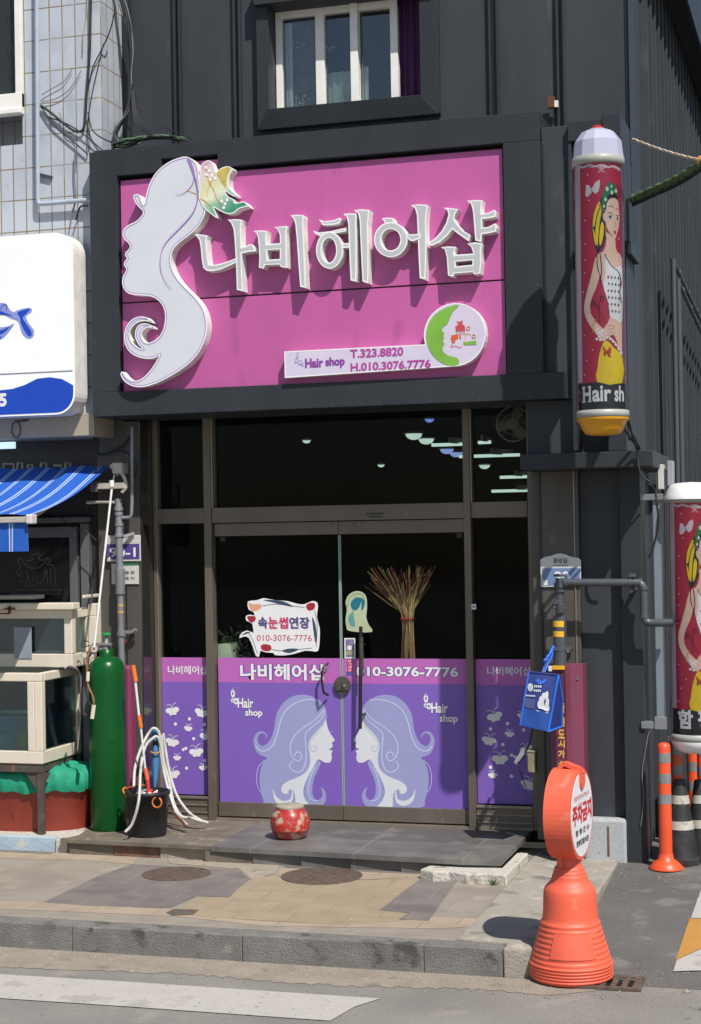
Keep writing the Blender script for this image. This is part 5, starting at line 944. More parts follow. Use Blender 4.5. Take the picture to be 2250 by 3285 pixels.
# ------------------------------------------------------------------ gas cylinder
gc = root('gas_cylinder', (-1.62, -.60, ZP), 'tall dark green gas cylinder standing on the step left of the shop', 'gas cylinder')
k_ = .56
gx, gy = PZ(347, 2640, ZP)[0], -.56; GN = mat('dark green cylinder paint', VV('#0a4e20'), .3, 0, var=.10, scale=4, bump=.03, bscale=20, dirt=[(VV('#3f6a45'), 40, .735), (VV('#0a3f1b'), 9, .66), (VV('#7a8a6a'), 55, .735)], spec=.3)
rc = .5*(PY(404, 2400, gy)[0]-PY(292, 2400, gy)[0])*.96; gx = PY(347, 2400, gy)[0]
def gz(py): return PY(347, py, gy)[1]-ZP
zs = gz(2105); g = M(); g.lathe([(rc*.93, 0), (rc, .02), (rc, zs-.13), (rc*.98, zs-.09), (rc*.88, zs-.045), (rc*.68, zs-.015), (rc*.4, zs-.002), (rc*.3, zs+.005)], gx, gy, GN, 40, z0=ZP); g.build('body', gc)
g = M(); g.lathe([(rc*.38, zs-.01), (rc*.38, zs+.05), (rc*.33, zs+.052), (rc*.33, zs+.0)], gx, gy, GN, 24, z0=ZP); g.lathe([(rc*.2, zs), (rc*.2, zs+.09), (rc*.12, zs+.1), (rc*.12, zs+.14)], gx, gy, GALV, 16, z0=ZP); g.tube([(gx-.1, gy-.02, ZP+zs+.085), (gx+.05, gy-.02, ZP+zs+.085)], .014, GALV, 10); g.build('valve', gc)
g = M(); zh = ZP+zs+.15; g.lathe([(.008, -.02), (.012, 0), (.034, .002), (.036, .012), (.03, .018), (.001, .016)], gx, gy, mat('green handwheel', VV('#1f8a48'), .4), 12, False, z0=zh); g.build('handwheel', gc)
def gauge(px, py, r_, face=True, nm='pressure_gauge'):
    a = PY(px, py, gy-.03); g = M(); GM = mat('brass nickel', VV('#9a9286'), .3, .7, var=.2, scale=30); c_ = [(a[0]+r_*math.cos(t*.314), a[1]+r_*math.sin(t*.314)) for t in range(20)]
    g.prism(c_, gy, gy-.06, GM, mat('gauge face', VV('#c9c3b5'), .4), [(.005, GM)]); g.poly([(a[0]+r_*.3*math.cos(t*.8), a[1]+r_*.3*math.sin(t*.8)) for t in range(8)], gy-.062, mat('gauge red', VV('#a04038'), .5)) if face else None; g.build(nm, gc)
gauge(308, 2080, .032); gauge(277, 2100, .026, False); gauge(305, 2118, .024, False, 'regulator_knob')
g = M(); g.tube(cr([wp(290, 2070, gy), wp(262, 2075, gy-.05), wp(268, 2055, gy-.04), wp(285, 2060, gy)], 6, False), .004, CB, 6); g.tube([wp(277, 2100, gy-.02), wp(330, 2083, gy-.02)], .012, GALV, 8); g.tube([wp(285, 2110, gy-.03), wp(283, 2150, gy-.05)], .008, GALV, 8); g.build('regulator_pipe', gc)
# burgundy pipe cover
PC = mat('burgundy pipe cover', VV('#7c3352', .95), .5, 0, var=.07, scale=4, dirt=[(VV('#96576c', .95), 25, .69)])
g = M(); a = PY(400, 2135, -.36); c = PY(442, 2620, -.30); g.box(a[0]-.05, c[0], -.40, -.285, ZP, a[1], PC); tag(g.build('pipe_cover', bev=.02), 'narrow burgundy pipe cover behind the green gas cylinder', 'pipe cover')
# gas pipe left
gp_ = root('gas_pipe', (PY(385, 2000, -.36)[0], -.36, 1.3), 'rusty grey gas pipe rising beside the 90-1 address plate', 'pipe')
PJ = mat('grey galvanised rusty', VV('#85868a'), .45, .3, var=.15, scale=14, dirt=[(VV('#7d4526'), 7, .6), (VV('#8f6a48'), 16, .66)])
PG_ = mat('grey galvanised clean', VV('#8f9299'), .42, .3, var=.12, scale=14)
Yg = -.36; g = M(); g.tube([wp(386, 1870, Yg), wp(391, 2140, Yg)], .024, PJ, 14); g.tube([wp(380, 1600, Yg), wp(386, 1870, Yg)], .026, PG_, 14); g.build('riser', gp_)
for py, r_, h_ in ((1632, .034, 6), (1648, .032, 5), (1682, .032, 5), (1717, .034, 5), (1865, .036, 40), (2032, .032, 8)):
    g = M(); g.tube([wp(380+(py-1600)*.024, py-h_, Yg), wp(380+(py-1600)*.024, py+h_, Yg)], r_, PJ if py > 1800 else PG_, 14); g.build('coupling', gp_)
g = M(); g.tube(round_path([wp(280, 1612, Yg), wp(330, 1610, Yg), wp(384, 1612, Yg)], .03), .013, PVC, 10); g.tube(round_path([wp(385, 1661, Yg), wp(422, 1660, Yg), wp(424, 1605, Yg), wp(424, 1370, Yg-.0)], .03), .013, PG_, 10); g.build('branch', gp_)
g = M(); g.obox(wp(395, 1722, Yg), wp(430, 1712, -.30), .02, .03, GALV); g.build('clamp', gp_); g = M(); g.obox(wp(388, 2027, Yg), wp(435, 2027, -.29), .02, .02, GALV); g.tube([wp(425, 2027, -.34), wp(438, 2020, -.34)], .016, GALV, 10); g.obox(wp(420, 2035, -.3), wp(402, 2065, -.3), .012, .012, RUST); g.build('clamp', gp_)
for py in (1940, 1955, 1965): pass
g = M(); 
for py in (1942, 1963): g.tube([wp(387.5, py-3, Yg), wp(387.6, py+3, Yg)], .0252, mat('faded amber band', VV('#b99a5a'), .6), 14)
g.build('bands', gp_)
# address plates left
ap = root('address_plate', (PY(400, 1760, -.3)[0], -.3, PY(400, 1800, -.3)[1]), 'white and violet address plate reading 90-1, half behind the grey pipe', 'address plate')
g = M(); g.quadpx(342, 1718, 452, 1802, -.285, -.295, mat('white enamel', VV('#c9c7c2'), .4, var=.06)); g.build('plate', ap, bev=.004); g = M(); g.quadpx(344, 1746, 448, 1795, -.2945, -.2965, mat('violet enamel', VV('#51438a'), .4)); g.textpx('90-1', 352, 436, 1757, 1788, -.297, PAPER, .02, -.2975); g.poly(PP([(344, 1795), (352, 1786), (360, 1795)], -.297), -.2975, PAPER); g.build('print', ap)
ip = root('inspection_plate', (PY(420, 1840, -.3)[0], -.3, PY(420, 1870, -.3)[1]), 'small worn white plate with a green top edge below the 90-1 plate', 'plate')
g = M(); g.quadpx(358, 1808, 446, 1874, -.285, -.291, mat('worn white plate', VV('#cbcac4'), .5, 0, var=.1, scale=20, dirt=[(VV('#8a7a5a'), 30, .68)])); g.build('plate', ip); g = M(); g.quadpx(394, 1806, 446, 1814, -.2905, -.2925, mat('green strip print', VV('#2e6b45'), .5)); g.textpx('충 전', 402, 432, 1832, 1842, -.292, mat('dark print', VV('#444444'), .6), .02, -.2935); g.textpx('호 이', 402, 432, 1850, 1860, -.292, MC['dark print'], .02, -.2935)
g.build('print', ip)
# ------------------------------------------------------------------ bucket, mop, hose, umbrella
bx_, by_ = PZ(475, 2655, ZP)[0], -.72; bx_ = PY(475, 2600, by_)[0]
def bz(py): return PY(475, py, by_)[1]-ZP
BK = mat('black bucket plastic', (.014, .014, .017), .38, var=.2); bu = root('bucket', (bx_, by_, ZP), 'black bucket with orange ring handles holding mops by the shop step', 'bucket')
rt_ = .5*(PY(546, 2530, by_)[0]-PY(408, 2530, by_)[0])*.95; hb = bz(2540)
g = M(); g.lathe([(rt_*.8, 0), (rt_*.84, .02), (rt_*.95, hb-.02), (rt_*1.0, hb-.02), (rt_*1.03, hb+.005), (rt_*.97, hb+.01), (rt_*.92, hb-.02), (rt_*.8, .03)], bx_, by_, BK, 36, z0=ZP); g.build('body', bu)
OR = mat('orange ring plastic', VV('#d8742a'), .4); g = M(); a = PY(503, 2575, by_-rt_); g.tube([(a[0]+.035*math.cos(t*.4189+1.9), by_-rt_*.96, a[1]+.035*math.sin(t*.4189+1.9)) for t in range(14)], .006, OR, 8); g.build('ring_handle', bu)
g = M(); g.tube(cr([wp(405, 2525, by_), wp(395, 2535, by_-.02), wp(410, 2558, by_-.05), wp(420, 2545, by_-.02)], 5, False), .006, OR, 8); g.tube(cr([wp(405, 2530, by_), wp(440, 2518, by_), wp(480, 2520, by_+.02)], 5, False), .004, OR, 6); g.build('ring_handle', bu)
mp_ = root('mop', wp(478, 2545, by_), 'mop with an orange and white telescopic handle standing in the black bucket', 'mop')
def seg(nm, p, q, r_, mt): g = M(); g.tube([wp(*p, by_), wp(*q, by_)], r_, mt, 10); g.build(nm, mp_)
seg('grip', (427, 2134), (436, 2186), .017, OR); seg('shaft', (434, 2180), (450, 2330), .0095, WHITE); seg('collar', (446, 2294), (453, 2334), .015, OR); seg('shaft', (452, 2330), (467, 2470), .008, WHITE); seg('collar', (466, 2464), (474, 2502), .015, ORANGE); seg('head', (474, 2502), (480, 2560), .013, mat('red mop joint', VV('#d3402f'), .4))
g = M()
for i in range(60): a_ = random.uniform(0, 6.28); r_ = random.uniform(0, .08); g.tube([(bx_+r_*math.cos(a_), by_+r_*math.sin(a_), ZP+hb-.01+random.uniform(-.01, .015)), (bx_+r_*1.3*math.cos(a_+.5), by_+r_*1.3*math.sin(a_+.5), ZP+hb-.05)], .008, [MC['red mop joint'], mat('grey mop yarn', (.4, .36, .4), .9), WHITES][i % 3], 5)
g.build('mop_yarn', mp_)
ub = root('umbrella', wp(505, 2500, -.35), 'folded blue umbrella leaning upright behind the hose', 'umbrella')
UB = mat('blue umbrella cloth', VV('#3a6f9e'), .7, 0, var=.2, scale=15); g = M(); ux_ = PY(498, 2400, -.33)[0]; q0, q1 = wp(497, 2530, -.42), wp(503, 2395, -.36); g.tube([q0, wp(500, 2450, -.39), wp(501, 2390, -.36)], [.012, .03, .02], UB, 8); g.build('canopy', ub); g = M(); g.tube([wp(497, 2375, -.35), wp(500, 2340, -.34)], .026, UB, 10); g.tube([wp(499, 2390, -.35), wp(499, 2370, -.35)], .02, BLACKM, 8); g.build('handle', ub); g = M(); g.tube([wp(484, 2412, -.40), wp(500, 2418, -.42), wp(515, 2412, -.40)], .006, mat('yellow strap', VV('#c79a3a'), .6), 6); g.build('strap', ub)
hs = root('garden_hose', wp(520, 2650, -.5), 'long white garden hose draped in loops beside the shopfront', 'hose')
HW = mat('white hose rubber', VV('#bdbdb8'), .4, 0, var=.12, scale=14, dirt=[(VV('#8a857a'), 9, .62)])
def hose(pts, Ys_): q = [wp(*p, y) for p, y in zip(Zt(pts), Ys_)]; g = M(); g.tube(cr(q, 7, False), .0108, HW, 10); g.build('loop', hs)
hose([(950, 1380), (960, 1240), (1000, 1110), (1050, 1010), (1090, 965), (1130, 1000), (1140, 1130), (1165, 1280), (1210, 1450), (1260, 1580), (1330, 1655)], [-.75, -.65, -.5, -.42, -.4, -.38, -.38, -.4, -.45, -.5, -.55])
hose([(890, 1700), (940, 1640), (985, 1480), (1000, 1250), (1030, 1100), (1080, 1040), (1120, 1030), (1150, 1130), (1170, 1300), (1215, 1480), (1250, 1570)], [-.95, -.93, -.93, -.8, -.6, -.45, -.4, -.38, -.4, -.42, -.5])
hose([(1160, 1000), (1170, 1080), (1200, 1260), (1250, 1430), (1330, 1550), (1410, 1610), (1480, 1638)], [-.33, -.33, -.35, -.38, -.42, -.45, -.45])
hose([(1150, 1010), (1160, 1180), (1200, 1340), (1235, 1500), (1290, 1590), (1350, 1600), (1440, 1630)], [-.35, -.36, -.38, -.42, -.45, -.45, -.46])
tp_ = M(); q = [wp(*p, y) for p, y in zip(Zt([(1230, 1560), (1280, 1610), (1330, 1668)]), (-.5, -.55, -.6))]; tp_.tube(q, .01, RUST, 8); tag(tp_.build('rusty_stick'), 'short rusty stick lying among the hose ends', 'stick')
# red pot
rp = root('ceramic_pot', (-.24, -.62, ZP), 'chipped red round ceramic pot on the step in front of the doors', 'pot')
px_, py_ = PY(931, 2600, -.64)[0], -.64; rr = .5*(PY(994, 2620, py_)[0]-PY(867, 2620, py_)[0])*.96
def rz_(p): return PY(931, p, py_)[1]-ZP
RP = mat('chipped red glaze', VV('#b03028'), .3, 0, var=.12, scale=8, dirt=[(VV('#b5a08c', 1.0), 11, .555), (VV('#83796c', 1.), 26, .60)], coat=.4, bump=.15, bscale=20)
g = M(); h_ = rz_(2585); g.lathe([(rr*.62, 0), (rr*.82, h_*.1), (rr*.95, h_*.28), (rr*.965, h_*.285), (rr*.965, h_*.30), (rr, h_*.45), (rr*.99, h_*.60), (rr*.965, h_*.62), (rr*.97, h_*.64), (rr*.86, h_*.8), (rr*.70, h_*.93), (rr*.69, h_*1.0), (rr*.6, h_*1.0), (rr*.5, h_*.6)], px_, py_, RP, 48, z0=ZP); g.build('body', rp)
g = M(); g.lathe([(rr*.70, h_*.95), (rr*.72, h_), (rr*.66, h_*1.035), (rr*.001, h_*1.02)], px_, py_, mat('grey stone lid', HH('#b5ab9c'), .85, var=.2, scale=30, bump=.4), 40, z0=ZP); g.build('lid', rp)
# ================================================================== BARBER POLES
YC = -1.25; CXP = PY(1926, 900, YC)[0]
def dep(x, y): return (np.array([x, y, 2.4])-CAM)@fw
RO = 80.5/F*dep(CXP, YC); RI = RO*.95
def Zp(p): return Z(p, 2.0569, 1600, 350)
zref = PY(1926, 900, YC)[1]
AMUL = .00
def art(figure_text, kind):
    """flat artwork in local coords: x offset from the axis (m), z relative to zref"""
    g = M()
    def L_(pts): return [(PY(x, y, YC)[0]-CXP, PY(x, y, YC)[1]-zref) for x, y in Zp(pts)]
    kx = math.cos(YAW)*1.0
    def po(pts, mt, y, sm=2): g.poly(cr(L_(pts), sm) if sm else L_(pts), y, mt)
    def rb(pts, w_, mt, y): g.ribbon(L_(pts), w_, y, mt)
    SK = mat('print skin', VV('#ecc9b4'), .4); BKP = mat('print black', (.012, .012, .015), .4); YL = mat('print yellow', VV('#f0d21e'), .4); GNp = mat('print green', VV('#157a4a'), .4); WP = mat('print white', (.8, .8, .8), .4); RDP = mat('print dark red', VV('#8e1428'), .4); LP = mat('print pale', VV('#dccfd4'), .4); GD = mat('print gold', VV('#d9a030'), .4); CRM = mat('print crimson', VV('#c01f45'), .4)
    # lace
    rb([(540, 405), (570, 415), (600, 400), (640, 412), (680, 400), (720, 412), (760, 400), (800, 412)], .010, LP, -.001); rb([(545, 420), (580, 405), (620, 418), (660, 405), (700, 418), (740, 405), (800, 420)], .004, LP, -.001)
    for x, y, r_ in ((665, 415, .010), (690, 415, .010), (678, 432, .009), (665, 445, .006), (692, 445, .006)): a = L_([(x, y)])[0]; g.disc(a[0], a[1], r_, -.0012, LP, 10); g.disc(a[0], a[1], r_*.5, -.0016, CRM, 8)
    g.poly(L_([(508, 392), (540, 392), (556, 1815), (526, 1815)]), -.0006, mat('painted edge highlight', VV('#cdbcc6'), .4)); g.poly(L_([(806, 385), (826, 385), (836, 1815), (815, 1815)]), -.0006, mat('print dull edge', VV('#86566a'), .4))  # pale left strip paints the acrylic tube's highlight into the artwork
    # bow
    po([(580, 530), (600, 535), (612, 555), (625, 545), (640, 515), (668, 498), (670, 530), (660, 575), (640, 592), (622, 575), (610, 590), (590, 612), (575, 600), (578, 560)], LP, -.001, 1); rb([(612, 540), (620, 590)], .003, BKP, -.0014)
    # hair behind
    po([(690, 600), (665, 640), (640, 680), (622, 740), (615, 810), (625, 880), (640, 940), (648, 975), (665, 970), (690, 930), (712, 850), (720, 760), (715, 660)], BKP, -.001)
    for st_ in ([(662, 640), (630, 720), (622, 800), (635, 800), (650, 720), (672, 660)], [(668, 690), (650, 750), (640, 830), (645, 910), (655, 930), (660, 850), (668, 770), (680, 700)], [(622, 810), (630, 880), (643, 930), (640, 860)], [(680, 770), (668, 830), (665, 900), (672, 930), (688, 880), (695, 800)]): po(st_, YL, -.0014)
    po([(668, 650), (682, 690), (676, 700), (662, 668)], mat('print orange', VV('#e08838'), .4), -.0016)
    # body
    po([(705, 830), (712, 880), (705, 930), (690, 965), (655, 985), (640, 1010), (622, 1080), (602, 1160), (578, 1250), (565, 1320), (572, 1380), (600, 1440), (640, 1495), (680, 1545), (700, 1550), (725, 1520), (760, 1500), (800, 1600), (812, 1640), (812, 1380), (735, 1400), (722, 1300), (705, 1230), (690, 1190), (668, 1100), (668, 1120), (650, 1190), (620, 1260), (605, 1320), (612, 1370), (640, 1420), (690, 1470), (715, 1440), (730, 1400), (765, 1385), (812, 1380), (812, 1000), (800, 970), (780, 960), (770, 930), (768, 880)], SK, -.0012, 0)
    rb([(648, 985), (655, 1060), (665, 1110), (680, 1180)], .003, BKP, -.0017); rb([(622, 1080), (602, 1160), (578, 1250), (566, 1320), (573, 1380), (600, 1440), (650, 1510)], .0022, BKP, -.0017)
    rb([(670, 980), (680, 1080), (672, 1160)], .006, BKP, -.0018); rb([(655, 950), (650, 1040), (660, 1100)], .004, BKP, -.0018)
    # top
    po([(712, 990), (740, 1040), (775, 1065), (812, 1060), (812, 1405), (770, 1400), (735, 1392), (728, 1320), (705, 1240), (690, 1180), (705, 1110), (700, 1040)], WP, -.0018)
    for r_ in range(6):
        for c_ in range(5):
            x, y = 722+c_*22+(r_ % 2)*4, 1130+r_*44; 
            if x < 808: po([(x, y-12), (x+6, y), (x, y+12), (x-6, y)], [BKP, RDP, GNp][(r_+c_) % 3], -.0022, 0)
    rb([(700, 980), (720, 1020), (750, 1060), (785, 1085), (800, 1130), (800, 1180)], .006, mat('print beads', VV('#6a5a60'), .4), -.0024); rb([(795, 1100), (806, 1160), (796, 1220), (806, 1290)], .005, BKP, -.0024)
    # waistband and skirt
    po([(690, 1560), (720, 1548), (760, 1590), (812, 1640), (812, 1815), (652, 1815), (655, 1720), (665, 1640)], YL, -.0018); 
    rb([(712, 1520), (740, 1535), (775, 1570), (810, 1625)], .014, WP, -.0022)
    for x, y in ((725, 1528), (742, 1542), (760, 1560), (778, 1580), (795, 1605)): a = L_([(x, y)])[0]; g.disc(a[0], a[1], .0045, -.0026, RDP, 8)
    po([(683, 1580), (700, 1592), (712, 1612), (738, 1578), (742, 1610), (735, 1640), (742, 1658), (722, 1650), (712, 1630), (700, 1648), (690, 1640), (695, 1615)], mat('print rust', VV('#b5401e'), .4), -.0022, 1)
    # hand + bracelets
    for y, w_ in ((1438, .008), (1458, .008), (1480, .009), (1500, .008)): rb([(705, y+14), (730, y-6), (755, y), (768, y+8)], w_, SK, -.002); rb([(715, y+16), (740, y+6), (765, y+14)], .0018, mat('print brown line', VV('#8f6a55'), .4), -.0024)
    rb([(622, 1455), (632, 1430), (640, 1405)], .008, GD, -.002); rb([(622, 1490), (630, 1465)], .006, GD, -.002)
    for x, y in ((652, 1475), (668, 1490), (680, 1505), (655, 1500), (665, 1520), (650, 1535), (672, 1540), (685, 1482)): a = L_([(x, y)])[0]; g.disc(a[0], a[1], .0085, -.0025, WP, 10)
    # scissors
    for q in ([(668, 1330), (640, 1300), (625, 1290)], [(640, 1320), (672, 1360), (698, 1420)], [(680, 1250), (665, 1330), (668, 1430)]): rb(q, .0035, BKP, -.0016)
    for x, y in ((625, 1300), (682, 1270)): a = L_([(x, y)])[0]; g.tube([(a[0]+.011*math.cos(t), -.002, a[1]+.015*math.sin(t)) for t in [k*.785 for k in range(9)]], .0018, BKP, 4)
    # head
    po([(712, 640), (730, 612), (765, 600), (785, 620), (790, 680), (795, 740), (788, 800), (775, 850), (762, 882), (748, 860), (725, 830), (708, 790), (700, 740), (700, 690)], SK, -.0020)
    po([(688, 720), (700, 715), (704, 745), (700, 770), (690, 750)], SK, -.0021)
    po([(708, 700), (712, 650), (735, 615), (770, 608), (785, 625), (780, 595), (755, 582), (725, 592), (705, 625), (698, 680)], BKP, -.0023)
    po([(680, 650), (684, 600), (700, 550), (720, 520), (745, 510), (770, 525), (782, 560), (785, 590), (760, 578), (730, 588), (708, 618), (700, 680), (692, 705), (684, 700)], GNp, -.0026)
    for x, y, r_ in ((715, 555, .012), (745, 575, .011), (742, 535, .008), (705, 625, .010), (770, 560, .010), (695, 670, .008)): a = L_([(x, y)])[0]; g.poly(ell(a[0], a[1], r_*.8, r_*1.25, 12), -.0031, mat('print mint', VV('#c9e4d0'), .4))
    for x, y in ((735, 735), (782, 738)): a = L_([(x, y)])[0]; sx_ = 1 if x < 750 else .55; g.poly(ell(a[0], a[1], .0105*sx_, .013, 14), -.0024, mat('print blue grey', VV('#8fa0b0'), .4)); g.poly(ell(a[0], a[1], .0055*sx_, .008, 10), -.0028, BKP)
    rb([(718, 715), (735, 706), (752, 718)], .0032, BKP, -.003); rb([(722, 672), (742, 662), (755, 675)], .0028, BKP, -.003); rb([(768, 680), (786, 674)], .0028, BKP, -.003); rb([(772, 722), (790, 716)], .003, BKP, -.003)
    rb([(766, 760), (770, 790), (762, 795)], .0015, mat('print brown line', VV('#8f6a55'), .4), -.0026)
    po([(754, 828), (765, 820), (775, 828), (768, 848), (758, 840)], mat('print lips', VV('#b8454a'), .4), -.0028, 1)
    rb([(708, 785), (708, 820), (706, 862)], .005, GD, -.0026)
    for x, y in ((590, 465), (598, 632), (572, 760), (572, 912), (572, 1020), (572, 1100), (562, 1225), (570, 1510), (622, 1605), (585, 1672), (570, 1765), (790, 870)): a = L_([(x, y)])[0]; g.disc(a[0], a[1], .0045, -.001, LP, 8)
    zb, zt, zl = L_([(670, 1990)])[0][1], L_([(670, 380)])[0][1], L_([(670, 1815)])[0][1]
    # black band & lettering
    yb_, yt_ = L_([(600, 1945)])[0][1], L_([(600, 1840)])[0][1]
    k = lambda x: L_([(x, 1890)])[0][0]
    if kind == 1:
        c = g; 
        for body, a, b2 in (('H', 562, 612), ('air', 620, 742), ('sh', 762, 822)):
            g.text(body, k(a), k(b2), yb_, yt_+(.0 if body != 'air' else 0), -.003, WP, .03)
        for xs in (567, 604):
            for zz_ in (yb_, yt_-.010): g.poly([(k(xs-11), zz_), (k(xs+11), zz_), (k(xs+11), zz_+.008), (k(xs-11), zz_+.008)], -.0034, WP)
        g.text('p', k(528), k(552), yb_-.02, yt_-.02, -.003, mat('print dull pink', VV('#a05a68'), .5), .02)
    else:
        g.text('함', k(568), k(668), yb_-.005, yt_+.02, -.003, WP, .04); g.text('평', k(700), k(800), yb_-.005, yt_+.02, -.003, WP, .04)
    return g, zb, zt, zl
def wrapmesh(g, rad, th0, cx, cy, cz, name, parent, maxs=.985):
    bm = bmesh.new(); vs = [bm.verts.new(v) for v in g.v]
    for f, mi in zip(g.f, g.mi):
        try: q = bm.faces.new([vs[i] for i in f]); q.material_index = mi
        except ValueError: pass
    for k in range(-10, 11):
        x = rad*math.sin(k*R(7.5)); bmesh.ops.bisect_plane(bm, geom=bm.verts[:]+bm.edges[:]+bm.faces[:], plane_co=(x, 0, 0), plane_no=(1, 0, 0))
    for v in bm.verts:
        s_ = v.co.x/rad
        ph = math.asin(max(-maxs, min(maxs, s_)))+(0 if abs(s_) < maxs else math.copysign((abs(s_)-maxs)*1.0, s_)); rr = rad-v.co.y; a_ = ph+th0
        v.co = Vector((cx+rr*math.sin(a_), cy-rr*math.cos(a_), cz+v.co.z))
    me = bpy.data.meshes.new(name); bm.to_mesh(me); bm.free()
    for mt in g.mats: me.materials.append(mt)
    q = parent
    while q.parent: q = q.parent
    me.transform(Matrix.Translation(-q.location)); o = bpy.data.objects.new(name, me); COL.objects.link(o); o.parent = parent; return o
def barber(cx, cy, cz, kind, label):
    t = root('barber_pole', (cx, cy, cz-.9), label, 'barber pole', 'advertising pole lights on the hair shop')
    th = math.atan2(CAM[0]-cx, CAM[1]*-1+cy)
    RED = mat('print crimson ground', VV('#b81c40'), .4, 0, var=.03); BKB = mat('print black band', (.014, .014, .02), .4); AR = mat('opal dome acrylic', VV('#b2b3c8'), .3, 0, var=.02)
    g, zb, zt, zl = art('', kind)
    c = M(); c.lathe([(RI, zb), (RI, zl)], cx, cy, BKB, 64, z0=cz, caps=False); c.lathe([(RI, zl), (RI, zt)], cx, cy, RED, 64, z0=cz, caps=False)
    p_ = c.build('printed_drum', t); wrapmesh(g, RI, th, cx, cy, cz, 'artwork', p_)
    c = M(); c.lathe([(RO*.985, zb-.01), (RO*.985, zt+.02)], cx, cy, glassmat('clear acrylic tube', (.97, .97, .98), .025, .05), 48, z0=cz, caps=False); c.build('acrylic_tube', t)
    def zz(py): return PY(1926, py, YC)[1]-zref
    RG = mat('grey lamp ring', VV('#a3a59e'), .45, 0, var=.05, scale=8)
    def band(z0, z1): c = M(); c.lathe([(RO*.98, z0), (RO*1.045, z0+.004), (RO*1.045, z1-.004), (RO*.98, z1)], cx, cy, RG, 48, z0=cz); c.build('ring', t, bev=0); 
    band(zz(536), zz(508)); band(zz(1342), zz(1318))
    if kind == 1:
        c = M(); c.lathe([(RO*1.02, zz(510)), (RO*.95, zz(458)), (RO*.66, zz(426)), (RO*.28, zz(413))], cx, cy, AR, 12, False, z0=cz); c.build('dome', t)
        c = M(); c.lathe([(RO*.32, zz(414)), (RO*.2, zz(406)), (RO*.12, zz(402)), (.0005, zz(399))], cx, cy, mat('red cap plastic', VV('#b3262a'), .4), 12, False, z0=cz); c.build('finial', t)
        YB = mat('amber bowl plastic', VV('#e0a01e'), .32, 0, var=.05); c = M(); c.lathe([(RO*1.03, zz(1342)), (RO*1.03, zz(1350)), (RO*.96, zz(1353)), (RO*.82, zz(1378)), (RO*.70, zz(1392)), (RO*.5, zz(1396)), (.0005, zz(1398))], cx, cy, YB, 48, z0=cz); c.build('bowl', t)
    else:
        c = M(); c.lathe([(RO*1.16, zz(524)), (RO*1.15, zz(515)), (RO*.98, zz(490)), (RO*.85, zz(474)), (RO*.6, zz(468)), (.0005, zz(465))], cx, cy, mat('white dome plastic', (.8, .8, .8), .3, var=.02), 48, z0=cz); c.build('dome', t)
        c = M(); c.lathe([(RO*1.04, zz(1342)), (RO*1.03, zz(1350)), (RO*.9, zz(1372)), (RO*.6, zz(1384)), (.0005, zz(1388))], cx, cy, MC['white dome plastic'], 48, z0=cz); c.build('bowl', t)
    return t, zz
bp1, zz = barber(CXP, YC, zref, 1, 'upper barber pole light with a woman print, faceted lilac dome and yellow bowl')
g = M(); SB_ = mat('dark bracket steel', VV('#2c2e31'), .5)
zA, zB_ = zref+zz(530), zref+zz(1325)
for zc in (zA, zB_): g.box(CXP-.02, CXP+.02, YC+RO*.6, -.46, zc-.015, zc+.015, SB_)
g.tube([(CXP+.05, YC+RO*.8, zB_-.0), wp(2050, 1442, -.70)], .007, SB_, 8); g.tube([(CXP+.09, YC+RO*.6, zB_+.04), wp(2054, 1440, -.70)], .006, SB_, 8); g.obox((CXP+.01, YC+RO, zA+.02), (CXP+.01, -.5, zA+.10), .03, .03, SB_)
g.box(CXP-.03, CXP+.05, -.475, -.44, zA-.1, zA+.15, SB_); g.build('wall_bracket', bp1, bev=.002)
cable('cable', [(2012, 1330), (2030, 1400), (2045, 1450), (2050, 1500), (2062, 1530), (2085, 1545)], [-1.1, -.9, -.79, -.79, -.79, -.78], .008, CB, 'black cable leaving the upper barber pole and crossing the dark ledge', None, lambda p: p)
CY2 = -.42; CX2 = PY(2224, 1900, CY2)[0]
z2 = PY(2222, 1613, CY2)[1]-zz(536)
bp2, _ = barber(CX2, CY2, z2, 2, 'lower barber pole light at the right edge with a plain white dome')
GA = mat('galvanised steel channel', VV('#8d9194'), .4, .4, var=.12, scale=10)
g = M(); z_a, z_b = z2+zz(524), z2+zz(1338)
xp = PY(2103, 2000, -.40)[0]; xq = PY(2136, 2000, -.40)[0]
g.box(xp, xq, -.43, -.36, PY(2120, 2300, -.4)[1], PY(2120, 1585, -.4)[1], mat('blue grey square post', VV('#808b92'), .45, .2, var=.1, scale=8, stretch=(1, 1, .3)))
g.box(PY(2052, 1600, -.44)[0], CX2, -.44, -.40, z_a-.0, z_a+.035, GA) if False else None
g.box(PY(2054, 1595, -.44)[0], xq, -.45, -.38, PY(2090, 1605, -.4)[1], PY(2090, 1585, -.4)[1], GA); g.box(PY(2058, 2330, -.44)[0], xq, -.45, -.38, PY(2090, 2335, -.4)[1], PY(2090, 2313, -.4)[1], GA); g.box(xq, CX2-RO*.8, -.44, -.38, z_b-.02, z_b+.02, GA); g.box(xq, CX2-RO*.8, -.44, -.38, z_a-.02, z_a+.02, GA)
g.quadpx(2100, 2300, 2140, 2340, -.4, -.46, GA); g.build('wall_bracket', bp2, bev=.003)
jb = M(); jb.quadpx(2110, 1490, 2130, 1570, -.2, -.33, MC['white enamel']); jb.quadpx(2140, 1478, 2160, 1560, -.2, -.33, mat('grey junction box', VV('#9a9ba5'), .4)); tag(jb.build('junction_box', bev=.004), 'pair of slim white and grey junction boxes under the dark ledge corner', 'junction box')
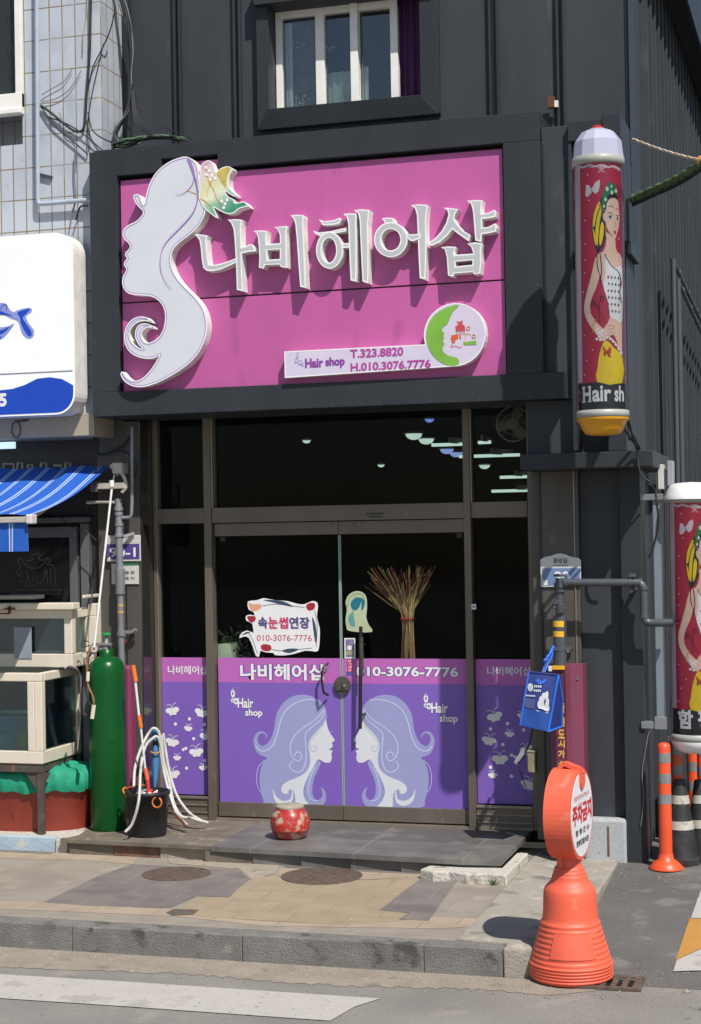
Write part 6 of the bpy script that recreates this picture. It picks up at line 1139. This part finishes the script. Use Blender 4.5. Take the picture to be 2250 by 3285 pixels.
# ================================================================== GAS PIPE RIGHT
DG = mat('dark grey painted gas pipe', VV('#53575c'), .4, .2, var=.12, scale=12)
rg = root('gas_pipe', (PY(1795, 2000, -.55)[0], -.55, 1.4), 'dark grey gas pipe with two yellow bands rising and turning right at the corner', 'pipe')
Yr = -.56
g = M(); g.tube([wp(1795, 1855, Yr), wp(1797, 1995, Yr)], .027, DG, 14); g.tube([wp(1797, 1975, Yr), wp(1797, 2140, Yr)], .045, DG, 16); g.tube(round_path([wp(1812, 1869, Yr), wp(2065, 1869, Yr), wp(2068, 1999, Yr), wp(2160, 1997, Yr)], .05), .026, DG, 14); g.build('run', rg)
for (a, b2, r_) in (((1794, 1842), (1794, 1850), .036), ((1795, 1870), (1795, 1884), .037), ((1797, 1892), (1797, 1898), .039), ((1810, 1869), (1824, 1869), .033), ((2018, 1869), (2028, 1869), .031), ((2050, 1869), (2058, 1870), .030), ((2067, 1884), (2067, 1892), .031), ((2068, 1975), (2068, 1982), .031), ((1797, 2078), (1797, 2088), .048)):
    g = M(); g.tube([wp(*a, Yr), wp(*b2, Yr)], r_, DG, 14); g.build('coupling', rg)
g = M(); g.tube([wp(1785, 1930, Yr-.06), wp(1800, 1945, Yr-.02)], .022, DG, 10); g.tube([wp(1778, 1948, Yr-.06), wp(1812, 1952, Yr-.05)], .008, DG, 8); g.tube([wp(1797, 1938, Yr-.05), wp(1797, 1962, Yr-.04)], .03, DG, 12); g.build('valve', rg)
YBN = mat('yellow band', VV('#e6b02a'), .5, 0, var=.1, dirt=[((.05, .04, .03), 40, .7)]); g = M()
for y0, y1 in ((1991, 2010), (2024, 2042)): g.tube([wp(1796, y0, Yr), wp(1796, y1, Yr)], .0465, YBN, 16)
g.build('bands', rg); g = M(); g.tube([wp(2030, 1848, Yr+.03), wp(2030, 1900, Yr+.03)], .016, DG, 10); g.obox(wp(2020, 1845, Yr), wp(2040, 1845, Yr), .02, .05, DG); g.obox(wp(2025, 1895, Yr), wp(2045, 1885, -.36), .025, .02, DG); g.build('clamp', rg)
g = M(); g.obox(wp(1778, 2081, Yr-.045), wp(1830, 2081, Yr-.0), .018, .02, DG); g.tube([wp(1828, 2083, -.42), wp(1835, 2078, -.42)], .018, DG, 10); g.obox(wp(1822, 2090, -.45), wp(1813, 2112, -.4), .014, .014, DG); g.build('clamp', rg)
# burgundy cover with lettering
B2 = mat('burgundy painted cover', VV('#77394f', 1.0), .45, 0, var=.06, scale=3, dirt=[(VV('#96657a', 1.), 28, .70)])
pcv = root('pipe_cover', wp(1815, 2700, -.5), 'burgundy steel pipe cover with vertical yellow Korean lettering', 'pipe cover')
x0, x1 = PY(1770, 2300, -.60)[0], PY(1865, 2300, -.60)[0]; zt_ = PY(1820, 2135, -.60)[1]
prof_ = [(x0-.02, -.40), (x0-.02, -.52), (x0+.03, -.60), (x0+.085, -.605), (x0+.10, -.615), (x0+.135, -.615), (x0+.15, -.60), (x1, -.585), (x1+.012, -.575), (x1+.012, -.40)]
g = M(); k = len(prof_); g.add([(x, y, z) for z in (ZP, zt_) for x, y in prof_], [(i, (i+1) % k, (i+1) % k+k, i+k) for i in range(k)]+[tuple(range(k, 2*k))], B2); g.build('body', pcv)
g = M(); YT = mat('worn yellow lettering', VV('#d9ad4a'), .6, 0, var=.15, scale=30)
for ch_, yt, yb in (('출', 2252, 2290), ('인', 2300, 2332), ('도', 2340, 2372), ('시', 2374, 2402), ('가', 2406, 2434), ('스', 2440, 2462)):
    g.textpx(ch_, 1791-(3 if ch_ in '출인' else 0), 1813-(0 if ch_ in '출인' else 0), yt, yb-3, -.618, YT, .035, -.6185)
g.build('lettering', pcv)
g = M(); g.quadpx(1772, 2136, 1812, 2148, -.60, -.622, YBN); g.quadpx(1760, 2137, 1771, 2153, -.6, -.62, WHITES); a = PY(1853, 2178, -.6); g.tube([(a[0], -.585, a[1]), (a[0], -.60, a[1])], .008, GALV, 8); g.build('tag_strip', pcv)
# house number plate 90
hp_ = root('address_plate', wp(1800, 1880, -.40), 'white and blue house number plate with an arched top behind the gas pipe', 'address plate')
PLT = mat('white plate enamel', VV('#d3d3cf'), .35, 0, var=.04); o = PP([(1736, 1883), (1734, 1795), (1748, 1787), (1768, 1783), (1785, 1777), (1798, 1775), (1812, 1778), (1830, 1785), (1855, 1790), (1864, 1797), (1864, 1880)], -.40)
g = M(); g.prism(o, -.386, -.40, PLT, PLT); g.build('plate', hp_, bev=.002); g = M(); BPL = mat('faded blue enamel', VV('#6f86ad'), .4, 0, var=.08, scale=20); g.quadpx(1740, 1823, 1861, 1878, -.3995, -.4018, BPL)
g.textpx('90', 1778, 1828, 1833, 1866, -.402, PAPER, .03, -.4026); g.textpx('중앙길', 1775, 1820, 1791, 1807, -.402, MC['dark print'], .02, -.4026); g.textpx('Jungang-gil', 1775, 1822, 1811, 1817, -.402, MC['dark print'], .0, -.4026); g.quadpx(1742, 1862, 1757, 1877, -.4019, -.4024, PAPER); g.build('print', hp_)
# blue bag
bgr = root('shopping_bag', wp(1740, 2345, -.75), 'blue reusable shopping bag with white print hanging from the gas pipe clamp', 'bag')
def Z9(p): return Z(p, 4.84, 1660, 2000)
BG = mat('navy bag fabric', VV('#28397c'), .45, 0, var=.1, scale=6, bump=.5, bscale=12); BG2 = mat('blue bag fabric', VV('#1c4a97'), .5, 0, var=.15, scale=8, bump=.5, bscale=14); TR_ = mat('bright blue trim', VV('#2a6bd0'), .5)
FL = Z9([(180, 750), (640, 800), (480, 1680), (45, 1580)]); Yf_ = -.80; P0 = [(*PY(*p, -.78 if i in (0, 1) else -.84)[:1], -.78 if i in (0, 1) else -.84, PY(*p, -.78 if i in (0, 1) else -.84)[1]) for i, p in enumerate(FL)]
def lerp3(a, b2, t): return tuple(a[i]+(b2[i]-a[i])*t for i in range(3))
def bq(u_, v_, off=0.): q = lerp3(lerp3(P0[0], P0[1], u_), lerp3(P0[3], P0[2], u_), v_); return (q[0], q[1]-off-.012*math.sin(math.pi*v_)*math.sin(math.pi*u_)+.003*math.sin(u_*9+v_*7), q[2])
g = M(); n_ = 12; g.add([bq(i/n_, j/n_) for j in range(n_+1) for i in range(n_+1)], [(j*(n_+1)+i, j*(n_+1)+i+1, (j+1)*(n_+1)+i+1, (j+1)*(n_+1)+i) for j in range(n_) for i in range(n_)], BG, True)
BKp = [(P0[1][0]+.015, -.74, P0[1][2]-.01), (P0[2][0]+.062, -.68, P0[2][2]+.015), (P0[0][0]+.01, -.74, P0[0][2]), (P0[3][0]+.06, -.68, P0[3][2]+.02)]
mid = (P0[2][0]+.075, -.70, (P0[1][2]+P0[2][2])/2+.02)
g.add([P0[1], bq(1, .33), bq(1, .66), P0[2], BKp[1], lerp3(BKp[1], mid, .7), mid, BKp[0]], [(0, 1, 6, 7), (1, 2, 5, 6), (2, 3, 4, 5)], BG, True)
g.add([P0[0], P0[3], BKp[3], BKp[2]], [(0, 1, 2, 3)], BG); g.add([P0[3], P0[2], BKp[1], BKp[3]], [(0, 1, 2, 3)], BG); g.add([BKp[0], BKp[1], BKp[3], BKp[2]], [(0, 1, 2, 3)], BG); g.add([P0[0], P0[1], BKp[0], BKp[2]], [(0, 1, 2, 3)], BG)
g.build('body', bgr)
g = M(); g.add([bq(i/n_, .66+.34*j/4, .002) for j in range(5) for i in range(n_+1)], [(j*(n_+1)+i, j*(n_+1)+i+1, (j+1)*(n_+1)+i+1, (j+1)*(n_+1)+i) for j in range(4) for i in range(n_)], BG2, True); g.build('lower_pocket', bgr)
g = M(); g.tube([bq(0, t/8, .003) for t in range(9)], .006, TR_, 6); g.tube([bq(1, t/8, .003) for t in range(9)], .008, TR_, 6); g.tube([P0[1], mid, BKp[1]], .007, TR_, 6); g.tube([P0[2], BKp[1]], .007, TR_, 6); g.tube([bq(t/6, 0, .002) for t in range(7)], .006, BG, 6); g.build('piping', bgr)
g = M(); WB = mat('bag white print', VV('#c9ccd2'), .5, 0, var=.06, dirt=[(VV('#8d95a5'), 40, .66)])
def bp_(pts, mt, off=.004): q = Z9(pts); 
def buv(pts, mt, off=.006):
    fl = [t for t in tessellate_polygon([[Vector((u_, v_, 0)) for u_, v_ in pts]])]; g.add([bq(u_, v_, off) for u_, v_ in pts], fl, mt)
def z9uv(x, y): v_ = (y-765)/850; xl = 180-135*v_; xr_ = 640-160*v_; return ((x-xl)/(xr_-xl), v_-.06*(x-xl)/(xr_-xl)*0)
def bz9(pts, mt, off=.006): buv([z9uv(x, y-.10*(x-180)) for x, y in pts], mt, off)
bz9(ell(208, 1005, 45, 62, 16), WB); bz9(ell(208, 1005, 28, 40, 12), mat('bag mint print', VV('#9fb8a8'), .5), .0075)
for x, y, w_ in ((270, 965, 120), (265, 1030, 115)):
    for i in range(4): bz9([(x+i*w_/4, y), (x+i*w_/4+w_/6, y+4), (x+i*w_/4+w_/6, y+38), (x+i*w_/4, y+34)], WB)
for i in range(6): bz9([(135+i*26, 1120), (155+i*26, 1122), (155+i*26, 1145), (135+i*26, 1142)], WB)
bz9([(130, 1170), (290, 1190), (275, 1335), (115, 1315)], mat('bag slate print', VV('#4a4f7e'), .5)); 
o = [(475, 1050), (490, 1100), (485, 1150), (500, 1190), (495, 1260), (505, 1300), (485, 1350), (440, 1340), (400, 1320), (350, 1315), (325, 1290), (322, 1230), (345, 1190), (350, 1150), (385, 1120), (400, 1085), (440, 1075)]
bz9(cr(o, 3), WB); bz9([(300, 1345), (490, 1370), (490, 1380), (300, 1355)], WB); bz9([(440, 1150), (455, 1200), (430, 1260), (425, 1200)], BG, .0075)
bz9([(290, 905), (330, 860), (350, 880), (380, 900), (450, 870), (465, 885), (420, 930), (370, 950), (330, 945), (320, 920)], TR_); bz9([(335, 905), (360, 915), (345, 930)], BG, .0075); g.build('print', bgr)
g = M(); q = [wp(*p, y) for p, y in zip(Z9([(560, 360), (530, 420), (500, 480), (440, 560), (410, 590)]), (-.62, -.66, -.68, -.70, -.72))]; g.tube(cr(q, 4, False), [.010+.003*math.sin(i*2.1) for i in range(17)], TR_, 7); q = [wp(*p, y) for p, y in zip(Z9([(555, 400), (530, 520), (480, 620), (420, 760)]), (-.62, -.68, -.74, -.78))]; g.tube(cr(q, 4, False), .007, TR_, 6); q = [wp(*p, y) for p, y in zip(Z9([(500, 480), (470, 580), (420, 680), (390, 770)]), (-.66, -.70, -.75, -.78))]; g.tube(cr(q, 4, False), .012, BG, 6); g.build('strap', bgr)
# wooden box + cable on right shopfront
g = M(); g.quadpx(1692, 2412, 1718, 2478, -.3, -.40, mat('pale timber box', VV('#8d8468'), .8, 0, var=.2, scale=15)); g.quadpx(1690, 2408, 1720, 2414, -.3, -.405, MC['pale timber box']); tag(g.build('timber_box', bev=.004), 'small pale timber box fixed to the right shopfront post', 'box')
g = M(); q0 = PY(1655, 2450, -.30); g.obox((q0[0], -.30, q0[1]), (PY(1690, 2395, -.30)[0], -.30, PY(1690, 2395, -.30)[1]), .035, .02, MC['grey junction box']); tag(g.build('plug_adapter', bev=.004), 'grey plug adapter dangling at an angle in front of the butterfly film', 'plug')
cable('cable', [(1712, 2330), (1700, 2380), (1685, 2420), (1662, 2450)], -.33, .006, CB, 'black cable dropping from the blue bag to the grey plug adapter', None, lambda p: p)
cable('cable', [(1660, 2445), (1675, 2490), (1695, 2540), (1730, 2590), (1760, 2620)], [-.33, -.33, -.35, -.5, -.6], .004, CB, 'thin black cable sagging from the plug adapter to the no-parking sign', None, lambda p: p)
# handrails, conduit on the side wall
HR = mat('grey blue handrail paint', VV('#4d5358'), .45, .1, var=.1)
def wx3(px, py, X): a = PX(px, py, X); return (X, a[0], a[1])
hr = root('handrail', (2.35, 2.3, 2.9), 'dark pipe handrail of the outside staircase descending along the ribbed side wall', 'handrail')
def rail(px, py, px2, py2, pyb, X):
    g = M(); a = wx3(px, py, X); g.tube([(X, a[1], a[2]), (X, a[1], 2.0)], .019, HR, 12); g.build('post', hr)
    g = M(); b2 = PX(px2, py2, X); d = (b2[0]-a[1], b2[1]-a[2]); g.tube([(X, a[1], a[2]-.02), (X, a[1]+d[0]*1.6, a[2]+d[1]*1.6)], .015, HR, 10)
    for t in (.18, .5, .8, 1.1, 1.4): g.tube([(X, a[1]+d[0]*t-.02, a[2]+d[1]*t), (X, a[1]+d[0]*t+.02, a[2]+d[1]*t-.01)], .019, HR, 10)
    g.build('rail', hr)
rail(2160, 830, 2250, 1030, 0, 2.36); rail(2176, 895, 2250, 1062, 0, 2.38)
cable('cable', [(2158, 1690), (2155, 1800), (2150, 1900), (2165, 2050), (2160, 2180), (2150, 2300)], [.0]*6, .006, CG, 'grey wire running down between the square post and the lower barber pole', None, lambda p: p)
cable('cable', [(2112, 2340), (2085, 2345), (2072, 2400), (2060, 2480), (2066, 2560), (2056, 2650)], [-.45, -.44, -.44, -.44, -.44, -.44], .004, CG, 'thin wire trailing down the black corner post to the ground', None, lambda p: p)
cable('cable', [(2075, 1550), (2100, 1570), (2108, 1620), (2112, 1680), (2095, 1760), (2080, 1790)], [-.6, -.5, -.5, -.48, -.46, -.45], .007, CB, 'tangled black cable hanging under the corner of the dark ledge', None, lambda p: p)
# ropes at top right
rw = root('twisted_rope', wp(2030, 445, -.6), 'white twisted cable stretching from the corner tower to the right edge', 'rope'); g = M(); a, b2 = Vector(wp(2030, 446, -.62)), Vector(wp(2262, 517, -1.6))
for ph in (0, math.pi):
    q = []; 
    for i in range(90): t = i/89*1.1; p = a.lerp(b2, t); q.append((p.x, p.y+.004*math.cos(t*38+ph), p.z+.004*math.sin(t*38+ph)-.012*math.sin(math.pi*min(t, 1)))); 
    g.tube(q, .0062, [mat('white rope', VV('#d9cdb8'), .7, var=.1, scale=30), mat('tan rope', VV('#c9b89c'), .7)][0 if ph == 0 else 1], 6)
g.build('strands', rw)
gr_ = root('wrapped_cable', wp(2030, 650, -.6), 'thick cable wrapped in green netting reaching the right edge above the handrail', 'cable'); g = M(); q = [Vector(wp(x, y, Y)) for x, y, Y in ((2030, 640, -.62), (2090, 612, -.85), (2160, 580, -1.1), (2220, 545, -1.4), (2280, 500, -1.7))]; q = cr([tuple(v) for v in q], 8, False)
g.tube(q, [.028+.006*math.sin(i*1.9)-(.008*i/32) for i in range(len(q))], mat('green netting', VV('#4f6b3c'), .85, 0, var=.5, scale=40, bump=1, bscale=60), 10); g.build('netting', gr_); g = M(); q2 = [(x, y+.01, z-.035) for x, y, z in q]; g.tube(q2, .011, CB, 8); g.build('core', gr_)
g = M(); q = wp(2252, 515, -1.55); g.tube([(q[0]-.01, q[1], q[2]), (q[0]+.05, q[1]-.05, q[2]-.02)], .03, mat('yellow clamp', VV('#d99a2a'), .5), 10); tag(g.build('cable_clamp'), 'yellow clamp where the white rope leaves the picture', 'clamp')
# ================================================================== POSTS AND CONES
def dpost(cx, cy, h, label, base=True):
    z0 = alz(cy); t = root('delineator_post', (cx, cy, z0), label, 'bollard', 'orange flexible posts leaning by the side wall'); r_ = .040
    OP = mat('orange post plastic', VV('#e2552e'), .4, 0, var=.06, scale=6, dirt=[(VV('#b5492c'), 9, .68)]); g = M(); g.lathe([(r_*1.08, .03), (r_*1.05, h-.03), (r_*.95, h-.008), (r_*.6, h), (.0005, h+.004)], 0, 0, OP, 24); g.build('tube', t, local=True)
    g = M(); g.lathe([(.115, 0), (.115, .006), (.075, .045), (.052, .06), (.044, .10)], 0, 0, OP, 24, z0=.002); g.build('base', t, local=True)
    RB = mat('grey reflective band', VV('#8e8f90'), .35, .2, var=.25, scale=50, stretch=(3, 3, .3))
    for i in range(3): g = M(); zc = h-.095-.135*i; g.lathe([(r_*1.09, -.032), (r_*1.09, .032)], 0, 0, RB, 24, z0=zc, caps=False); g.build('band', t, local=True)
    return t
def zat(px, py, Y): a = PY(px, py, Y); return a[0], a[1]
ax, az = zat(2130, 2383, -.55); dpost(ax, -.55, az-alz(-.55), 'front orange post with three grey bands, leftmost beside the black corner')
ax, az = zat(2168, 2360, -.12); dpost(ax, -.12, az-alz(-.12), 'orange post standing behind the left black rubber cone')
ax, az = zat(2222, 2352, .25); dpost(ax, .25, az-alz(.25), 'orange post behind the right black rubber cone, third from the corner')
ax, az = zat(2255, 2365, .0); dpost(ax, .0, az-alz(0.0), 'orange post cut by the right picture edge')
def rcone(cx, cy, h, rb_, label, lean=0):
    z0 = alz(cy); t = root('rubber_cone', (cx, cy, z0), label, 'traffic cone', 'black rubber cones by the side wall'); RBK = mat('black cone rubber', (.022, .022, .024), .55, 0, var=.4, scale=12, dirt=[((.08, .075, .07), 9, .64)], bump=.3, bscale=20); WBn = mat('dirty white cone band', VV('#b9b4a8'), .5, 0, var=.15, scale=20, dirt=[(VV('#6a665e'), 12, .62)])
    rt_ = .042; g = M(); g.lathe([(rb_, .05), (rt_, h-.02), (rt_*.85, h)], 0, 0, RBK, 32); g.build('body', t, local=True); g = M(); g.slab([(rb_*1.15*math.cos(a)*1.0, rb_*1.15*math.sin(a)) for a in [k*math.pi/4+math.pi/8 for k in range(8)]], 0, .05, RBK); g.build('base', t, local=True, bev=.008)
    def rz(z): return rb_+(rt_-rb_)*(z-.05)/(h-.07)
    for a, b2 in ((.42, .52), (.72, .82)): g = M(); g.lathe([(rz(h*a)+.002, h*a), (rz(h*b2)+.002, h*b2)], 0, 0, WBn, 32, caps=False); g.build('band', t, local=True)
    t.rotation_euler = (0, lean, 0); return t
ax, az = zat(2176, 2500, -.38); rcone(ax+.01, -.38, az-alz(-.38), .115, 'left black rubber cone with dirty white bands, next to the front orange post')
ax, az = zat(2222, 2500, -.22); rcone(ax+.08, -.22, az-alz(-.22)+.0, .135, 'right black rubber cone, half cut by the picture edge', -.06)
# ================================================================== NO PARKING SIGN
sx_, sy_ = PY(1833, 3110, -2.83)[0], -2.83; k_ = dep(sx_, sy_)/F/2.1227
ns = root('no_parking_sign', (sx_, sy_, ZR+.004), 'orange plastic no-parking sign, round drum head on a ribbed conical base', 'sign', None, R(83))
def yz(y): return (1567-y)*k_
ribs = []
def add(y, hw): ribs.append((hw*k_, yz(y)))
add(1567, 245); add(1562, 262); add(1550, 276)
for i in range(5): y = 1546-i*21; add(y, 277); add(y-5, 283); add(y-13, 283); add(y-17, 276)
for i in range(8): y = 1440-i*34; hw = 272-i*9.6; add(y, hw-5); add(y-8, hw); add(y-22, hw-3); add(y-28, hw-9)
add(1165, 190); add(1145, 187); add(1100, 183); add(1020, 180); add(975, 177); add(950, 168); add(930, 150); add(908, 130); add(900, 128)
for i in range(5): y = 885-i*26; hw = 118-i*9 if i < 3 else 84; add(y, hw); add(y-10, hw+2); add(y-18, hw-2)
add(755, 86); add(735, 80)
g = M(); g.lathe(ribs, 0, 0, ORANGE, 56); g.build('base', ns, local=True)
# label plate on base (towards camera): direction in local frame
aw = math.atan2(CAM[1]-sy_, CAM[0]-sx_)-R(83)+R(3)
pl = []; nseg = 10
for j, y in enumerate((1385, 1370, 1240, 1225)):
    rr = [258, 254, 218, 213][j]*k_+.006
    for i in range(nseg+1): a_ = aw+(i/nseg-.5)*R(74-4*(j)); pl.append((rr*math.cos(a_), rr*math.sin(a_), yz(y)))
g = M(); g.add(pl, [(j*(nseg+1)+i, j*(nseg+1)+i+1, (j+1)*(nseg+1)+i+1, (j+1)*(nseg+1)+i) for j in range(3) for i in range(nseg)], mat('orange label recess', VV('#dd5f45'), .45), True); g.build('label_plate', ns, local=True)
# drum head: axis along local -Y
Rd = 305*k_; cz_ = yz(452); hd = .072
outline = [(Rd*.93*math.cos(t)*1.0, cz_+Rd*math.sin(t)) for t in [2*math.pi*i/56 for i in range(56)]]
g = M(); g.prism(outline, hd, -hd, ORANGE, ORANGE, [(.012, ORANGE)]); g.build('head', ns, local=True, bev=.008)
FW = mat('white sign face', (.72, .72, .74), .4, 0, var=.04)
g = M(); fo = inset2(outline, .016); g.prism(fo, -hd-.0005, -hd-.003, FW, FW); 
RDT = mat('red no-parking lettering', VV('#c8202c'), .45); DKT = mat('dark olive lettering', VV('#3c3a2c'), .5); yy = -hd-.0045
def tx(body, w_, zc, h_, mt, off): g.text(body, -w_/2, w_/2, cz_+zc-h_/2, cz_+zc+h_/2, yy, mt, off)
tx('불법주정차단속구역입니다', Rd*1.2, Rd*.40, Rd*.11, RDT, .0); tx('주차금지', Rd*1.55, Rd*.04, Rd*.46, RDT, .045); tx('함 평 군 수', Rd*1.1, -Rd*.36, Rd*.14, DKT, .03); tx('함평경찰서장', Rd*1.0, -Rd*.60, Rd*.14, DKT, .03)
g.build('face', ns, local=True)
g = M(); o = [(-.045, cz_+Rd*.97), (-.045, cz_+Rd*.80)]+[(.045*math.cos(t), cz_+Rd*.76+.05*math.sin(t)) for t in [math.pi+i*math.pi/10 for i in range(1, 10)]]+[(.045, cz_+Rd*.80), (.045, cz_+Rd*.97)]; g.prism(o, -hd+.01, -hd-.012, ORANGE, ORANGE); g.build('face_clip', ns, local=True, bev=.004)
g = M(); q = cr([(0, -hd-.005, cz_+Rd*.90), (0, -hd+.005, cz_+Rd*.985), (0, -hd*.5, cz_+Rd*1.03), (0, 0.01, cz_+Rd*1.10), (0, hd*.35, cz_+Rd*1.06), (0, hd*.6, cz_+Rd*.95)], 5, False)
for k in range(len(q)-1): g.obox(q[k], q[k+1], .022, .055, ORANGE, (1, 0, 0))
g.build('handle', ns, local=True, bev=.003)
g = M(); a_ = math.atan2(CAM[1]-sy_, CAM[0]-sx_)-R(83)+.9
g.obox((-.088, .02, yz(800)), (-.094, .02, yz(715)), .012, .012, ORANGE) ; g.obox((-.088, .02, yz(798)), (-.088, .0, yz(798)), .012, .012, ORANGE); g.build('latch', ns, local=True)
